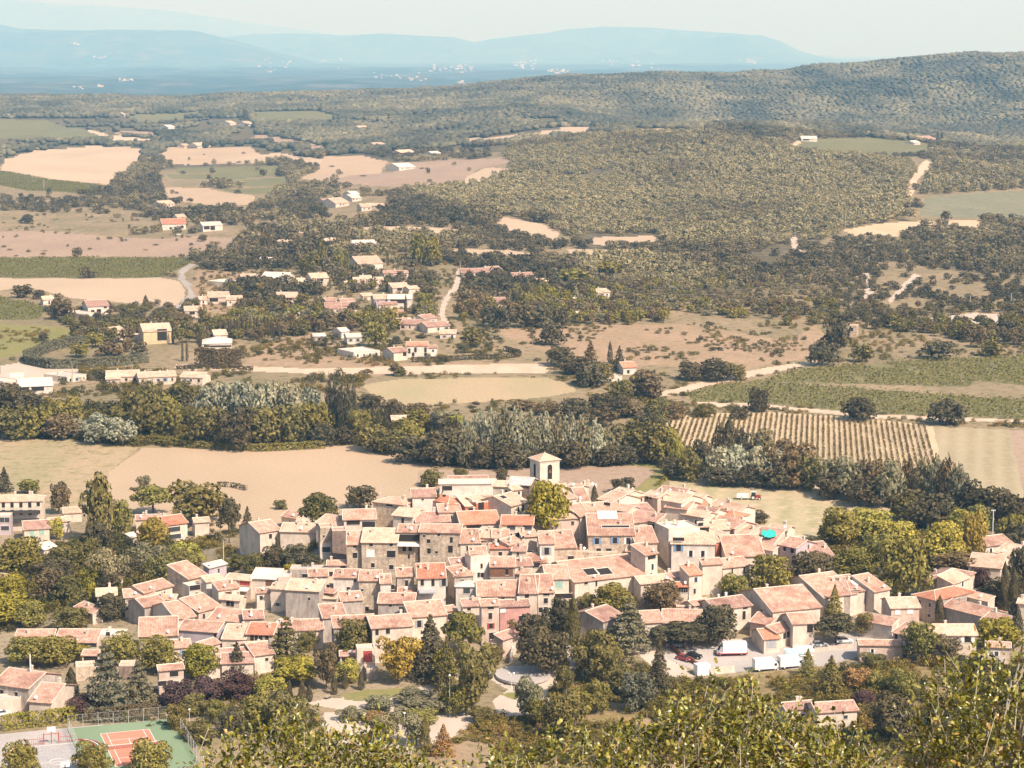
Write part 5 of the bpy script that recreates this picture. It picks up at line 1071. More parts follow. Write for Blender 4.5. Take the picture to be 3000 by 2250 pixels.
HH('L2', [
 (592, 638, 805, 702, 100, 5, 'gable', 'l', 't', dict(win=[(660, 690, .9, 1.4), (757, 724, 1, 1.5)], label='lilac-grey house with two dark windows at the right end of the ridge row', yawk=.7)),
 (830, 712, 1010, 690, 150, 4, 'mono', 'w', 't', dict(win=[], chim=0)),
 (1020, 820, 1300, 800, 200, 4, 'mono', 'w', 'k', dict(win=[], chim=2)),
 (450, 440, 690, 470, 60, 4, 'gable', 'w', 'c', dict(win=[], chim=2)),
 (1130, 1302, 1512, 1296, 235, 6, 'mono', 'g', 'k', dict(win=[(1200, 1310, 1, 1)], chim=2, sidewin=2, label='long house with mottled pinkish roof and high chimneys, left part')),
 (1512, 1262, 1700, 1240, 210, 6, 'mono', 'w', 'k', dict(win=[(1575, 1255, 3.2, .9)], chim=1, feat='roof terrace cut', roofbox=[(1690, 1145, 3, 2, 'solar')])),
 (1820, 1262, 2022, 1222, 210, 6, 'mono', 'w', 't', dict(win=[], chim=1, feat='white parapets')),
 (1690, 1240, 1820, 1262, 60, 4.5, 'mono', 'w', 'x', dict(win=[], chim=0)),
 (780, 1130, 940, 1150, 30, 4, 'gable', 'g', 'm', dict(win=[], chim=0)),
])
HH('L1', [
 (310, 408, 1062, 292, 225, 5.5, 'gable', 'w', 't', dict(win=[(430, 410, 1, .7), (540, 405, .5, 1.6)], label='house with widest orange tiled roof holding two dark dormers', yawk=.75, chim=0, roofbox=[(548, 292, 3.6, 3.2, 'dark'), (680, 285, 4.0, 3.2, 'dark')])),
 (8, 362, 246, 356, 155, 8, 'gable', 'w', 't', dict(win=[(140, 415, 2, 2, None, 'window', 'greenp'), (190, 540, 4.5, 1.3), (130, 670, .9, 1.3), (178, 670, .9, 1.3, 'y')], label='cream house with a pale green panel above its balcony')),
 (1072, 104, 1204, 78, 115, 9, 'mono', 'w', 't', dict(win=[(1140, 116, 2.8, 1.2), (1150, 225, .7, 1.6), (1135, 315, .6, 1.1)], label='narrow tower-like cream house with wide dark opening under its roof')),
 (168, 62, 450, 62, 26, 4, 'flat', 's', 't', dict(win=[(265, 125, 1.7, 1.1)], chim=1)),
 (452, 72, 760, 70, 22, 4, 'flat', 's', 't', dict(win=[(598, 128, 1.4, 1.5)], chim=1)),
 (862, 58, 1012, 66, 44, 5, 'mono', 'w', 't', dict(win=[])),
 (1308, 338, 1532, 332, 64, 5, 'mono', 'w', 'k', dict(win=[(1450, 365, .7, 1.2)])),
 (1392, 442, 1540, 440, 32, 5, 'mono', 'w', 'r', dict(win=[(1420, 475, .5, 1.3), (1445, 475, .5, 1.3), (1470, 475, .5, 1.3), (1495, 475, .5, 1.3), (1520, 475, .5, 1.3)], chim=0, label='small house with a row of narrow windows under a red eave')),
 (1545, 320, 1686, 304, 115, 8, 'mono', 'w', 'r', dict(win=[])),
 (1690, 205, 1902, 192, 64, 8, 'mono', 'w', 't', dict(win=[])),
 (1908, 240, 2200, 208, 95, 6, 'mono', 'w', 't', dict(win=[(2010, 260, .4, 1.6), (2140, 250, .5, 2)])),
 (1022, 412, 1362, 382, 80, 5, 'gable', 'w', 'c', dict(win=[], chim=0)),
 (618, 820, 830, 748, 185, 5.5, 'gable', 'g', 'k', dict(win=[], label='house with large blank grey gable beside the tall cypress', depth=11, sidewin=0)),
 (1068, 832, 1262, 822, 130, 4, 'gable', 'w', 't', dict(win=[], chim=0)),
 (1262, 830, 1672, 838, 150, 4, 'gable', 'w', 't', dict(win=[], chim=1)),
 (1598, 645, 1772, 614, 48, 5, 'gable', 'w', 't', dict(win=[(1635, 650, 1, .6), (1690, 645, 1, .6), (1740, 640, .9, .6)], chim=1)),
 (1840, 694, 2215, 642, 112, 6, 'gable', 'w', 'k', dict(win=[(2150, 668, 1.4, .6), (2138, 748, .9, 2.2)], chim=2)),
 (1405, 655, 1592, 650, 22, 4, 'flat', 'k', 'k', dict(win=[], chim=1)),
])
HH('L4', [
 (1385, 232, 1530, 222, 95, 3.6, 'gable', 'w', 'r', dict(win=[(1455, 270, 2.6, 2.4, None, 'garage_door', 'greyp')], chim=0, label='small garage with pale door and red roof beside the car park', name='garage', cat='garage')),
 (1500, 175, 1660, 128, 62, 4, 'mono', 'w', 't', dict(win=[(1575, 200, 1, 1.5), (1610, 185, 1, 1.5)], chim=0)),
 (1655, 92, 1850, 82, 100, 6, 'gable', 'w', 't', dict(win=[(1810, 125, 1.4, 2.4)], chim=0)),
 (1255, 70, 1440, 100, 90, 4, 'mono', 'p', 't', dict(win=[], chim=0)),
])
HH('A', [
 (1670, 1322, 1772, 1312, 50, 6, 'gable', 'w', 't', dict(win=[], chim=1, sidewin=1)),
 (1780, 1292, 1850, 1282, 48, 6, 'gable', 'w', 't', dict(win=[], chim=1)),
])
HH('L3', [
 (462, 1172, 802, 1164, 130, 6, 'gable', 'p', 'c', dict(win=[(540, 1205, 1.4, 1.6, None, 'window', 'whitep'), (692, 1190, 1.5, 1.8, None, 'window', 'whitep')], label='pinkish house with two blank white windows beside the parked cars', chim=1)),
 (722, 985, 1000, 1100, 150, 6, 'hip', 'g', 'r', dict(win=[], chim=0, label='house with bright orange-red hipped roof below the planes', yawk=.6, depth=15)),
 (1090, 1128, 1600, 1300, 130, 4.5, 'gable', 'g', 't', dict(win=[], chim=1, label='long low range with tiled roof running down to the cypresses', yawk=.75, depth=8)),
 (1560, 1300, 1890, 1400, 140, 4.5, 'gable', 'g', 't', dict(win=[], chim=1, yawk=.75, depth=8)),
 (800, 832, 1212, 888, 190, 5.5, 'hip', 'w', 'k', dict(win=[], chim=1, label='house with broad pale hipped roof under the plane trees')),
 (1215, 885, 1405, 792, 100, 6, 'mono', 'w', 'c', dict(win=[(1325, 870, .9, 1.5, 'w'), (1325, 950, .9, 1.3)], chim=0)),
 (1400, 655, 1790, 690, 160, 4.5, 'gable', 'w', 'c', dict(win=[], chim=0)),
 (1700, 478, 1905, 545, 120, 5, 'gable', 'g', 'c', dict(win=[], chim=1)),
 (1985, 702, 2110, 718, 80, 5, 'gable', 'w', 'k', dict(win=[], chim=0)),
 (30, 1265, 470, 1430, 90, 4, 'mono', 'w', 't', dict(win=[], chim=0, yawk=.5)),
 (480, 1440, 660, 1535, 120, 4.5, 'gable', 'l', 't', dict(win=[(520, 1500, .9, 1.2)], chim=0, yawk=.6)),
 (955, 1502, 1498, 1500, 135, 5, 'gable', 'w', 'c', dict(win=[(1392, 1545, 1.6, 1.6, 'w')], chim=1, label='long house with very pale roof and one square window at the right')),
 (1380, 1000, 1640, 1120, 60, 4.5, 'mono', 'w', 'c', dict(win=[], chim=0, yawk=.6)),
 (2000, 1110, 2200, 1130, 60, 5, 'gable', 'w', 'c', dict(win=[], chim=1)),
 (1620, 1640, 1900, 1655, 60, 4, 'gable', 'w', 't', dict(win=[])),
 (80, 1620, 600, 1625, 60, 3.8, 'gable', 'p', 't', dict(win=[], chim=0, label='low house with pinkish tiles at the right end of the car park')),
])
HH('K7', [
 (185, 378, 402, 296, 155, 5, 'mono', 's', 't', dict(win=[], chim=0)),
 (200, 450, 345, 430, 40, 5, 'flat', 'w', 'x', dict(win=[(262, 448, 3, 1.4), (280, 525, .7, 1.3)], chim=0, feat='flat white terrace')),
 (412, 240, 602, 192, 22, 4, 'mono', 'l', 'x', dict(win=[], chim=0)),
 (385, 392, 575, 362, 60, 5.5, 'mono', 'b', 'c', dict(win=[(490, 430, .4, .6)], chim=0)),
 (592, 352, 862, 376, 55, 5.5, 'mono', 'p', 'c', dict(win=[(630, 408, .9, .8), (802, 400, 2.8, 1.3, None, 'window', 'redp')], awn=[(760, 465, 5.2, 'canvas')], chim=0, feat='red panel above an awning')),
 (868, 348, 1155, 362, 112, 5, 'mono', 'w', 'x', dict(win=[(1085, 400, 3, 1.6, None, 'door', 'brownp')], chim=0)),
 (1160, 350, 1272, 352, 80, 5, 'flat', 'w', 'x', dict(win=[], chim=1)),
 (1288, 252, 1692, 256, 16, 4, 'flat', 'g', 'm', dict(win=[(1480, 320, 3, 1)], chim=1, feat='long grey terrace wall')),
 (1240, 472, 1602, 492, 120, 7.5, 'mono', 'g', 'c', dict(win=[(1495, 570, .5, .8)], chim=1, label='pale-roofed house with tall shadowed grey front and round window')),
 (1082, 462, 1240, 470, 62, 6, 'mono', 'w', 'c', dict(win=[], chim=1)),
 (1592, 565, 1788, 572, 50, 4, 'mono', 'w', 'c', dict(win=[], chim=0)),
 (1640, 500, 1760, 515, 90, 5, 'mono', 'k', 'k', dict(win=[(1700, 430, .8, .8)], chim=0)),
 (1758, 342, 2032, 345, 92, 8, 'mono', 'b', 't', dict(win=[(1920, 475, .9, 1.6), (1988, 375, .6, .9), (1835, 565, .9, 1.6), (1945, 600, 2.4, 1)], awn=[(1942, 550, 4.6, 'canvas')], label='bluish white house with a pale awning over its terrace')),
 (300, 730, 545, 640, 145, 4.5, 'mono', 'p', 't', dict(win=[], chim=0, yawk=.7)),
 (405, 792, 818, 832, 130, 4, 'mono', 'w', 't', dict(win=[], chim=0)),
 (540, 575, 742, 592, 42, 3.5, 'gable', 'w', 'c', dict(win=[(620, 620, 1, 1.4), (665, 625, 1, 1.4)], chim=1)),
 (60, 792, 262, 762, 180, 5, 'gable', 'w', 't', dict(win=[(160, 812, .8, .9)], chim=0)),
 (82, 905, 502, 936, 112, 5, 'mono', 'l', 't', dict(win=[(480, 960, .6, 1.5)], chim=0, feat='long straight eave')),
 (555, 1005, 805, 1012, 165, 4.5, 'mono', 'w', 'c', dict(win=[], chim=2)),
 (820, 952, 1102, 962, 130, 5.5, 'mono', 's', 'r', dict(win=[(880, 990, .9, 1.6), (925, 990, .8, 1.6), (972, 992, .9, 1.6), (1040, 990, .9, 1.6)], label='stone house with red roof and four windows in a row')),
 (1225, 918, 1645, 905, 120, 5, 'mono', 'w', 't', dict(win=[], chim=1)),
 (1645, 782, 1895, 765, 150, 6, 'mono', 'g', 't', dict(win=[], chim=1)),
 (1762, 885, 2215, 862, 125, 8, 'mono', 'g', 't', dict(win=[(1850, 1130, .6, 1.1)], chim=1, sidewin=2)),
 (515, 1245, 892, 1218, 132, 4, 'gable', 'w', 'k', dict(win=[], chim=0)),
 (905, 1188, 1112, 1160, 132, 4.5, 'gable', 'w', 't', dict(win=[], chim=0)),
 (340, 1112, 540, 1032, 52, 4, 'mono', 'p', 't', dict(win=[], chim=0)),
 (930, 510, 1075, 500, 50, 4.5, 'mono', 'w', 't', dict(win=[], chim=0)),
 (1100, 870, 1230, 890, 80, 5, 'mono', 'w', 't', dict(win=[], chim=1)),
])
HH('K8', [
 (5, 375, 240, 375, 112, 8, 'mono', 's', 't', dict(win=[(40, 475, .6, .6), (90, 680, .9, 1.2)])),
 (238, 405, 350, 402, 100, 8, 'mono', 'b', 't', dict(win=[(370, 440, .8, 1.3)], feat='white lower storey')),
 (418, 332, 602, 326, 92, 7, 'mono', 'g', 't', dict(win=[(520, 400, .8, 1.6)], chim=1)),
 (428, 502, 640, 502, 50, 4, 'mono', 'w', 't', dict(win=[], chim=0)),
 (640, 352, 942, 346, 162, 8, 'mono', 'b', 'r', dict(win=[(805, 395, .8, 1.8), (922, 392, 1, 1.9, 'y'), (690, 395, .8, 1.6)], awn=[(745, 490, 4.4, 'greyp')], label='white house with bright orange roof and a grey awning over its terrace', chim=2)),
 (212, 618, 602, 622, 112, 6, 'mono', 'g', 't', dict(win=[(345, 640, .8, .8), (482, 688, 2, 1.8, None, 'window', 'pane')], chim=1)),
 (562, 772, 952, 742, 165, 6, 'mono', 'w', 't', dict(win=[(655, 840, 1, 1.8, 'y')], chim=1)),
 (150, 892, 582, 862, 130, 8.5, 'gable', 'w', 't', dict(win=[(318, 915, 1, 1.5), (320, 1030, 1, 1.6), (200, 930, .8, 1.5)], feat='two storeys of plain cream wall')),
 (1000, 205, 1172, 196, 72, 6, 'mono', 's', 'k', dict(win=[(1090, 215, 4, .9)], chim=0)),
 (1042, 322, 1242, 292, 92, 6, 'mono', 's', 't', dict(win=[(1190, 345, 2.6, 1.6)], chim=0)),
 (1052, 434, 1278, 436, 44, 7, 'hip', 'b', 'x', dict(win=[(1170, 482, 1.7, 1.4, None, 'window', 'pane')], chim=0, label='white block with pale hipped roof and one blue-framed window')),
 (1212, 122, 1420, 102, 30, 9, 'flat', 'b', 't', dict(win=[(1330, 215, .6, 1.3), (1298, 312, .7, 1.3), (1335, 312, .9, 1.2)], chim=0, feat='tall speckled front')),
 (1428, 228, 1692, 226, 112, 7, 'mono', 'g', 't', dict(win=[(1545, 285, 6, 2.4, None, 'window', 'brownp'), (1605, 278, .8, 1.6)], chim=0, label='house with a deep shaded loggia above a white parapet')),
 (1285, 545, 1732, 540, 172, 7, 'mono', 'w', 't', dict(win=[(1320, 620, 1, .8), (1560, 565, .8, .6), (1680, 570, .8, .5)], chim=2, feat='large speckled orange roof')),
 (1735, 512, 1932, 515, 205, 8, 'mono', 'w', 't', dict(win=[(1820, 552, 1, 1.6)], chim=1, feat='long sloping roof')),
 (1940, 505, 2112, 502, 205, 8, 'mono', 'w', 't', dict(win=[(2030, 520, 1.6, .7), (2025, 590, 1, 1.4), (1970, 690, 1, 1.3), (2025, 690, 1, 1.5)], chim=0, feat='four dark windows beside an alley')),
 (1128, 655, 1332, 645, 82, 7, 'mono', 'w', 'k', dict(win=[(1195, 680, .9, .7)], chim=1)),
 (1330, 652, 1520, 642, 72, 10, 'mono', 'p', 't', dict(win=[(1430, 665, 1.6, .8), (1425, 755, .9, 1.6), (1430, 865, .9, 1.4, 'r'), (1455, 988, 2.0, 2.4, None, 'door', 'dark')], label='tall pink-white house with red shutters and dark arched doorway', chim=0)),
 (1530, 660, 1852, 645, 72, 7, 'mono', 'r', 'k', dict(win=[(1560, 690, 1.4, 1.1, None, 'window', 'whitep'), (1780, 780, 2.2, 1.4, None, 'window', 'pane')], chim=1, label='rose red house with a brown roof beside the tall pink-white one')),
 (1820, 168, 2042, 152, 82, 5.5, 'mono', 'w', 't', dict(win=[(1925, 205, 4.4, 1.4)], chim=0)),
 (960, 705, 1060, 690, 40, 4, 'mono', 'r', 't', dict(win=[(1000, 760, 2, 1.6)], chim=0)),
 (1440, 1070, 1700, 1062, 20, 2.6, 'flat', 'w', 'x', dict(win=[], chim=0, name='terrace_wall', cat='wall', label='pale terrace wall block below the arched doorway')),
 (1560, 1020, 1720, 960, 60, 4, 'mono', 'p', 'k', dict(win=[], chim=0)),
 (1700, 300, 1830, 310, 60, 5, 'mono', 's', 't', dict(win=[])),
])
HH('L7', [
 (1250, 172, 1418, 165, 22, 6.5, 'flat', 'w', 'x', dict(win=[(1350, 232, 2.1, 2.8, None, 'door', 'redp')], chim=0, label='cream block with a tall red door at the top of the park')),
 (1095, 232, 1235, 228, 30, 3.4, 'mono', 'w', 'k', dict(win=[(1150, 250, 2, 1.4)], chim=0)),
 (1340, 362, 1450, 352, 12, 2.4, 'flat', 'g', 'x', dict(win=[], chim=0, name='shed', cat='shed', label='low grey shed under the fan-shaped golden tree')),
 (0, 300, 290, 290, 100, 3.8, 'gable', 'w', 'k', dict(win=[], chim=0)),
])
HH('L6', [
 (-60, 620, 262, 712, 150, 5.5, 'gable', 'g', 't', dict(win=[(15, 710, .8, 1.3), (150, 745, .7, 1)], label='large grey-fronted house with terracotta roof behind the mast', yawk=.5, chim=1)),
 (270, 800, 470, 830, 180, 4.5, 'gable', 'w', 't', dict(win=[], chim=1, yawk=.5)),
 (140, 224, 492, 222, 82, 5, 'mono', 'w', 't', dict(win=[], chim=1)),
 (508, 258, 892, 262, 122, 4.5, 'mono', 'w', 't', dict(win=[(820, 285, 4, 1, None, 'window', 'pane')], chim=1)),
 (895, 200, 1130, 205, 60, 5, 'flat', 'w', 'x', dict(win=[(1000, 180, 1, 1)], chim=1, label='flat white terrace house among terracotta roofs at the lower left')),
 (760, 380, 900, 382, 52, 3.4, 'mono', 'w', 't', dict(win=[(840, 412, 3.4, 1.9)], chim=0, name='garage', cat='garage', label='low garage with wide black opening behind the clipped trees')),
 (1288, 208, 1642, 195, 180, 5, 'mono', 'g', 't', dict(win=[(1600, 290, 1, 1.4)], chim=0)),
 (1470, 525, 1700, 505, 40, 6, 'mono', 'p', 't', dict(win=[(1610, 550, 2, 1.3), (1500, 640, 1.8, 1.2), (1610, 645, 2, 1.2)], chim=0)),
 (700, 490, 880, 480, 18, 3.4, 'flat', 's', 'c', dict(win=[], chim=0)),
 (1100, 480, 1240, 478, 18, 3.4, 'flat', 'k', 'c', dict(win=[], chim=0)),
 (-80, 800, 190, 790, 40, 3.2, 'flat', 'w', 'x', dict(win=[], chim=0)),
])
HH('K6', [
 (-240, 78, 455, 64, 66, 9.5, 'hip', 'w', 'c', dict(win=[(x, y, 1, 1.7) for y in (108, 188) for x in (35, 128, 224, 320)] + [(412, 100, 1, 1.3), (412, 185, 1, 1.2)], chim=3, label='large cream hotel with two rows of dark windows and a long balcony', name='hotel', cat='hotel')),
 (-60, 232, 112, 230, 20, 6, 'flat', 'l', 'x', dict(win=[(20, 270, 1.4, 1.6, None, 'window', 'pane'), (75, 270, 1.4, 1.6, None, 'window', 'pane'), (50, 360, 2.4, 1.4, None, 'window', 'pane')], chim=0, label='lilac flat-roofed block cut by the left edge')),
 (262, 378, 532, 362, 92, 4, 'gable', 'w', 'k', dict(win=[(345, 420, 1.4, 1.9, None, 'window', 'greenp'), (450, 405, 1.6, 1.6, None, 'window', 'greenp')], chim=0, label='low house with plain pink roof and pale green doors')),
 (540, 302, 760, 280, 46, 3.5, 'gable', 'w', 'c', dict(win=[], chim=0)),
 (690, 200, 880, 190, 60, 3, 'gable', 'w', 'c', dict(win=[], chim=0)),
 (1782, 332, 2022, 302, 92, 6.5, 'gable', 'w', 'r', dict(win=[(1875, 372, 4.2, 1.5, None, 'window', 'pane'), (1885, 450, 4, 1.5, None, 'window', 'pane')], label='villa with plain red roof and two long glazed floors', chim=1)),
 (1470, 272, 1780, 262, 52, 4, 'gable', 'w', 'k', dict(win=[], chim=2)),
 (2105, 302, 2260, 292, 50, 4.5, 'gable', 'w', 'c', dict(win=[], chim=1)),
 (470, 600, 620, 560, 60, 3, 'mono', 'w', 'x', dict(win=[], chim=0, feat='among trees')),
 (-120, 905, 38, 920, 60, 4, 'gable', 'w', 'k', dict(win=[], chim=0)),
 (1050, 1098, 1255, 1088, 84, 4, 'gable', 'w', 'c', dict(win=[], chim=1)),
 (805, 1212, 1000, 1285, 60, 3, 'mono', 'w', 't', dict(win=[], chim=1)),
 (1560, 1062, 1862, 985, 80, 5, 'gable', 'w', 't', dict(win=[], chim=0)),
 (1350, 1112, 1665, 1092, 90, 5, 'gable', 'w', 't', dict(win=[], chim=0)),
 (1560, 1215, 1782, 1175, 90, 5, 'gable', 'g', 't', dict(win=[], chim=0)),
 (1660, 1130, 1880, 1140, 60, 5, 'mono', 'w', 'c', dict(win=[], chim=1)),
 (1830, 1255, 2100, 1290, 90, 4, 'mono', 'w', 't', dict(win=[], chim=0)),
 (530, 820, 600, 830, 34, 2.5, 'flat', 'b', 'x', dict(win=[], chim=0)),
 (1410, 470, 1500, 440, 40, 3, 'mono', 'w', 'x', dict(win=[], chim=0)),
])
HH('L5', [
 (880, 118, 1240, 120, 24, 3.2, 'gable', 'p', 'k', dict(win=[], chim=0)),
 (290, 640, 520, 620, 60, 4, 'gable', 'w', 'k', dict(win=[], chim=2, label='pink-roofed house half hidden behind the nearest leaves')),
 (540, 660, 860, 640, 80, 4, 'gable', 'w', 'k', dict(win=[], chim=0)),
])

HH('S', [(640, 1730, 700, 1722, 26, 5, 'mono', 'w', 't'), (715, 1815, 772, 1812, 26, 5, 'mono', 's', 'k'), (700, 1908, 790, 1902, 24, 4, 'mono', 'w', 't'), (1000, 1762, 1062, 1758, 26, 6, 'mono', 'g', 't'), (1286, 1502, 1350, 1500, 24, 5, 'mono', 'w', 't'),
 (2010, 1500, 2082, 1512, 20, 4.5, 'gable', 'w', 'k'), (2072, 1532, 2152, 1550, 22, 4.5, 'gable', 'p', 't'), (2130, 1590, 2204, 1602, 26, 4.5, 'mono', 'w', 'c'), (1925, 1442, 2000, 1452, 18, 5, 'gable', 'w', 't'), (2885, 1602, 2965, 1592, 26, 4.5, 'gable', 'w', 't'),
 (478, 1902, 560, 1896, 24, 4, 'mono', 'w', 't'), (590, 1946, 664, 1940, 24, 4, 'gable', 'w', 't'), (1375, 1585, 1430, 1583, 22, 6, 'mono', 's', 't'), (1500, 1660, 1560, 1657, 22, 6, 'mono', 'w', 'k'), (905, 1690, 960, 1688, 22, 5, 'mono', 'w', 't'), (1330, 1690, 1385, 1686, 20, 6, 'mono', 'g', 't'),
 (1720, 1500, 1790, 1495, 24, 6, 'mono', 'w', 't'), (1860, 1520, 1925, 1530, 22, 6, 'mono', 's', 't'), (300, 1700, 360, 1690, 22, 4, 'gable', 'w', 't'), (180, 1890, 250, 1886, 22, 4, 'gable', 'w', 'k')])
# ------------------------------------------------------------------ undergrowth, scrub slope and garden shrubs
SR = [(0, (.07, .065, .03)), (.25, (.13, .115, .035)), (.5, (.22, .17, .045)), (.7, (.30, .21, .06)), (.85, (.24, .14, .07)), (1, (.34, .27, .13))]
M['scrub'] = leaf_mat('scrubland', SR)
def scrub(name, polyA, sp, hh, ww, tn, seed, cover=.8, protos=None, excl=(), ow_ok=None, fine=130):
    pr = np.array(polyA, float); q = ground_poly('A', polyA); lo, hi = q.min(0), q.max(0); r = np.random.default_rng(seed)
    nx, ny = int((hi[0] - lo[0]) / sp) + 1, int((hi[1] - lo[1]) / sp) + 1
    gx, gy = np.meshgrid(np.arange(nx), np.arange(ny)); P = np.stack([lo[0] + (gx.ravel() + r.uniform(0, 1, nx * ny)) * sp, lo[1] + (gy.ravel() + r.uniform(0, 1, nx * ny)) * sp], 1)
    m = inpoly(q, P[:, 0], P[:, 1]) & (np.abs(P[:, 0]) < .30 * P[:, 1]); P = P[m]
    m = (.5 + 1.1 * fbm(P[:, 0] / 12, P[:, 1] / 16, 3)) < cover
    ow = owner_at(P[:, 0], P[:, 1]); bad = [i + 3 for i, f in enumerate(FIELDS) if f[0] not in (('scrub_slope', 'village_ground') if ow_ok is None else ow_ok)]
    m &= ~np.isin(ow, bad)
    for (bx, by, br) in BLOCK: m &= (P[:, 0] - bx) ** 2 + (P[:, 1] - by) ** 2 > (br * .85) ** 2
    P = P[m]; n = len(P)
    if not n: return
    z = hgt(P[:, 0], P[:, 1]); h = r.uniform(*hh, n) * (.7 + .8 * np.clip(.5 + fbm(P[:, 0] / 9, P[:, 1] / 9, 2), 0, 1)); w_ = r.uniform(*ww, n)
    tint = np.clip(tn + .55 * fbm(P[:, 0] / 16, P[:, 1] / 22, 3) + r.normal(0, .12, n), 0, 1)
    print(name, n); merged(name, P, z, h, w_, tint, protos or scrub_protos, M['scrub'], seed)
scrub_protos = [crown('bush', 170, 700 + i, .085) for i in range(4)] + [crown('oak', 170, 720, .08), crown('vase', 150, 721, .08)]
tuft_protos = []
for i in range(3):
    r_ = np.random.default_rng(40 + i); d_ = sphere_pts(26, r_, .9); d_[:, 2] = np.abs(d_[:, 2]); tuft_protos.append(cards(d_ * np.array([.45, .45, .8]), d_, .16, r_, asp=.3))
scrub('undergrowth', [(1040, 1555), (1200, 1535), (1300, 1500), (1480, 1475), (1750, 1445), (2212, 1425), (2400, 1425), (2400, 1650), (900, 1650), (950, 1610)], 1.75, (.7, 2.3), (1.6, 3.4), .46, 51, .92, excl=())
scrub('dry_grass', [(1040, 1555), (1200, 1535), (1300, 1500), (1480, 1475), (1750, 1445), (2212, 1425), (2400, 1425), (2400, 1650), (900, 1650), (950, 1610)], .85, (.3, .8), (.7, 1.3), .68, 52, .9, tuft_protos)
scrub('undergrowth', [(0, 1200), (200, 1170), (440, 1180), (430, 1240), (260, 1300), (200, 1320), (0, 1370)], 2.6, (1.5, 4), (2.5, 4.6), .25, 53, .75)
scrub('undergrowth', [(0, 1500), (330, 1490), (700, 1440), (1000, 1430), (1060, 1480), (1000, 1560), (640, 1600), (400, 1600), (250, 1560), (0, 1560)], 2.2, (.8, 2.2), (1.6, 3.0), .3, 54, .6)
scrub('undergrowth', [(1180, 1440), (1340, 1420), (1480, 1470), (1300, 1530), (1190, 1530)], 2.2, (1, 2.4), (1.8, 3.0), .3, 55, .7)
scrub('undergrowth', [(1700, 1130), (1960, 1080), (2212, 1100), (2300, 1200), (2212, 1300), (2000, 1260), (1760, 1240)], 2.8, (1.2, 3), (2.4, 4), .25, 56, .7)
scrub('undergrowth', [(440, 1110), (700, 1100), (690, 1220), (500, 1260), (430, 1180)], 2.6, (1, 2.6), (1.8, 3.2), .3, 57, .62)
scrub('undergrowth', [(1250, 1380), (1500, 1330), (1700, 1360), (1700, 1385), (1300, 1410)], 2.6, (1, 2.4), (1.8, 3), .22, 58, .5)
scrub('undergrowth', [(-200, 870), (60, 880), (420, 890), (900, 900), (1000, 930), (1460, 960), (1800, 1040), (2212, 1090), (2400, 1130), (2400, 1170), (2212, 1160), (1960, 1080), (1480, 1045), (1420, 1005), (1000, 1012), (900, 990), (760, 962), (560, 966), (300, 965), (-200, 955)], 3.2, (1.5, 4.5), (3, 6), .25, 59, .95, ow_ok=())
scrub('field_bushes', [(0, 440), (330, 470), (560, 520), (430, 560), (0, 552)], 11, (1, 3), (2, 6), .2, 60, .17, ow_ok=('scrub_pasture', 'fallow_field'))
scrub('field_bushes', [(-200, 700), (230, 710), (60, 780), (-200, 780)], 5, (.8, 2.2), (2, 4.5), .4, 61, .36, ow_ok=('green_meadow',))
scrub('field_bushes', [(1060, 700), (1760, 700), (1740, 800), (1330, 860), (1100, 780)], 5, (.7, 2.2), (1.8, 4.5), .25, 62, .42, ow_ok=('dry_field',))
scrub('field_bushes', [(0, 790), (460, 800), (820, 815), (800, 850), (440, 850), (380, 860), (0, 870)], 4.2, (1, 3.6), (2.5, 5), .35, 63, .55, ow_ok=())
scrub('field_bushes', [(1240, 850), (1500, 850), (1640, 872), (2212, 908), (2212, 925), (1880, 905), (1640, 889), (1400, 905), (1260, 900)], 3.2, (.7, 2), (2, 4), .3, 64, .6, ow_ok=())
scrub('field_bushes', [(0, 256), (1100, 256), (1100, 440), (0, 470)], 26, (2, 5), (5, 10), .2, 65, .12, ow_ok=('stubble_field', 'fallow_field'))
scrub('field_bushes', [(520, 735), (860, 730), (1060, 712), (1060, 790), (520, 800)], 4.5, (.8, 2.6), (2, 4.5), .3, 66, .45, ow_ok=('bare_plot', 'dry_field'))
scrub('field_bushes', [(1740, 690), (2212, 690), (2300, 770), (1960, 775), (1740, 790)], 5, (.8, 2.6), (2, 4.5), .35, 69, .55, ow_ok=())
scrub('field_bushes', [(420, 560), (1240, 565), (1260, 700), (1060, 790), (520, 790), (420, 740)], 6.5, (.8, 2.6), (2, 4.2), .35, 70, .6, ow_ok=('bare_plot',))
scrub('field_bushes', [(600, 790), (1240, 790), (1290, 890), (780, 895)], 5, (.8, 2), (2, 4.5), .3, 67, .35, ow_ok=())
scrub('dry_grass', [(-200, 940), (300, 962), (235, 1090), (-200, 1090)], 3.0, (.2, .5), (1.0, 2.4), .6, 68, .5, tuft_protos, ow_ok=('pasture',))

# ------------------------------------------------------------------ foreground oaks on the slope below the viewpoint
lm, nt_, bs_ = new_mat('near_oak_leaves')
g_ = N(nt_, 'ShaderNodeNewGeometry'); 
c_ = ramp(nt_, g_.outputs['Random Per Island'], [(0, (.05, .055, .010)), (.3, (.14, .14, .018)), (.62, (.27, .245, .03)), (.87, (.44, .37, .08)), (1, (.34, .18, .05))]).outputs[0]
nt_.links.new(c_, bs_.inputs['Base Color']); bs_.inputs['Roughness'].default_value = .33; bs_.inputs['Specular IOR Level'].default_value = .6
tr_ = N(nt_, 'ShaderNodeBsdfTranslucent'); mx_ = N(nt_, 'ShaderNodeMixShader'); mx_.inputs[0].default_value = .2
nt_.links.new(mixc(nt_, 1.0, c_, (1, .95, .45), 'MULTIPLY'), tr_.inputs[0]); out_ = [n for n in nt_.nodes if n.type == 'OUTPUT_MATERIAL'][0]
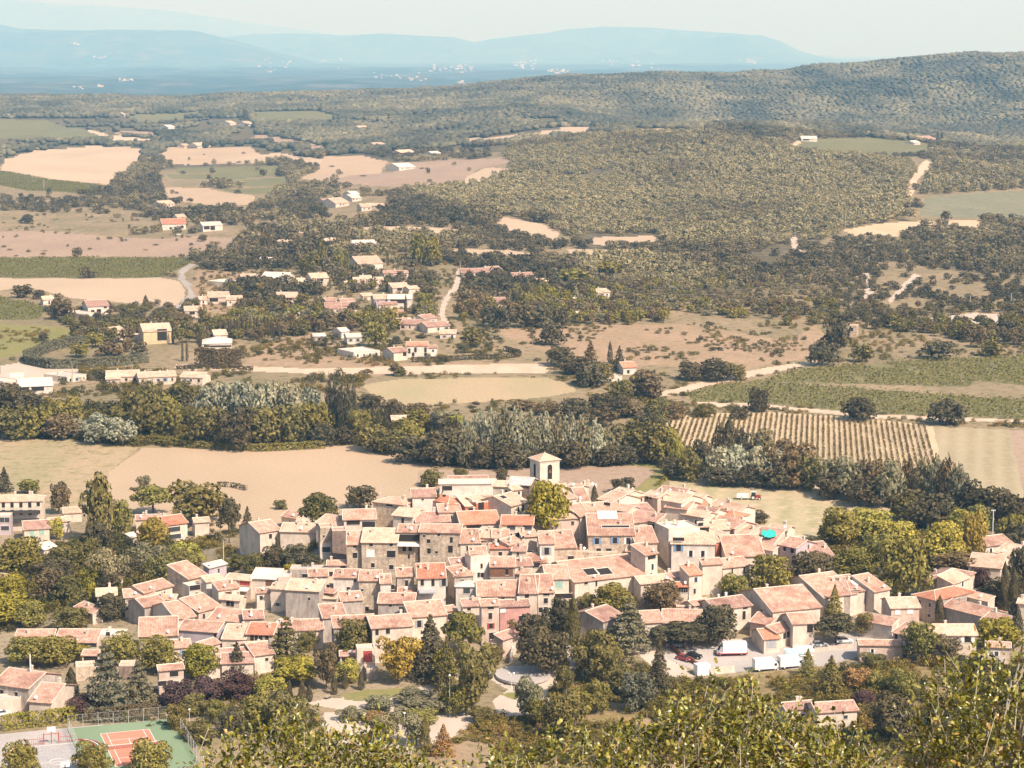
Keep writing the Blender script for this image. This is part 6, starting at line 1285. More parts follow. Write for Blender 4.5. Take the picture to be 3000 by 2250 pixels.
nt_.links.new(bs_.outputs[0], mx_.inputs[1]); nt_.links.new(tr_.outputs[0], mx_.inputs[2]); nt_.links.new(mx_.outputs[0], out_.inputs[0])
def leafmesh(P, Dr, Nn, L_, r):
    """folded, lobed oak leaf: 10 corner points, 4 faces of 4"""
    n = len(P); Dr = Dr / np.linalg.norm(Dr, axis=1, keepdims=True); Nn = Nn - (Nn * Dr).sum(1, keepdims=True) * Dr; Nn /= np.linalg.norm(Nn, axis=1, keepdims=True) + 1e-9
    B = np.cross(Nn, Dr); s = (L_ * r.uniform(.7, 1.25, n))[:, None]
    tpl = [(0, 0, 0), (.32, .0, .0), (.68, 0, .02), (1, 0, -.06), (.30, .24, .06), (.48, .17, .05), (.72, .25, .05), (.30, -.24, .06), (.48, -.17, .05), (.72, -.25, .05)]
    V_ = np.stack([P + Dr * s * a + B * s * b + Nn * s * c for a, b, c in tpl], 1)
    F_ = np.array([[0, 1, 5, 4], [1, 2, 6, 5], [2, 3, 3, 6], [0, 7, 8, 1], [1, 8, 9, 2], [2, 9, 3, 3]])
    F_ = np.array([[0, 1, 5, 4], [1, 2, 6, 5], [0, 7, 8, 1], [1, 8, 9, 2]]); F2 = np.array([[2, 3, 6, 6]])
    idx_ = (np.arange(n) * 10)[:, None, None]
    # tip as two quads sharing the middle point
    F_ = np.concatenate([F_, [[2, 9, 3, 6]]]) ; 
    return V_.reshape(-1, 3), (F_[None] + idx_).reshape(-1, 4)
def near_oak(name, outline, y0, y1, depth_down, n_sh, seed, label, up=0, trunk_px=None):
    """outline: photo points (source px) of the crown's upper edge; crown hangs between y0 and y1 metres away"""
    r = np.random.default_rng(seed); ox = np.array([o[0] for o in outline], float); oy = np.array([o[1] for o in outline], float)
    ym = (y0 + y1) / 2; X_ = []; Zt = []
    for a, b in outline: u, v = ray(a, b); X_.append(u * ym); Zt.append(CZ + v * ym)
    X_ = np.array(X_); Zt = np.array(Zt)
    x = r.uniform(X_[0], X_[-1], n_sh); yy = ym + (y1 - y0) / 2 * r.uniform(-1, 1, n_sh)
    e = (yy - ym) / ((y1 - y0) / 2); top = np.interp(x, X_, Zt) - .16 + up - .45 * e ** 2 - (ym - yy) * (.10 * (yy > ym) - .34 * (yy < ym)) * (-1) * 0 + (yy - ym) * (-.12) * (yy > ym) + (yy - ym) * .30 * (yy < ym) + r.normal(0, .09, n_sh) + .30 * vnoise(x * 1.7, yy * 1.7 + seed)
    thin = r.uniform(0, 1, n_sh) < .66 + 1.1 * fbm(x * 1.3 + seed, yy * 1.3, 2); n_sh = int(thin.sum()); x = x[thin]; yy = yy[thin]; top = top[thin]
    dz = depth_down * r.uniform(0, 1, n_sh) ** 1.5; base = np.stack([x, yy, top - dz - .05], 1)
    d = r.normal(0, .55, (n_sh, 3)); d[:, 2] = np.abs(d[:, 2]) + .55; d /= np.linalg.norm(d, axis=1, keepdims=True)
    P = []; DD = []; NN = []
    for k in range(9):
        t = .03 + .028 * k * (1 + .3 * r.uniform(-1, 1, n_sh)); q = base + d * t[:, None] * 1.0
        side = np.cross(d, r.normal(0, 1, (n_sh, 3))); side /= np.linalg.norm(side, axis=1, keepdims=True)
        dr = d * r.uniform(.25, .8, (n_sh, 1)) + side * .9 if k < 7 else d + side * .35
        P.append(q); DD.append(dr); NN.append(r.normal(0, .5, (n_sh, 3)) + np.array([.15, -.15, .8]))
    V_, F_ = leafmesh(np.concatenate(P), np.concatenate(DD), np.concatenate(NN), .058, r)
    cx0 = (X_[0] + X_[-1]) / 2 if trunk_px is None else trunk_px; gzz = gz(cx0, ym)
    root = empty('oak_tree', (cx0, ym, gzz), 0, label, 'oak tree')
    me = mesh_np('near_leaves', V_ - np.array([cx0, ym, gzz]), F_, [lm]); link('crown', me, root)
    b = MB(); rr = random.Random(seed); org = Vector((0, 0, -.2)); zc = float(Zt.mean()) - gzz - .8
    fork = Vector((rr.uniform(-.2, .2), 0, max(zc * .45, .5))); b.tube(org, fork, .14, .1, 9, caps=False)
    for k in range(16):
        i = rr.randrange(n_sh); e_ = Vector(base[i] - np.array([cx0, ym, gzz])); mid = fork.lerp(e_, .5) + Vector((rr.uniform(-.25, .25), rr.uniform(-.2, .2), -.1))
        b.tube(fork, mid, .05, .03, 6, caps=False); b.tube(mid, e_, .03, .012, 6, caps=False)
        for _ in range(5):
            j = int(np.argmin(((base - base[i]) ** 2).sum(1) + r.uniform(0, .6, n_sh))); b.tube(mid.lerp(e_, rr.uniform(.3, 1)), Vector(base[j] - np.array([cx0, ym, gzz])), .014, .006, 5, caps=False)
    tw = b
    for k in range(0, n_sh, 3):
        p = base[k] - np.array([cx0, ym, gzz]); tw.tube(tuple(p - d[k] * .15), tuple(p + d[k] * .27), .006, .003, 4, caps=False)
    b.build('trunk', M['palebark'], root)
near_oak('a', [(440, 2300), (520, 2235), (620, 2150), (730, 2105), (860, 2100), (940, 2140), (1010, 2120), (1090, 2160), (1180, 2190), (1260, 2215), (1330, 2300)], 18.6, 20.6, 1.35, 3400, 5, 'near oak crown at the bottom edge left of centre, pale olive leaves', up=-.06)
near_oak('b', [(1330, 2330), (1400, 2215), (1480, 2165), (1560, 2190), (1650, 2150), (1760, 2155), (1860, 2130), (1930, 2110), (1990, 2020), (2080, 2010), (2150, 1995), (2230, 2010), (2310, 2045), (2400, 2085), (2480, 2125), (2570, 2180), (2660, 2330)], 17.6, 20.0, 1.7, 6600, 6, 'near oak crown across the bottom right of centre, spiky upright twigs', up=-.05)
near_oak('c', [(2690, 2120), (2730, 2020), (2780, 1950), (2830, 1900), (2880, 1890), (2920, 1920), (2980, 1885), (3100, 1870), (3300, 1850)], 15.8, 17.3, 1.2, 1500, 7, 'near oak at the right edge with bare curved branches below its leaves', up=.06, trunk_px=3.4)
# ------------------------------------------------------------------ church
def church():
    p = hit(*SP('K3', 1600, 600)); yaw = math.radians(27)
    s = scale_at(p); co, si = math.cos(yaw), math.sin(yaw)
    a, b = ray(*SP('K3', 1593, 330)); yc = p.y - 1.0
    corner = Vector((a * yc, yc, 0)); _, be = ray(*SP('K3', 1593, 200)); zt = CZ + be * yc
    w_ = 6.2; ux = Vector((co, si, 0)); uy = Vector((-si, co, 0))
    cen = corner + ux * w_ / 2 + uy * w_ / 2; z0 = gz(cen.x, cen.y)
    root = empty('church_tower', (cen.x, cen.y, z0), yaw, 'square pale stone church tower with arched belfry openings and low pyramid roof', 'church tower')
    H = zt - z0; m = MB(); m.box((0, 0, H / 2 - 1), (w_, w_, H + 2)); m.build('wall', WALL['w'], root)
    c = MB(); c.box((0, 0, H + .1), (w_ + .5, w_ + .5, .22)); c.box((0, 0, H - .25), (w_ + .24, w_ + .24, .2)); c.box((0, 0, H - 5.6), (w_ + .12, w_ + .12, .16)); c.build('cornice', M['surround'], root)
    r = MB(); e = w_ / 2 + .45; h2 = 1.95
    P = [(-e, -e, H + .24), (e, -e, H + .24), (e, e, H + .24), (-e, e, H + .24)]
    for i in range(4): r.poly([P[i], P[(i + 1) % 4], (0, 0, H + h2)])
    for q in P: r.tube(q, (0, 0, H + h2 + .05), .1, n=5, m=1)
    r.ball((0, 0, H + h2 + .15), .18, 6, m=1); r.build('roof', [ROOF['c'], M['mortar']], root)
    def arch(face, wd, hh, zc):
        b_ = MB(); n = 10; pts = [(-wd / 2, -hh / 2), (wd / 2, -hh / 2)] + [(wd / 2 * math.cos(math.pi * i / n), hh / 2 - wd / 2 + wd / 2 * math.sin(math.pi * i / n)) for i in range(n + 1)]
        def pl(x, z, o):
            return {0: (x, -w_ / 2 - o, zc + z), 1: (-w_ / 2 - o, -x, zc + z), 2: (w_ / 2 + o, x, zc + z), 3: (-x, w_ / 2 + o, zc + z)}[face]
        b_.poly([pl(x, z, .03) for x, z in pts]); f = MB()
        for i in range(len(pts)):
            q0, q1 = pts[i], pts[(i + 1) % len(pts)]
            if i == 0: continue
            f.tube(pl(q0[0], q0[1], .06), pl(q1[0], q1[1], .06), .09, n=5)
        o = b_.build('belfry_opening', M['dark'], root); f.build('frame', M['surround'], o)
        for k in range(5): pass
    for f_ in range(4): arch(f_, 1.6, 4.3, H - 2.95)
    BLOCK.append((cen.x, cen.y, 6))
    # bell seen in the opening
    b_ = MB(); b_.tube((.0, -w_ / 2 - .05, H - 3.3), (0, -w_ / 2 - .05, H - 2.5), .42, .22, 10); b_.build('bell', M['brownp'], root)
church()
house('K3', 1248, 438, 1478, 452, 80, 6, 'gable', 'k', 'm', win=[], chim=0, yawk=1, label='church nave with dark grey roof left of the tower', name='church_nave', cat='church')
house('K3', 1640, 470, 1880, 440, 14, 5, 'flat', 'w', 'c', win=[], chim=0, label='low pale wall block right of the church tower')

# ------------------------------------------------------------------ villas of the middle distance
VF = dict(grp='villas among the trees beyond the river')
def VV_(c, rows):
    for r_ in rows:
        kw = dict(r_[9]) if len(r_) > 9 else {}
        kw.setdefault('grp', VF['grp']); kw.setdefault('chim', 1); r_ = list(r_); r_[5] *= .82
        house(c, *r_[:9], **kw)
VV_('M4', [
 (1050, 215, 1205, 212, 34, 6, 'gable', 'b', 'r', dict(win=[(1105, 240, 2, 2), (1140, 240, 2, 2), (1180, 232, 2.5, 2.5)], label='white villa with red roof beside the open white barn')),
 (1315, 226, 1442, 222, 24, 5.5, 'gable', 'b', 'x', dict(win=[(1340, 236, 5, 3), (1378, 238, 4, 3.6)], label='white barn with two dark open bays beyond the brown field', name='barn', cat='barn', chim=0)),
 (1040, 84, 1130, 80, 20, 4, 'gable', 'w', 'c'), (1152, 172, 1208, 170, 20, 4, 'gable', 'w', 'c'),
 (570, 750, 705, 744, 40, 6, 'gable', 'b', 'k', dict(win=[(600, 778, 2, 1.6), (640, 775, 2.4, 2), (682, 750, 1.6, 1.6)], label='two-storey white house beside the large pale field at the left')),
 (1350, 690, 1482, 688, 36, 4.5, 'gable', 'w', 'c', dict(win=[(1385, 705, 5, 2)])), (1470, 706, 1570, 704, 26, 4, 'gable', 'w', 'c'), (1295, 705, 1345, 703, 20, 3.5, 'gable', 'b', 'c'),
 (1200, 778, 1312, 775, 30, 4.5, 'gable', 'w', 'c', dict(win=[(1245, 790, 3, 1.6)])),
 (1570, 566, 1690, 562, 26, 3.5, 'gable', 'b', 'c'), (1690, 562, 1852, 566, 38, 6, 'gable', 'b', 'x', dict(win=[(1730, 566, 7, 2.4)], label='long white villa with a wide shaded veranda')), (1450, 600, 1580, 575, 26, 2.5, 'flat', 'w', 'x'),
 (1788, 690, 1918, 690, 34, 5, 'gable', 'w', 'c', dict(win=[(1850, 700, 8, 1)], label='cream two-tiered villa on a lawn left of the golden tree')), (2020, 566, 2130, 562, 32, 6, 'gable', 'w', 'c', dict(win=[(2075, 575, 4, 1.6), (2060, 595, 6, 1)])),
 (2112, 762, 2212, 760, 40, 5, 'gable', 'w', 'k'), (930, 912, 1110, 905, 50, 8, 'gable', 'y', 'c', dict(win=[(1050, 930, 5, 6)], label='yellow-cream villa with a tall shaded recess')),
 (1312, 988, 1500, 985, 44, 5, 'hip', 'b', 'x', dict(win=[(1340, 1002, 3, 1.2), (1420, 1005, 12, 1)], label='wide white house with hipped white roof behind a tall hedge')), (1390, 935, 1472, 932, 34, 5, 'gable', 'w', 'c'),
 (1680, 444, 1756, 446, 16, 4, 'gable', 'b', 'x'), (1775, 340, 1850, 338, 22, 4, 'gable', 'w', 'c'), (1872, 305, 1945, 300, 20, 4, 'gable', 'w', 'k'), (1870, 345, 1928, 338, 20, 4, 'gable', 'b', 'c'), (2130, 335, 2212, 332, 28, 5, 'gable', 'b', 'c'),
 (280, 705, 350, 702, 22, 4, 'gable', 'w', 'c'), (720, 945, 860, 925, 50, 3, 'mono', 'w', 'c', dict(chim=0)), (940, 950, 1000, 945, 30, 3, 'flat', 'b', 'x'),
 (1925, 592, 1985, 590, 26, 4, 'gable', 'w', 'c'), (690, 1205, 900, 1200, 40, 4, 'gable', 'w', 'c'), (900, 1210, 1140, 1200, 34, 4.5, 'gable', 'w', 'c', dict(chim=3)), (1170, 1205, 1312, 1210, 34, 4.5, 'gable', 'w', 'c', dict(chim=2)), (430, 1210, 560, 1190, 24, 3, 'flat', 'w', 'x'),
 (60, 1215, 160, 1212, 60, 3, 'flat', 'b', 'x', dict(chim=0)), (520, 800, 620, 790, 20, 3, 'flat', 'w', 'x', dict(chim=0)), (2035, 940, 2110, 936, 14, 3, 'gable', 'g', 'm', dict(chim=0)),
])
VV_('K1', [(165, 100, 455, 88, 70, 5, 'gable', 'b', 'x', dict(win=[(210, 115, 4, 1.4), (300, 118, 3, 2), (350, 112, 3, 2)], label='large white hall with a broad pale roof at the left edge', name='hall', cat='hall', chim=0)), (30, 60, 160, 40, 50, 4, 'flat', 'w', 'x', dict(chim=0)), (920, 35, 1040, 30, 20, 4, 'gable', 'g', 'c', dict(chim=0))])
VV_('M5', [
 (60, 350, 226, 346, 30, 4.5, 'gable', 'b', 'x', dict(win=[(90, 358, 3, 1.6), (125, 358, 3, 1.6), (195, 352, 4, 2)])), (230, 353, 292, 350, 14, 4, 'gable', 'b', 'x'), (110, 474, 268, 468, 48, 5, 'gable', 'b', 'c', dict(win=[(150, 480, 4, 2.5)])),
 (80, 602, 272, 600, 42, 3.5, 'gable', 'w', 'c'), (130, 570, 200, 568, 22, 6, 'gable', 'w', 'c', dict(win=[(145, 578, 2, 2)])), (320, 625, 432, 622, 28, 4, 'gable', 'w', 'c'), (215, 702, 300, 700, 30, 6, 'gable', 'l', 'c'),
 (300, 700, 455, 700, 30, 6, 'gable', 'b', 'x', dict(win=[(370, 712, 9, 2.4)], label='white villa with long dark veranda among cypresses')), (0, 748, 100, 742, 24, 4, 'gable', 'w', 'k'), (270, 800, 410, 795, 24, 3.4, 'gable', 'w', 'k', dict(chim=0)),
 (380, 862, 560, 868, 30, 3.5, 'gable', 'w', 'k'), (540, 830, 620, 820, 24, 4, 'gable', 'w', 'k'), (560, 882, 702, 872, 30, 3.5, 'gable', 'w', 'k'), (640, 925, 740, 925, 26, 3, 'gable', 'w', 'c'),
 (425, 1003, 560, 1002, 26, 7, 'gable', 'b', 'r', dict(win=[(440, 1035, 1.2, 2.4), (480, 1028, 1.2, 2.4), (545, 1028, 1.2, 2.4), (465, 1058, 1.2, 2), (545, 1058, 1.2, 2)], label='tall white country house with red roof above the long farm track')),
 (560, 1018, 622, 1015, 16, 5, 'gable', 'b', 'k'), (340, 1048, 428, 1040, 30, 5, 'gable', 'w', 'k', dict(win=[(410, 1055, 2, 2)])), (80, 1050, 250, 1035, 26, 3, 'flat', 'b', 'x', dict(chim=0)),
 (0, 912, 52, 908, 24, 4, 'gable', 'b', 'x', dict(chim=0)), (38, 950, 130, 947, 26, 4, 'gable', 'b', 'x', dict(chim=0)), (960, 520, 1050, 515, 28, 4, 'gable', 'w', 'k'), (1118, 556, 1248, 552, 26, 5, 'gable', 'b', 'k'), (1260, 598, 1362, 594, 28, 4, 'gable', 'w', 'c'),
 (920, 720, 1072, 716, 28, 4, 'gable', 'w', 'k'), (905, 752, 1005, 748, 14, 4, 'flat', 'b', 'x', dict(chim=0)), (1512, 702, 1580, 700, 12, 3.5, 'gable', 'b', 'x'), (1660, 660, 1742, 655, 24, 8, 'gable', 'b', 'c'), (1520, 800, 1570, 800, 20, 3, 'flat', 'b', 'x', dict(chim=0)),
 (780, 530, 965, 528, 28, 4, 'gable', 'w', 'k'), (1828, 1145, 1912, 1142, 36, 4, 'gable', 'b', 'r', dict(win=[(1860, 1170, 1.2, 1.6)], label='small white house with red roof beside the tall brownish conifer')),
 (1710, 1210, 1820, 1205, 20, 2.5, 'flat', 'w', 'x', dict(chim=0)), (150, 92, 300, 96, 14, 3.5, 'gable', 'w', 'c'), (0, 75, 50, 72, 30, 4, 'gable', 'w', 'c'), (70, 45, 130, 42, 22, 4, 'gable', 'b', 'x'), (540, 845, 590, 835, 20, 3, 'flat', 'b', 'x', dict(chim=0)),
 (1090, 160, 1090.5, 160, 1, 3, 'flat', 'w', 'x', dict(chim=0)) if False else (440, 636, 505, 632, 18, 3.5, 'gable', 'w', 'c'),
])
VV_('M6', [(1078, 872, 1128, 874, 8, 6.5, 'flat', 's', 'c', dict(win=[(1095, 895, 1.6, 2)], chim=0, label='roofless stone ruin beside a large dark tree', name='ruin', cat='ruin'))])
VV_('M3', [(770, 900, 872, 900, 18, 4, 'gable', 'b', 'x', dict(chim=0, label='low white shed with curved pale roof at the far green field', win=[(800, 905, 8, 2)])), (1556, 905, 1645, 902, 34, 5, 'gable', 'w', 'k', dict(label='pink-roofed farmhouse beside two cypresses at the far green field')), (1500, 925, 1540, 922, 12, 4, 'gable', 'w', 'x', dict(chim=0))])
VV_('M1', [(1280, 945, 1362, 942, 22, 4, 'gable', 'w', 'c'), (1195, 945, 1232, 943, 12, 3.5, 'gable', 'w', 'c'), (1490, 800, 1532, 798, 16, 4, 'gable', 'w', 'c'), (1600, 805, 1650, 802, 18, 4, 'gable', 'b', 'c'), (805, 745, 822, 744, 26, 5, 'gable', 'w', 'c'), (1090, 825, 1135, 823, 14, 4, 'gable', 'b', 'x')])
VV_('M2', [(130, 835, 195, 830, 34, 5, 'gable', 'w', 'c'), (612, 1005, 668, 1002, 22, 4, 'gable', 'b', 'x'), (375, 1085, 480, 1080, 34, 4, 'gable', 'b', 'x'), (385, 990, 480, 985, 16, 3.5, 'gable', 'w', 'c'), (230, 945, 300, 942, 20, 4, 'gable', 'w', 'c')])
VV_('N1', [(1190, 745, 1255, 742, 24, 5, 'gable', 'b', 'x'), (1060, 820, 1160, 815, 44, 4, 'gable', 'w', 'c'), (1270, 850, 1350, 848, 26, 4, 'gable', 'w', 'c'), (985, 810, 1050, 806, 26, 3.5, 'gable', 'w', 'k')])
VV_('N4', [(610, 375, 765, 372, 26, 2.6, 'mono', 'b', 'x', dict(chim=0, win=[], label='tiny white shed with turquoise tarpaulin above the striped vineyard', name='shed', cat='shed'))])
VV_('N3', [(925, 580, 1100, 575, 70, 4, 'gable', 'g', 'c', dict(chim=0, label='small house with pale roof half hidden in the river trees'))])

VV_('N2', [(1205, 868, 1245, 866, 24, 3.5, 'gable', 'w', 'c'), (1165, 905, 1210, 902, 20, 3, 'gable', 'w', 'x'), (640, 905, 695, 902, 18, 3.5, 'gable', 'b', 'c'), (2055, 612, 2200, 606, 34, 4, 'gable', 'w', 'c', dict(win=[(2120, 625, 3, 1.6)])), (1620, 568, 1660, 566, 16, 3.5, 'gable', 'w', 'c'),
 (1975, 478, 2200, 472, 22, 4, 'gable', 'w', 'k'), (960, 200, 1055, 196, 26, 4, 'gable', 'b', 'c'), (1085, 148, 1200, 142, 20, 4, 'gable', 'w', 'k'), (1195, 118, 1260, 114, 16, 4, 'gable', 'w', 'k'), (1460, 195, 1555, 190, 34, 5, 'gable', 'b', 'x'), (1780, 690, 1880, 684, 24, 3, 'mono', 'w', 'c', dict(chim=0)),
 (1930, 770, 2100, 765, 24, 3.2, 'mono', 'w', 'k', dict(chim=0)), (2110, 920, 2200, 915, 24, 4, 'gable', 'w', 'k'), (1320, 1062, 1430, 1060, 14, 2.8, 'gable', 'g', 'm', dict(chim=0)), (1440, 735, 1540, 730, 26, 5, 'gable', 'w', 'k', dict(win=[(1480, 760, 2.4, 2)])), (1590, 755, 1710, 750, 40, 4, 'gable', 'w', 'k')])

# ------------------------------------------------------------------ striped vineyard
def vineyard():
    k = [i for i, f in enumerate(FIELDS) if f[0] == 'vineyard_soil'][0]; P = FP[k]
    pr = ground_poly('A', [(1400, 912), (1440, 903), (1530, 899), (1640, 896), (1760, 900), (1880, 910), (2005, 922), (2022, 985), (2050, 1050), (1780, 1055), (1560, 995), (1440, 955)])
    dx, dy = .14, 1.0; n = math.hypot(dx, dy); dx /= n; dy /= n; nx, ny = dy, -dx
    t = pr @ np.array([nx, ny]); s_ = pr @ np.array([dx, dy]); sp = 2.12; r = np.random.default_rng(5); kk = 0
    for q in np.arange(t.min() + 1, t.max(), sp):
        ss = np.arange(s_.min(), s_.max(), .55); x = q * nx + ss * dx; y = q * ny + ss * dy
        m = inpoly(pr, x, y)
        if m.sum() < 12: continue
        ii = np.nonzero(m)[0]; cuts = np.nonzero(np.diff(ii) > 1)[0] + 1; seg = max(np.split(ii, cuts), key=len); m = np.zeros(len(x), bool); m[seg] = True
        x = x[m]; y = y[m]; z = hgt(x, y); nn = len(x) * 5
        i = r.integers(0, len(x), nn); off = r.uniform(-.42, .42, nn); zz = r.uniform(.15, 1.35, nn)
        keep = r.uniform(0, 1, nn) < .85 + fbm(x[i] / 5, y[i] / 5, 2)
        Pp = np.stack([x[i] + off * nx + r.uniform(-.3, .3, nn) * dx, y[i] + off * ny + r.uniform(-.3, .3, nn) * dy, z[i] + zz], 1)[keep]
        Nn = np.stack([np.sign(off) * .5, off * 0 - .2, off * 0 + .6], 1)[keep]
        V_, F_ = cards(Pp, Nn, .30, r)
        o = link('vine_row', mesh_np('vine_row', V_, F_, [M['leaf']])); c_ = (.115, .085, .032); g = r.uniform(.85, 1.2)
        o.color = (c_[0] * 1.5 * g, c_[1] * 1.5 * g, c_[2] * 1.5, 1); kk += 1
        tag(o, 'x', 'vine row', 'parallel rows of the striped vineyard'); VROWS.append(o)
VROWS = []
vineyard()
def rows_stuff(key, spacing, hgt_, ang, tone, seed, lim=60000):
    """low leafy canopy of the other vineyards"""
    r = np.random.default_rng(seed); PP = []
    for k, (nm, mt, c, pts) in enumerate(FIELDS):
        if nm not in key: continue
        P = FP[k]; lo = P.min(0); hi = P.max(0); lo[0] = max(lo[0], -.26 * hi[1]); hi[0] = min(hi[0], .26 * hi[1])
        if lo[1] > 2600: continue
        dx, dy = math.cos(ang), math.sin(ang); nx, ny = -dy, dx
        C4 = np.array([[lo[0], lo[1]], [hi[0], lo[1]], [hi[0], hi[1]], [lo[0], hi[1]]]); t = C4 @ [nx, ny]; s_ = C4 @ [dx, dy]
        for q in np.arange(t.min(), t.max(), spacing):
            ss = np.arange(s_.min(), s_.max(), 1.3); ss = ss + r.uniform(-.5, .5, len(ss)); x = q * nx + ss * dx; y = q * ny + ss * dy
            m = inpoly(P, x, y) & (fbm(x / 30, y / 30, 3) > -.5) & (fbm(x / 8, y / 14, 2) > -.45); PP.append(np.stack([x[m], y[m]], 1))
    P = np.concatenate(PP)
    if len(P) > lim: P = P[r.permutation(len(P))[:lim]]
    z = hgt(P[:, 0], P[:, 1]); Q3 = np.concatenate([P + r.normal(0, .15, P.shape), (z + r.uniform(.3, hgt_, len(P)))[:, None]], 1)
    Q3 = np.concatenate([Q3, Q3 + r.normal(0, .35, Q3.shape)])
    V_, F_ = cards(Q3, np.tile([0, -.3, .9], (len(Q3), 1)), .62, r)
    o = link('vines', mesh_np('vines', V_, F_, [M['leaf']])); o.color = (*tone, 1); tag(o, kind='stuff')
rows_stuff(('vineyard',), 2.6, 1.2, math.radians(4), (.155, .145, .045), 3, 70000)

# ------------------------------------------------------------------ hedges
HEDGES = []
def hedge(c, pts, h, w_, tone, label, dens=15, cs=.34):
    q = [hit(*SP(c, x, y)) for x, y in pts]; r = np.random.default_rng(len(label)); PP = []; NN = []
    for a, b in zip(q[:-1], q[1:]):
        L_ = (b - a).length; n = int(L_ * (h * 2 + w_) * dens / 2); t = r.uniform(0, 1, n); d = (b - a).normalized(); nx, ny = -d.y, d.x
        o = r.uniform(-1, 1, n); k = r.uniform(0, 1, n); top = r.uniform(0, 1, n) < w_ / (w_ + 2 * h) * 1.3
        o = np.where(top, o, np.sign(o) * (.8 + .2 * r.uniform(0, 1, n))); k = np.where(top, 1, k) * (1 + .12 * vnoise(t * L_ / 2, t * 0 + 3))
        x = a.x + (b.x - a.x) * t + o * nx * w_ / 2; y = a.y + (b.y - a.y) * t + o * ny * w_ / 2
        PP.append(np.stack([x, y, hgt(x, y) + k * h], 1)); NN.append(np.stack([o * nx * (~top), o * ny * (~top), top * 1. + .2], 1))
    V_, F_ = cards(np.concatenate(PP), np.concatenate(NN), cs, r)
    o = link('hedge', mesh_np('hedge', V_, F_, [M['leaf']])); b_ = TONE[tone][0]; o.color = (b_[0] * 1.6, b_[1] * 1.6, b_[2] * 1.6, 1); tag(o, label, 'hedge')
    return o
hedge('A', [(318, 782), (250, 790), (180, 795), (110, 796), (62, 786), (60, 776), (100, 760), (160, 745), (240, 735)], 4.2, 4.5, 'blue', 'thick grey-green hedge bending in a U around the garden at the left', 12, .55)
hedge('M4', [(380, 850), (500, 872), (620, 882), (740, 886), (820, 876)], 2.2, 1.5, 'dark', 'low dark hedge below the two-storey white house', 12, .4)
hedge('M4', [(1280, 1135), (1420, 1142), (1560, 1142)], 8.5, 5, 'brown', 'tall square-cut hedge in front of the wide hip-roofed white house', 11, .6)
hedge('M5', [(450, 1108), (620, 1105), (820, 1092), (1000, 1088), (1140, 1078), (1155, 1062), (1060, 1032)], 2.2, 2, 'dark', 'dark clipped hedge around the garden of the tall white country house', 12, .4)
hedge('M4', [(1140, 1155), (1280, 1150), (1640, 1158)], 1.6, 1.2, 'dark', 'low dark hedge along the farm track left of centre', 12, .4)
hedge('L6', [(20, 1075), (200, 1050), (400, 1030), (560, 1010), (700, 985)], 3.2, 2.4, 'bright', 'yellow-green hedge behind the red-fenced ball court', 18, .26)
hedge('L6', [(775, 1000), (1000, 985), (1250, 960), (1480, 930)], 3.0, 1.8, 'brown', 'brown-green hedge along the back fence of the tennis court', 18, .26)
hedge('L6', [(420, 880), (560, 880), (700, 880), (900, 850)], 2.4, 2, 'purple', 'dark purple hedge in front of the grey cedar', 18, .26)
hedge('L3', [(800, 640), (950, 655), (1150, 665), (1380, 680)], 4.5, 4, 'dark', 'dark hedge arching behind the pale hipped roof', 8, .3)
hedge('K1', [(1120, 990), (1300, 996), (1480, 998), (1700, 992)], .9, .8, 'dark', 'thin dark hedge line at the near edge of the orange field', 14, .3)
hedge('K1', [(1880, 960), (2000, 965), (2130, 995)], 1.6, 1.2, 'dark', 'short dark hedge jutting into the orange field', 14, .3)
hedge('A', [(320, 955), (420, 968), (560, 975), (700, 968)], 2.6, 3, 'olive', 'pale green bushy hedge between the orange field and the silver trees', 12, .45)
hedge('A', [(1420, 1052), (1445, 1030), (1440, 1018)], 1.2, 2, 'olive', 'small green hedge at the bend of the lane', 6, .4)

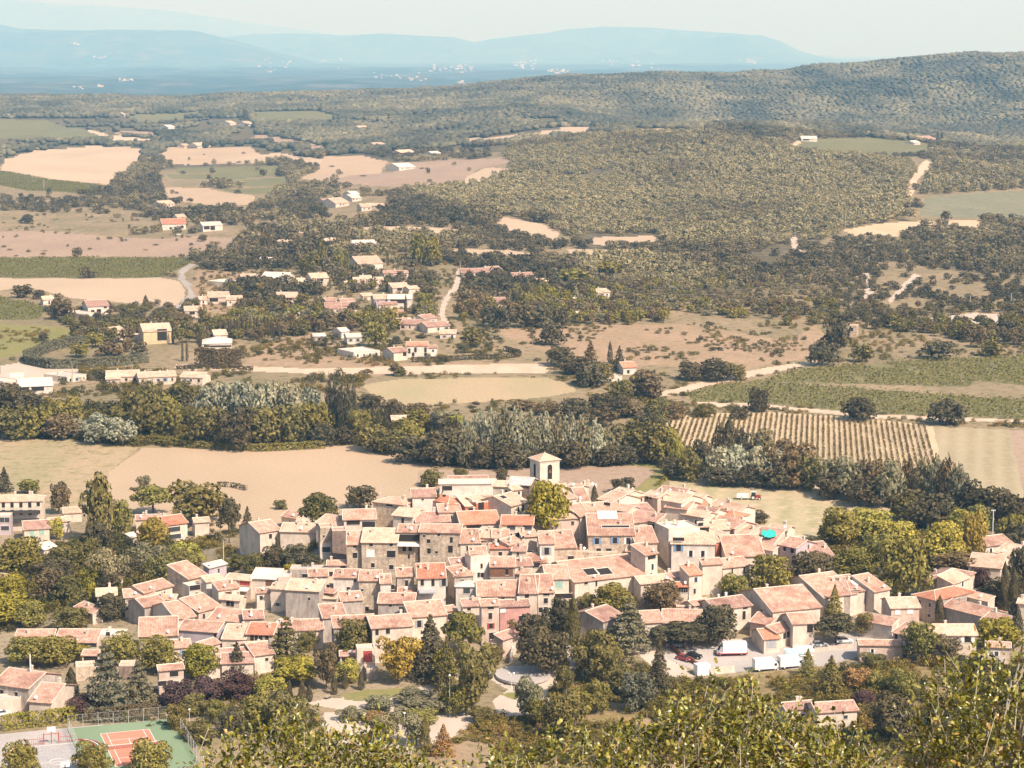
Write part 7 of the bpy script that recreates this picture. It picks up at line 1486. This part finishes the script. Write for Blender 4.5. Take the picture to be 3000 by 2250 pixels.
# ------------------------------------------------------------------ courts at the lower left
M['court_green'] = ground_mat('court_green', (.20, .27, .155), (.23, .30, .18), None, .1, .8, None, .05)
M['court_red'] = ground_mat('court_red', (.60, .22, .14), (.64, .25, .16), None, .1, .8, None, .05)
def courts():
    a = hit(*SP('L6', 930, 1105)); b = hit(*SP('L6', 1380, 1062)); z = max(gz(a.x, a.y), 1.0) + .25
    def at(px, py, zz=None):
        q, w_ = ray(*SP('L6', px, py)); y = ((z if zz is None else zz) - CZ) / w_; return Vector((q * y, y, z if zz is None else zz))
    a = at(930, 1105); b = at(1380, 1062); d = (b - a); L_ = d.length; yaw = math.atan2(d.y, d.x); ux = d.normalized(); uy = Vector((ux.y, -ux.x, 0))
    print('tennis width', L_, 'yaw', math.degrees(yaw)); k = 10.97; c0 = (a + b) / 2
    rt_ = empty('tennis_court', c0, yaw, 'red tennis court on a green surround with white lines', 'tennis court')
    def rect(name, x0, x1, y0, y1, dz, m): # y0..y1 toward the viewer (negative local y)
        q = MB(); q.box(((x0 + x1) / 2, -(y0 + y1) / 2, dz - .15), (x1 - x0, y1 - y0, .3)); return q.build(name, m, rt_)
    g = MB(); g.box((0, -12.5, -.2), (L_ + 13, 37, .4)); g.build('surround', M['court_green'], rt_)
    rect('playing_area', -L_ / 2, L_ / 2, 0, 23.77, .02, M['court_red'])
    ln = MB(); hw = L_ / 2; lw = .13
    for x in (-hw, hw, -hw * .75, hw * .75): ln.box((x, -11.9, .022), (lw, 23.8, .012))
    for y in (0, 5.5, 18.3, 23.77): ln.box((0, -y, .024), (L_ * (1 if y in (0, 23.77) else .75), lw, .012))
    ln.box((0, -11.9, .026), (lw, 12.8, .012)); ln.build('court_lines', M['whitep'], rt_)
    n = empty('tennis_net', tuple(c0 + uy * 11.9), yaw, 'low tennis net with white posts across the red court', 'tennis net')
    q = MB(); q.box((0, 0, .45), (L_ + 1.8, .03, .75)); q.build('mesh', simple('net_mesh', (.36, .17, .13)), n); q = MB(); q.box((0, 0, .93), (L_ + 1.8, .06, .1)); q.build('tape', M['whitep'], n)
    for s_ in (-1, 1): q = MB(); q.box((s_ * (L_ / 2 + .95), 0, .55), (.14, .14, 1.1)); q.build('post', M['whitep'], n)
    # fence round the court
    f = empty('court_fence', tuple(c0), yaw, 'tall pale wire fence around the tennis court', 'fence'); w2 = L_ / 2 + 6.4
    def side(p, q):
        p = Vector(p); q = Vector(q); n_ = max(int((q - p).length / 3), 1)
        for i in range(n_ + 1):
            t = p.lerp(q, i / n_); m = MB(); m.tube(t, t + Vector((0, 0, 3)), .04, n=6); m.build('post', M['metal'], f)
        m = MB()
        for h in (.1, 1.5, 3): m.tube(p + Vector((0, 0, h)), q + Vector((0, 0, h)), .02, n=4)
        for i in range(int((q - p).length / .45)): t = p.lerp(q, i * .45 / (q - p).length); m.tube(t + Vector((0, 0, .1)), t + Vector((0, 0, 3)), .006, n=3, caps=False)
        for i in range(9): m.tube(p + Vector((0, 0, .3 * i + .3)), q + Vector((0, 0, .3 * i + .3)), .006, n=3, caps=False)
        m.build('wire_mesh', M['metal'], f)
    side((-w2, 5.9, 0), (w2, 5.9, 0)); side((w2, 5.9, 0), (w2, -30, 0)); side((-w2, 5.9, 0), (-w2, -30, 0))
    BLOCK.append((c0.x, c0.y - 10, 22))
    # ball court with curved red ends
    o = at(480, 1200); by = yaw
    bc = empty('ball_court', o, by, 'grey multi-sport court with pale lines and curved red kerbs', 'ball court')
    m = MB(); m.box((-1, -9, -.25), (27, 40, .3)); m.build('surround', M['asphalt'], bc)
    m = MB(); m.box((0, -12.4, -.08), (12, 24, .06)); m.build('playing_area', simple('pale_asphalt', (.40, .37, .35)), bc)
    m = MB()
    for x in (-5.9, 5.9): m.box((x, -12.4, -.04), (.12, 24, .02))
    for y in (-.5, -12.4, -24.2): m.box((0, y, -.038), (11.8, .12, .02))
    for i in range(24):
        t0, t1 = 2 * math.pi * i / 24, 2 * math.pi * (i + 1) / 24; m.tube((2 * math.cos(t0), -12.4 + 2 * math.sin(t0), -.03), (2 * math.cos(t1), -12.4 + 2 * math.sin(t1), -.03), .05, n=4, caps=False)
    m.build('court_lines', M['whitep'], bc)
    for sg in (-1, 1):
        for kk in range(3):
            m = MB(); r0 = 5.5 + kk * .8
            for i in range(10):
                t0, t1 = math.pi / 2 * i / 10, math.pi / 2 * (i + 1) / 10
                f_ = lambda t: (sg * (5.2 + (r0 - 1.5) * math.sin(t) * .9), -6 + 7 * math.cos(t), 0)
                p_, q_ = Vector(f_(t0)), Vector(f_(t1)); m.box(tuple((p_ + q_) / 2 + Vector((0, 0, .1))), ((q_ - p_).length, .22, .35), math.atan2((q_ - p_).y, (q_ - p_).x))
            m.build('kerb', M['redp'] if kk != 1 else M['whitep'], bc)
    for gy, lab in ((.4, 'far red and white goal cage with basketball board on the ball court'), (-24.6, 'near red goal cage with basketball board on the ball court')):
        pz = o + Vector((-math.sin(by) * gy, math.cos(by) * gy, 0)); g = empty('goal_cage', pz, by, lab, 'goal')
        sgn = 1 if gy > 0 else -1
        m = MB()
        for x in (-1.6, 1.6): m.box((x, 0, 1.1), (.12, .12, 2.2)); m.box((x, sgn * 1.1, 1.1), (.1, .1, 2.2)); m.tube((x, 0, 2.15), (x, sgn * 1.1, 2.15), .05)
        m.box((0, 0, 2.16), (3.3, .12, .12)); m.build('frame', M['redp'], g)
        for s_ in (-1, 1):
            m = MB()
            for i in range(9): m.tube((s_ * (1.6 + .45 * i), 0, 0), (s_ * (1.6 + .45 * i), 0, 1.3 if i > 3 else 2.2), .025, n=5)
            m.box((s_ * 3.4, 0, 1.3), (3.6, .07, .08)); m.box((s_ * 3.4, 0, .25), (3.6, .07, .08)); m.build('side_fence', M['redp'], g)
        m = MB(); m.tube((0, sgn * .3, 0), (0, sgn * .3, 3.4), .07); m.build('pole', M['darkmetal'], g)
        m = MB(); m.box((0, 0, 3.2), (1.8, .05, 1.1)); m.build('backboard', M['whitep'], g)
        m = MB()
        for i in range(10):
            t0, t1 = 2 * math.pi * i / 10, 2 * math.pi * (i + 1) / 10; m.tube((.23 * math.cos(t0), -sgn * .3 + .23 * math.sin(t0), 2.9), (.23 * math.cos(t1), -sgn * .3 + .23 * math.sin(t1), 2.9), .02, n=4, caps=False)
        m.build('hoop', M['redp'], g)
    BLOCK.append((o.x, o.y - 10, 20))
courts()

# ------------------------------------------------------------------ vehicles
M['carglass'] = simple('car_glass', (.03, .035, .04), .15, .02, 1, .6); M['tyre'] = simple('tyre', (.02, .02, .02), .8, .05)
def paint(n, c): return simple(n, c, .35, .04, 1, .5)
PA = {'white': paint('white_car_paint', (.78, .77, .75)), 'black': paint('black_car_paint', (.03, .03, .035)), 'red': paint('red_car_paint', (.34, .05, .055)), 'grey': paint('grey_car_paint', (.33, .33, .34)), 'blue': paint('blue_car_paint', (.10, .17, .30)), 'silver': paint('silver_car_paint', (.55, .55, .56))}
def wheels(root, xs, w_, r=.32):
    for x in xs:
        for s_ in (-1, 1):
            m = MB(); m.tube((x, s_ * (w_ / 2 - .2), r), (x, s_ * (w_ / 2 + .01), r), r, n=14); o = m.build('wheel', M['tyre'], root)
            m = MB(); m.tube((x, s_ * (w_ / 2 + .005), r), (x, s_ * (w_ / 2 + .03), r), r * .6, n=12); m.build('rim', M['metal'], o)
def extr(root, name, prof, w_, mat):
    m = MB(); n = len(prof); m.poly([(x, -w_ / 2, z) for x, z in prof]); m.poly([(x, w_ / 2, z) for x, z in reversed(prof)])
    for i in range(n): j = (i + 1) % n; m.poly([(prof[i][0], -w_ / 2, prof[i][1]), (prof[i][0], w_ / 2, prof[i][1]), (prof[j][0], w_ / 2, prof[j][1]), (prof[j][0], -w_ / 2, prof[j][1])])
    o = m.build(name, mat, root); bv = o.modifiers.new('bevel', 'BEVEL'); bv.width = .06; bv.segments = 2; return o
def car(c, px, py, ang, col, label, kind='car'):
    p = hit(*SP(c, px, py)); root = empty('parked_car' if kind == 'car' else 'van', p, math.radians(ang), label, 'car' if kind == 'car' else 'van')
    if kind == 'car':
        root['group'] = 'cars parked about the village'
        extr(root, 'body', [(-2.05, .3), (-2.1, .75), (-1.95, .95), (-1.2, 1.0), (1.0, .95), (1.9, .8), (2.1, .55), (2.05, .3)], 1.72, PA[col])
        extr(root, 'cabin_glass', [(-1.75, .97), (-1.35, 1.38), (.1, 1.42), (.95, .97)], 1.5, M['carglass']); extr(root, 'roof_panel', [(-1.3, 1.36), (-1.2, 1.46), (.0, 1.48), (.15, 1.38)], 1.46, PA[col])
        wheels(root, (-1.3, 1.3), 1.72)
        for s_ in (-1, 1): m = MB(); m.box((2.07, s_ * .6, .66), (.08, .32, .14)); m.build('headlight', M['whitep'], root)
    else:
        root['group'] = 'white vans and trucks of the car park'
        extr(root, 'cab', [(1.6, .35), (1.6, 2.1), (2.3, 2.1), (2.9, 1.35), (3.35, 1.2), (3.4, .35)], 2.0, PA[col]); extr(root, 'windscreen', [(2.32, 2.05), (2.42, 2.08), (2.98, 1.38), (2.9, 1.34)], 1.8, M['carglass'])
        m = MB(); m.box((-.9, 0, 1.75), (4.9, 2.2, 2.5)); o = m.build('cargo_box', PA['white'], root); bv = o.modifiers.new('bevel', 'BEVEL'); bv.width = .05
        m = MB(); m.box((-.9, 0, .42), (4.9, 2.1, .14)); m.build('chassis', M['darkmetal'], root); wheels(root, (-2.2, 2.5), 2.1, .38)
        for s_ in (-1, 1): m = MB(); m.box((3.42, s_ * .75, .8), (.06, .35, .2)); m.build('headlight', M['whitep'], root)
        for s_ in (-1, 1): m = MB(); m.box((1.95, s_ * 1.02, 1.55), (.6, .03, .6)); m.build('side_window', M['carglass'], root)
    return root
car('L4', 1410, 515, 12, 'white', 'white box van parked nose to the right at the scrub edge', 'van')
car('L4', 1640, 490, 15, 'white', 'white box van beside the blue-white market stall', 'van')
car('L4', 735, 402, -25, 'black', 'black car parked left of the white truck with red trim')
car('L4', 645, 425, -38, 'red', 'red car beside the long dark rail at the car park edge')
car('L4', 1900, 300, 4, 'white', 'white car parked under the dark round tree right of the garage')
car('L4', 2130, 262, 4, 'white', 'white car parked in front of the low pinkish-tiled house')
car('L4', 550, 300, 5, 'grey', 'grey car in the shade under the umbrella pines')
car('L3', 900, 1290, -28, 'silver', 'silver car parked left of the dark cypress by the red-roofed house'); car('L3', 960, 1310, -28, 'white', 'white car parked right beside the silver one by the red-roofed house')
car('L3', 1440, 960, -30, 'grey', 'grey car at the corner of the pale hipped-roof house'); car('L3', 1880, 340, 0, 'white', 'white car on the road at the far right end of the village')
car('K6', 1500, 580, 5, 'blue', 'blue car parked beside the golden yellow tree'); car('K6', 1700, 560, 5, 'black', 'black car parked right of the golden yellow tree'); car('K6', 560, 430, 10, 'white', 'white car beside the low pink-roofed house with green doors')
car('L6', 20, 940, 20, 'white', 'white car at the left edge near the ball court')
car('M4', 1160, 285, 0, 'white', 'white car parked in front of the red-roofed white villa'); car('M4', 1215, 285, 0, 'grey', 'grey car parked by the red-roofed white villa')
car('K2', 1235, 690, 0, 'white', 'white car under the dark terrace opening')
def market_truck():
    p = hit(*SP('L4', 1090, 372)); r = empty('market_truck', p, math.radians(3), 'long white food truck with red and pink striped base in the car park', 'truck')
    m = MB(); m.box((.5, 0, 2.0), (6.0, 2.3, 2.5)); o = m.build('cargo_box', PA['white'], r); o.modifiers.new('bevel', 'BEVEL').width = .06
    m = MB(); m.box((0, -.02, .62), (7.4, 2.36, .4)); m.build('red_skirt', M['redp'], r); m = MB(); m.box((0, -1.3, .8), (6.4, .5, .12)); m.build('counter', simple('pink_counter', (.75, .42, .42)), r)
    extr(r, 'cab', [(-3.9, .4), (-3.9, 1.2), (-3.4, 1.35), (-3.0, 2.2), (-2.5, 2.25), (-2.5, .4)], 2.1, PA['grey']); extr(r, 'windscreen', [(-3.42, 1.36), (-3.34, 1.32), (-2.96, 2.12), (-3.02, 2.16)], 1.8, M['carglass'])
    wheels(r, (-3.1, 2.2), 2.2, .42)
market_truck()
def stall(c, px, py, ang, label, cols):
    p = hit(*SP(c, px, py)); r = empty('market_stall', p, math.radians(ang), label, 'market stall')
    for x in (-1.9, 1.9):
        for y in (-1.2, 1.2): m = MB(); m.tube((x, y, 0), (x, y, 2.2 + (.3 if y > 0 else 0)), .035, n=6); m.build('pole', M['metal'], r)
    m = MB()
    for i in range(6):
        x0 = -2.1 + .7 * i; m.poly([(x0, -1.4, 2.1), (x0 + .7, -1.4, 2.1), (x0 + .7, 1.4, 2.65), (x0, 1.4, 2.65)], i % 2); m.poly([(x0, -1.4, 2.1), (x0 + .7, -1.4, 2.1), (x0 + .7, -1.42, 1.8), (x0, -1.42, 1.8)], i % 2)
    m.build('canopy', [M[cols[0]], M[cols[1]]], r); m = MB(); m.box((0, -.8, .8), (3.8, .9, .08)); m.build('table_top', M['whitep'], r)
M['paleblue'] = simple('pale_blue_canvas', (.32, .62, .75), .8, .1)
stall('L4', 1660, 425, 12, 'market stall with pale blue and white canopy behind the vans', ('paleblue', 'canvas')); stall('L4', 1760, 400, 12, 'white canopied market stall right of the blue-striped one', ('canvas', 'canvas'))
def lowwall(c, pts, h, w_, mat, label, name='low_wall', cat='wall'):
    q = [hit(*SP(c, x, y)) for x, y in pts]; m = MB(); o0 = q[0].copy()
    for a, b in zip(q[:-1], q[1:]):
        d = b - a; L_ = math.hypot(d.x, d.y); n = max(int(L_ / 3), 1)
        for i in range(n):
            t = a.lerp(b, (i + .5) / n); z = gz(t.x, t.y); m.box((t.x, t.y, z + h / 2 - .2), (L_ / n + .003, w_, h + .4), math.atan2(d.y, d.x))
    return tag(m.build(name, mat), label, cat)
lowwall('L4', [(490, 292), (620, 390), (740, 460), (850, 525)], 1.1, .5, M['brownp'], 'long dark reddish rail slanting down the left side of the car park')
lowwall('L4', [(750, 560), (870, 545)], 2.6, 2.4, M['whitep'], 'small white kiosk block at the lower corner of the car park')
lowwall('L4', [(880, 560), (1000, 545), (1110, 532)], 1.6, .4, WALL['w'], 'low cream wall along the lower edge of the car park')
lowwall('L8', [(620, 165), (820, 150)], 2.4, .4, WALL['w'], 'pale retaining wall at the top of the park'); lowwall('L8', [(820, 150), (775, 300)], 2.2, .4, WALL['b'], 'short white wall running down into the park')
lowwall('L1', [(0, 780), (110, 765), (220, 750)], 1.6, .5, WALL['s'], 'stone terrace wall left of the tall cypress')
lowwall('L1', [(200, 1190), (330, 1160), (420, 1200)], 2.2, 1.2, WALL['w'], 'white terrace block beside the round park tree')
lowwall('K7', [(20, 700), (0, 640)], 1.0, .3, WALL['w'], 'short pale wall by the lower left houses')
lowwall('L4', [(1850, 345), (2212, 300)], .9, .3, WALL['p'], 'pinkish roadside wall along the right arm of the car park')
def sheet():
    p = hit(*SP('K4', 2035, 985), lift=5.9); r = MB(); n = 9
    rr = random.Random(4)
    P = [[(-2.0 + 4.0 * i / n + .25 * math.sin(j * 1.3), -1.9 + 3.8 * j / n + .3 * math.sin(i * 1.1), .12 * math.sin(i * 1.7 + j) + rr.uniform(0, .12) + .4) for i in range(n + 1)] for j in range(n + 1)]
    for j in range(n):
        for i in range(n):
            if (i < 2 and j > 6) or (i > 7 and j < 2): continue
            r.poly([P[j][i], P[j][i + 1], P[j + 1][i + 1], P[j + 1][i]])
    o = r.build('tarpaulin', M['turq'], loc=p); o.rotation_euler = (.31, 0, .25); tag(o, 'crumpled bright turquoise sheet lying on a roof', 'tarpaulin')
sheet()

# ------------------------------------------------------------------ lamps, masts and poles
def lamp(c, x, yb, yt, label, heads=1):
    px, pb = SP(c, x, yb); _, pt = SP(c, x, yt); p = hit(px, pb); b = ray(px, pt)[1]; h = CZ + b * p.y - p.z
    r = empty('street_lamp', p, 0, label, 'street lamp', 'globe lamps of the park')
    m = MB(); m.tube((0, 0, -.2), (0, 0, h), .07, .045); m.build('pole', M['metal'], r); m = MB(); m.tube((0, 0, 0), (0, 0, .35), .13, .1); m.build('base', M['metal'], r)
    for i in range(heads):
        xx = 0 if heads == 1 else (-.55 if i == 0 else .55)
        if heads > 1: m = MB(); m.tube((0, 0, h - .25), (xx, 0, h - .05), .03); m.build('arm', M['metal'], r)
        m = MB(); m.ball((xx, 0, h + .2), .27, 12); m.build('lamp_globe', M['whitep'], r, True)
lamp('L6', 1590, 890, 690, 'white globe lamp standing before the purple bushes left of centre'); lamp('L6', 1755, 1010, 890, 'white globe lamp at the right corner of the tennis court'); lamp('L6', 962, 985, 945, 'small white lamp on the hedge behind the tennis court')
lamp('L7', 2110, 795, 415, 'tall white globe lamp beside the wide pale path in the park'); lamp('L8', 785, 520, 395, 'double globe lamp on the asphalt oval of the park', 2); lamp('L8', 1292, 600, 460, 'double globe lamp in front of the clipped ball tree', 2)
lamp('L8', 365, 640, 435, 'double globe lamp right of the tall single one', 2); lamp('L7', 1690, 930, 765, 'thin lamp among the shrubs at the bottom path'); lamp('L8', 120, 560, 410, 'globe lamp left of the tall single one in the park')
def pole(c, x, yb, yt, kind, label, cat='pole', r0=.12):
    px, pb = SP(c, x, yb); _, pt = SP(c, x, yt); p = hit(px, pb); b = ray(px, pt)[1]; h = CZ + b * p.y - p.z
    r = empty('utility_pole' if kind != 'mast' else 'mast', p, 0, label, cat)
    m = MB(); m.tube((0, 0, -.3), (0, 0, h), r0, r0 * .7); m.build('shaft', M['metal'] if kind != 'wood' else M['palebark'], r)
    if kind in ('wood', 'concrete'):
        m = MB(); m.box((0, 0, h - .4), (1.6, .12, .12)); m.build('crossarm', M['darkmetal'], r)
        for s_ in (-.65, 0, .65): m = MB(); m.tube((s_, 0, h - .34), (s_, 0, h - .1), .05); m.build('insulator', M['whitep'], r)
    elif kind == 'flood':
        m = MB(); m.box((0, 0, h), (1.4, .3, .3)); m.build('floodlight', M['metal'], r)
    return h
pole('L6', 292, 820, 370, 'mast', 'thick pale mast in front of the terracotta roofs at the lower left', 'mast', .26)
pole('L3', 1690, 350, -20, 'flood', 'tall white floodlight mast at the right end of the village', 'mast', .2)
pole('L3', 1280, 1370, 1040, 'wood', 'thin wooden pole in front of the long low tiled range', r0=.1)
pole('K7', 572, 200, -60, 'mast', 'grey post behind the upper left roofs', 'post', .12)
pole('K2', 495, 700, 540, 'mast', 'pale post left of the round green tree', 'post', .14); pole('K2', 1345, 390, 270, 'mast', 'thin aerial above the many-faced pale roof', 'aerial', .05)
pole('M6', 1205, 505, 420, 'concrete', 'pale pole beside the white track in the right scrub', r0=.16); pole('M6', 1862, 768, 675, 'concrete', 'white pole on the left of the pair by the white track', r0=.18); pole('M6', 2127, 770, 662, 'concrete', 'white pole nearest the right edge by the white track', r0=.18)
pole('M6', 1052, 235, 150, 'concrete', 'far pale pole above the long cream field', r0=.2); pole('M6', 728, 300, 228, 'concrete', 'far pole above the small white clearing', r0=.15)
pole('M4', 360, 185, 110, 'wood', 'pole at the left above the brown pasture', r0=.15); pole('M4', 1450, 1145, 1040, 'concrete', 'pole in front of the tall square-cut hedge', r0=.2); pole('M4', 470, 1240, 1100, 'wood', 'pole in front of the U-shaped hedge', r0=.16); pole('M4', 1055, 1230, 1120, 'wood', 'pole right of the U-shaped hedge', r0=.16)
pole('M5', 1240, 1010, 960, 'wood', 'wooden pole in the dry field beside the lone dark tree', r0=.16); pole('M5', 770, 520, 455, 'wood', 'pole at the top of the pale lane', r0=.3); pole('N3', 1885, 1075, 1015, 'mast', 'short white post at the edge of the pink field', 'post', .18)
pole('M1', 285, 1225, 1160, 'wood', 'pole beside the far green field at the left', r0=.5)
for i_, x_ in enumerate((705, 775, 845, 895, 920, 745)):
    pole('N2', x_, 1000 - i_ * 6, 870, 'mast', ['first', 'second', 'third', 'fourth', 'fifth', 'sixth'][i_] + ' pale post in the row before the cypress screen', 'post', .12)
def tractor():
    p = hit(*SP('K4', 1890, 605)); r = empty('tractor', p, math.radians(-8), 'small tractor with trailer standing in the cut hay field', 'tractor')
    m = MB(); m.box((.9, 0, 1.2), (1.8, .9, .9)); m.build('bonnet', PA['red'], r); m = MB(); m.box((-.6, 0, 1.9), (1.4, 1.4, 1.6)); m.build('cab', M['carglass'], r); m = MB(); m.box((-.6, 0, 2.75), (1.6, 1.6, .12)); m.build('roof_panel', PA['white'], r)
    wheels(r, (1.4,), 1.6, .5); wheels(r, (-.7,), 2.0, .85)
    m = MB(); m.box((-4.2, 0, 1.3), (4, 2.1, 1.2)); m.build('trailer', PA['white'], r); wheels(r, (-4.6,), 2.1, .45)
tractor()
def bench(c, px, py, ang, label):
    p = hit(*SP(c, px, py)); r = empty('park_bench', p, math.radians(ang), label, 'bench')
    m = MB(); m.box((0, 0, .45), (1.8, .45, .06)); m.build('seat', M['palebark'], r); m = MB(); m.box((0, .24, .75), (1.8, .05, .4)); m.build('backrest', M['palebark'], r)
    for x in (-.75, .75): m = MB(); m.box((x, 0, .21), (.08, .4, .42)); m.build('leg', M['darkmetal'], r)
bench('L8', 620, 410, 30, 'park bench beside the asphalt oval'); bench('L7', 1960, 650, 10, 'park bench beside the dark shrubs'); bench('L7', 985, 620, 60, 'park bench at the tip of the small lawn')
def oval():
    p = hit(*SP('L8', 890, 412)); m = MB(); n = 40; z = max(gz(p.x + dx, p.y + dy) for dx in (-5, 0, 5) for dy in (-6, 0, 6)) + .05
    m.tube((0, 0, -.6), (0, 0, .0), 6.6, 6.6, n); o = m.build('asphalt_oval', M['asphalt'], loc=(p.x, p.y, z)); o.scale = (1, 1.15, 1); tag(o, kind='structure')
oval()

# ------------------------------------------------------------------ far towns on the blue slopes
def town():
    m = MB(); r = random.Random(2)
    for c, x0, x1, y0, y1, n in (('M1', 1670, 1900, 350, 470, 10), ('M1', 2050, 2212, 385, 460, 6), ('M2', 570, 860, 420, 475, 26), ('M2', 1080, 1265, 385, 450, 16), ('M2', 1340, 1490, 452, 478, 16), ('M2', 1690, 1790, 380, 430, 9), ('M2', 200, 650, 470, 530, 12), ('M2', 1880, 2100, 400, 450, 9), ('M1', 440, 530, 275, 290, 4), ('M1', 600, 680, 365, 378, 4), ('M1', 775, 870, 508, 530, 8), ('M1', 640, 730, 552, 565, 5), ('M1', 470, 540, 560, 580, 4), ('M2', 760, 800, 520, 545, 4), ('M3', 330, 470, 385, 415, 9)):
        for i in range(int(n * 1.7)):
            x, y = r.uniform(x0, x1), r.uniform(y0, y1); p = hit(*SP(c, x, y)); s = r.uniform(.15, .75) * p.y / 20000.
            m.box((p.x, p.y, p.z + 4 * s), (34 * s, 26 * s, 20 * s), r.uniform(-.4, .4), r.choice((0, 0, 1)))
    tag(m.build('far_towns', [WALL['b'], WALL['w']]), kind='stuff')
town()
build_all_woods()
# ------------------------------------------------------------------ labels for everything that has none yet
ORD = ['first', 'second', 'third', 'fourth', 'fifth', 'sixth', 'seventh', 'eighth', 'ninth', 'tenth', 'eleventh', 'twelfth', 'thirteenth', 'fourteenth', 'fifteenth', 'sixteenth', 'seventeenth', 'eighteenth', 'nineteenth', 'twentieth']
def ordn(i, n):
    if n == 1: return ''
    if i == 0: return 'leftmost '
    if i == n - 1: return 'rightmost '
    return (ORD[i] if i < 20 else '%dth' % (i + 1)) + ' from left '
def zone(px, py):
    x, y = px / 1.35624, py / 1.35624
    if y < 330: return 'on the far plateau'
    if y < 480: return 'beyond the villas on the left' if x < 1100 else 'in the far pine hill'
    if y < 860:
        if x < 480: return 'at the left of the villa district'
        if x < 800: return 'in the middle of the villa district'
        if x < 1060: return 'at the right of the villa district'
        return 'right of the villa district'
    if y < 1075:
        if x < 400: return 'in the river belt at far left'
        if x < 780: return 'in the river belt behind the orange field'
        if x < 1330: return 'in the river belt behind the church'
        if x < 1700: return 'in the river belt below the striped vineyard'
        return 'in the river belt at far right'
    if y < 1180:
        if x < 460: return 'near the hotel at far left'
        if x < 1000: return 'on the top left edge of the village'
        if x < 1330: return 'near the church tower'
        if x < 1700: return 'on the top right slope of the village'
        return 'by the big planes at the right'
    if y < 1290:
        if x < 460: return 'on the wooded slope at far left'
        if x < 700: return 'left of the stone house row'
        if x < 960: return 'in the stone house row'
        if x < 1250: return 'in the middle of the village'
        if x < 1560: return 'right of the widest orange roof'
        return 'below the big planes at the right'
    if y < 1420:
        if x < 420: return 'in the lower left quarter'
        if x < 720: return 'above the dark tiered cedar'
        if x < 1000: return 'in the front row left of centre'
        if x < 1250: return 'in the front row at the centre'
        if x < 1560: return 'left of the garage'
        if x < 1900: return 'around the garage'
        return 'at the lower right end'
    if x < 420: return 'near the sports courts'
    if x < 800: return 'at the left of the park'
    if x < 1060: return 'in the middle of the park'
    if x < 1420: return 'at the right of the park'
    return 'on the scrub slope'
AN = {'umbrella': 'spreading pine', 'broad': 'broadleaf tree', 'oak': 'oak-like tree', 'vase': 'feathery tree', 'lolly': 'clipped tree', 'cypress': 'cypress', 'poplar': 'poplar', 'cedar': 'cedar', 'fir': 'conifer', 'bush': 'bush', 'palm': 'palm'}
groups = {}
for (root, kind, tone, px, py, h, label, zn) in TREES:
    root['category'] = KINDS[kind][1]; z_ = zn or zone(px, py)
    root['group'] = AN[kind] + 's ' + z_
    if label: root['label'] = label; continue
    groups.setdefault((TONE[tone][1] + ' ' + AN[kind], z_), []).append((px, root, h))
for (a, z_), v in groups.items():
    v.sort(key=lambda t: t[0])
    for i, (px, root, h) in enumerate(v): root['label'] = (ordn(i, len(v)) + a + ' ' + z_).strip()
hg = {}
for d in HOUSES:
    r = d['root']; r['category'] = d['cat']; z_ = zone(d['px'], d['py'])
    r['group'] = d['grp'] or 'houses of the hill village'
    if d['label']: r['label'] = d['label']; continue
    a = WWORD[d['wall']] + ' ' + ('villa' if d['grp'] else 'house') + ' with ' + RWORD[d['roof']]
    hg.setdefault((a, z_), []).append((d['px'], r, d))
for (a, z_), v in hg.items():
    v.sort(key=lambda t: t[0])
    for i, (px, r, d) in enumerate(v): r['label'] = ordn(i, len(v)) + a + ' ' + z_
VROWS.sort(key=lambda o: np.mean([v.co.x for v in o.data.vertices[:200]]))
for i, o in enumerate(VROWS):
    n = len(VROWS); o['label'] = ('leftmost' if i == 0 else 'rightmost' if i == n - 1 else ('row %d from the left' % (i + 1))) + ' of the dark vine rows in the striped vineyard'
for o in bpy.data.objects:
    if 'label' in o and len(o['label'].split()) > 16: o['label'] = o['label'].replace('the ', '')
print('trees', len(TREES), 'houses', len(HOUSES), 'vine rows', len(VROWS))
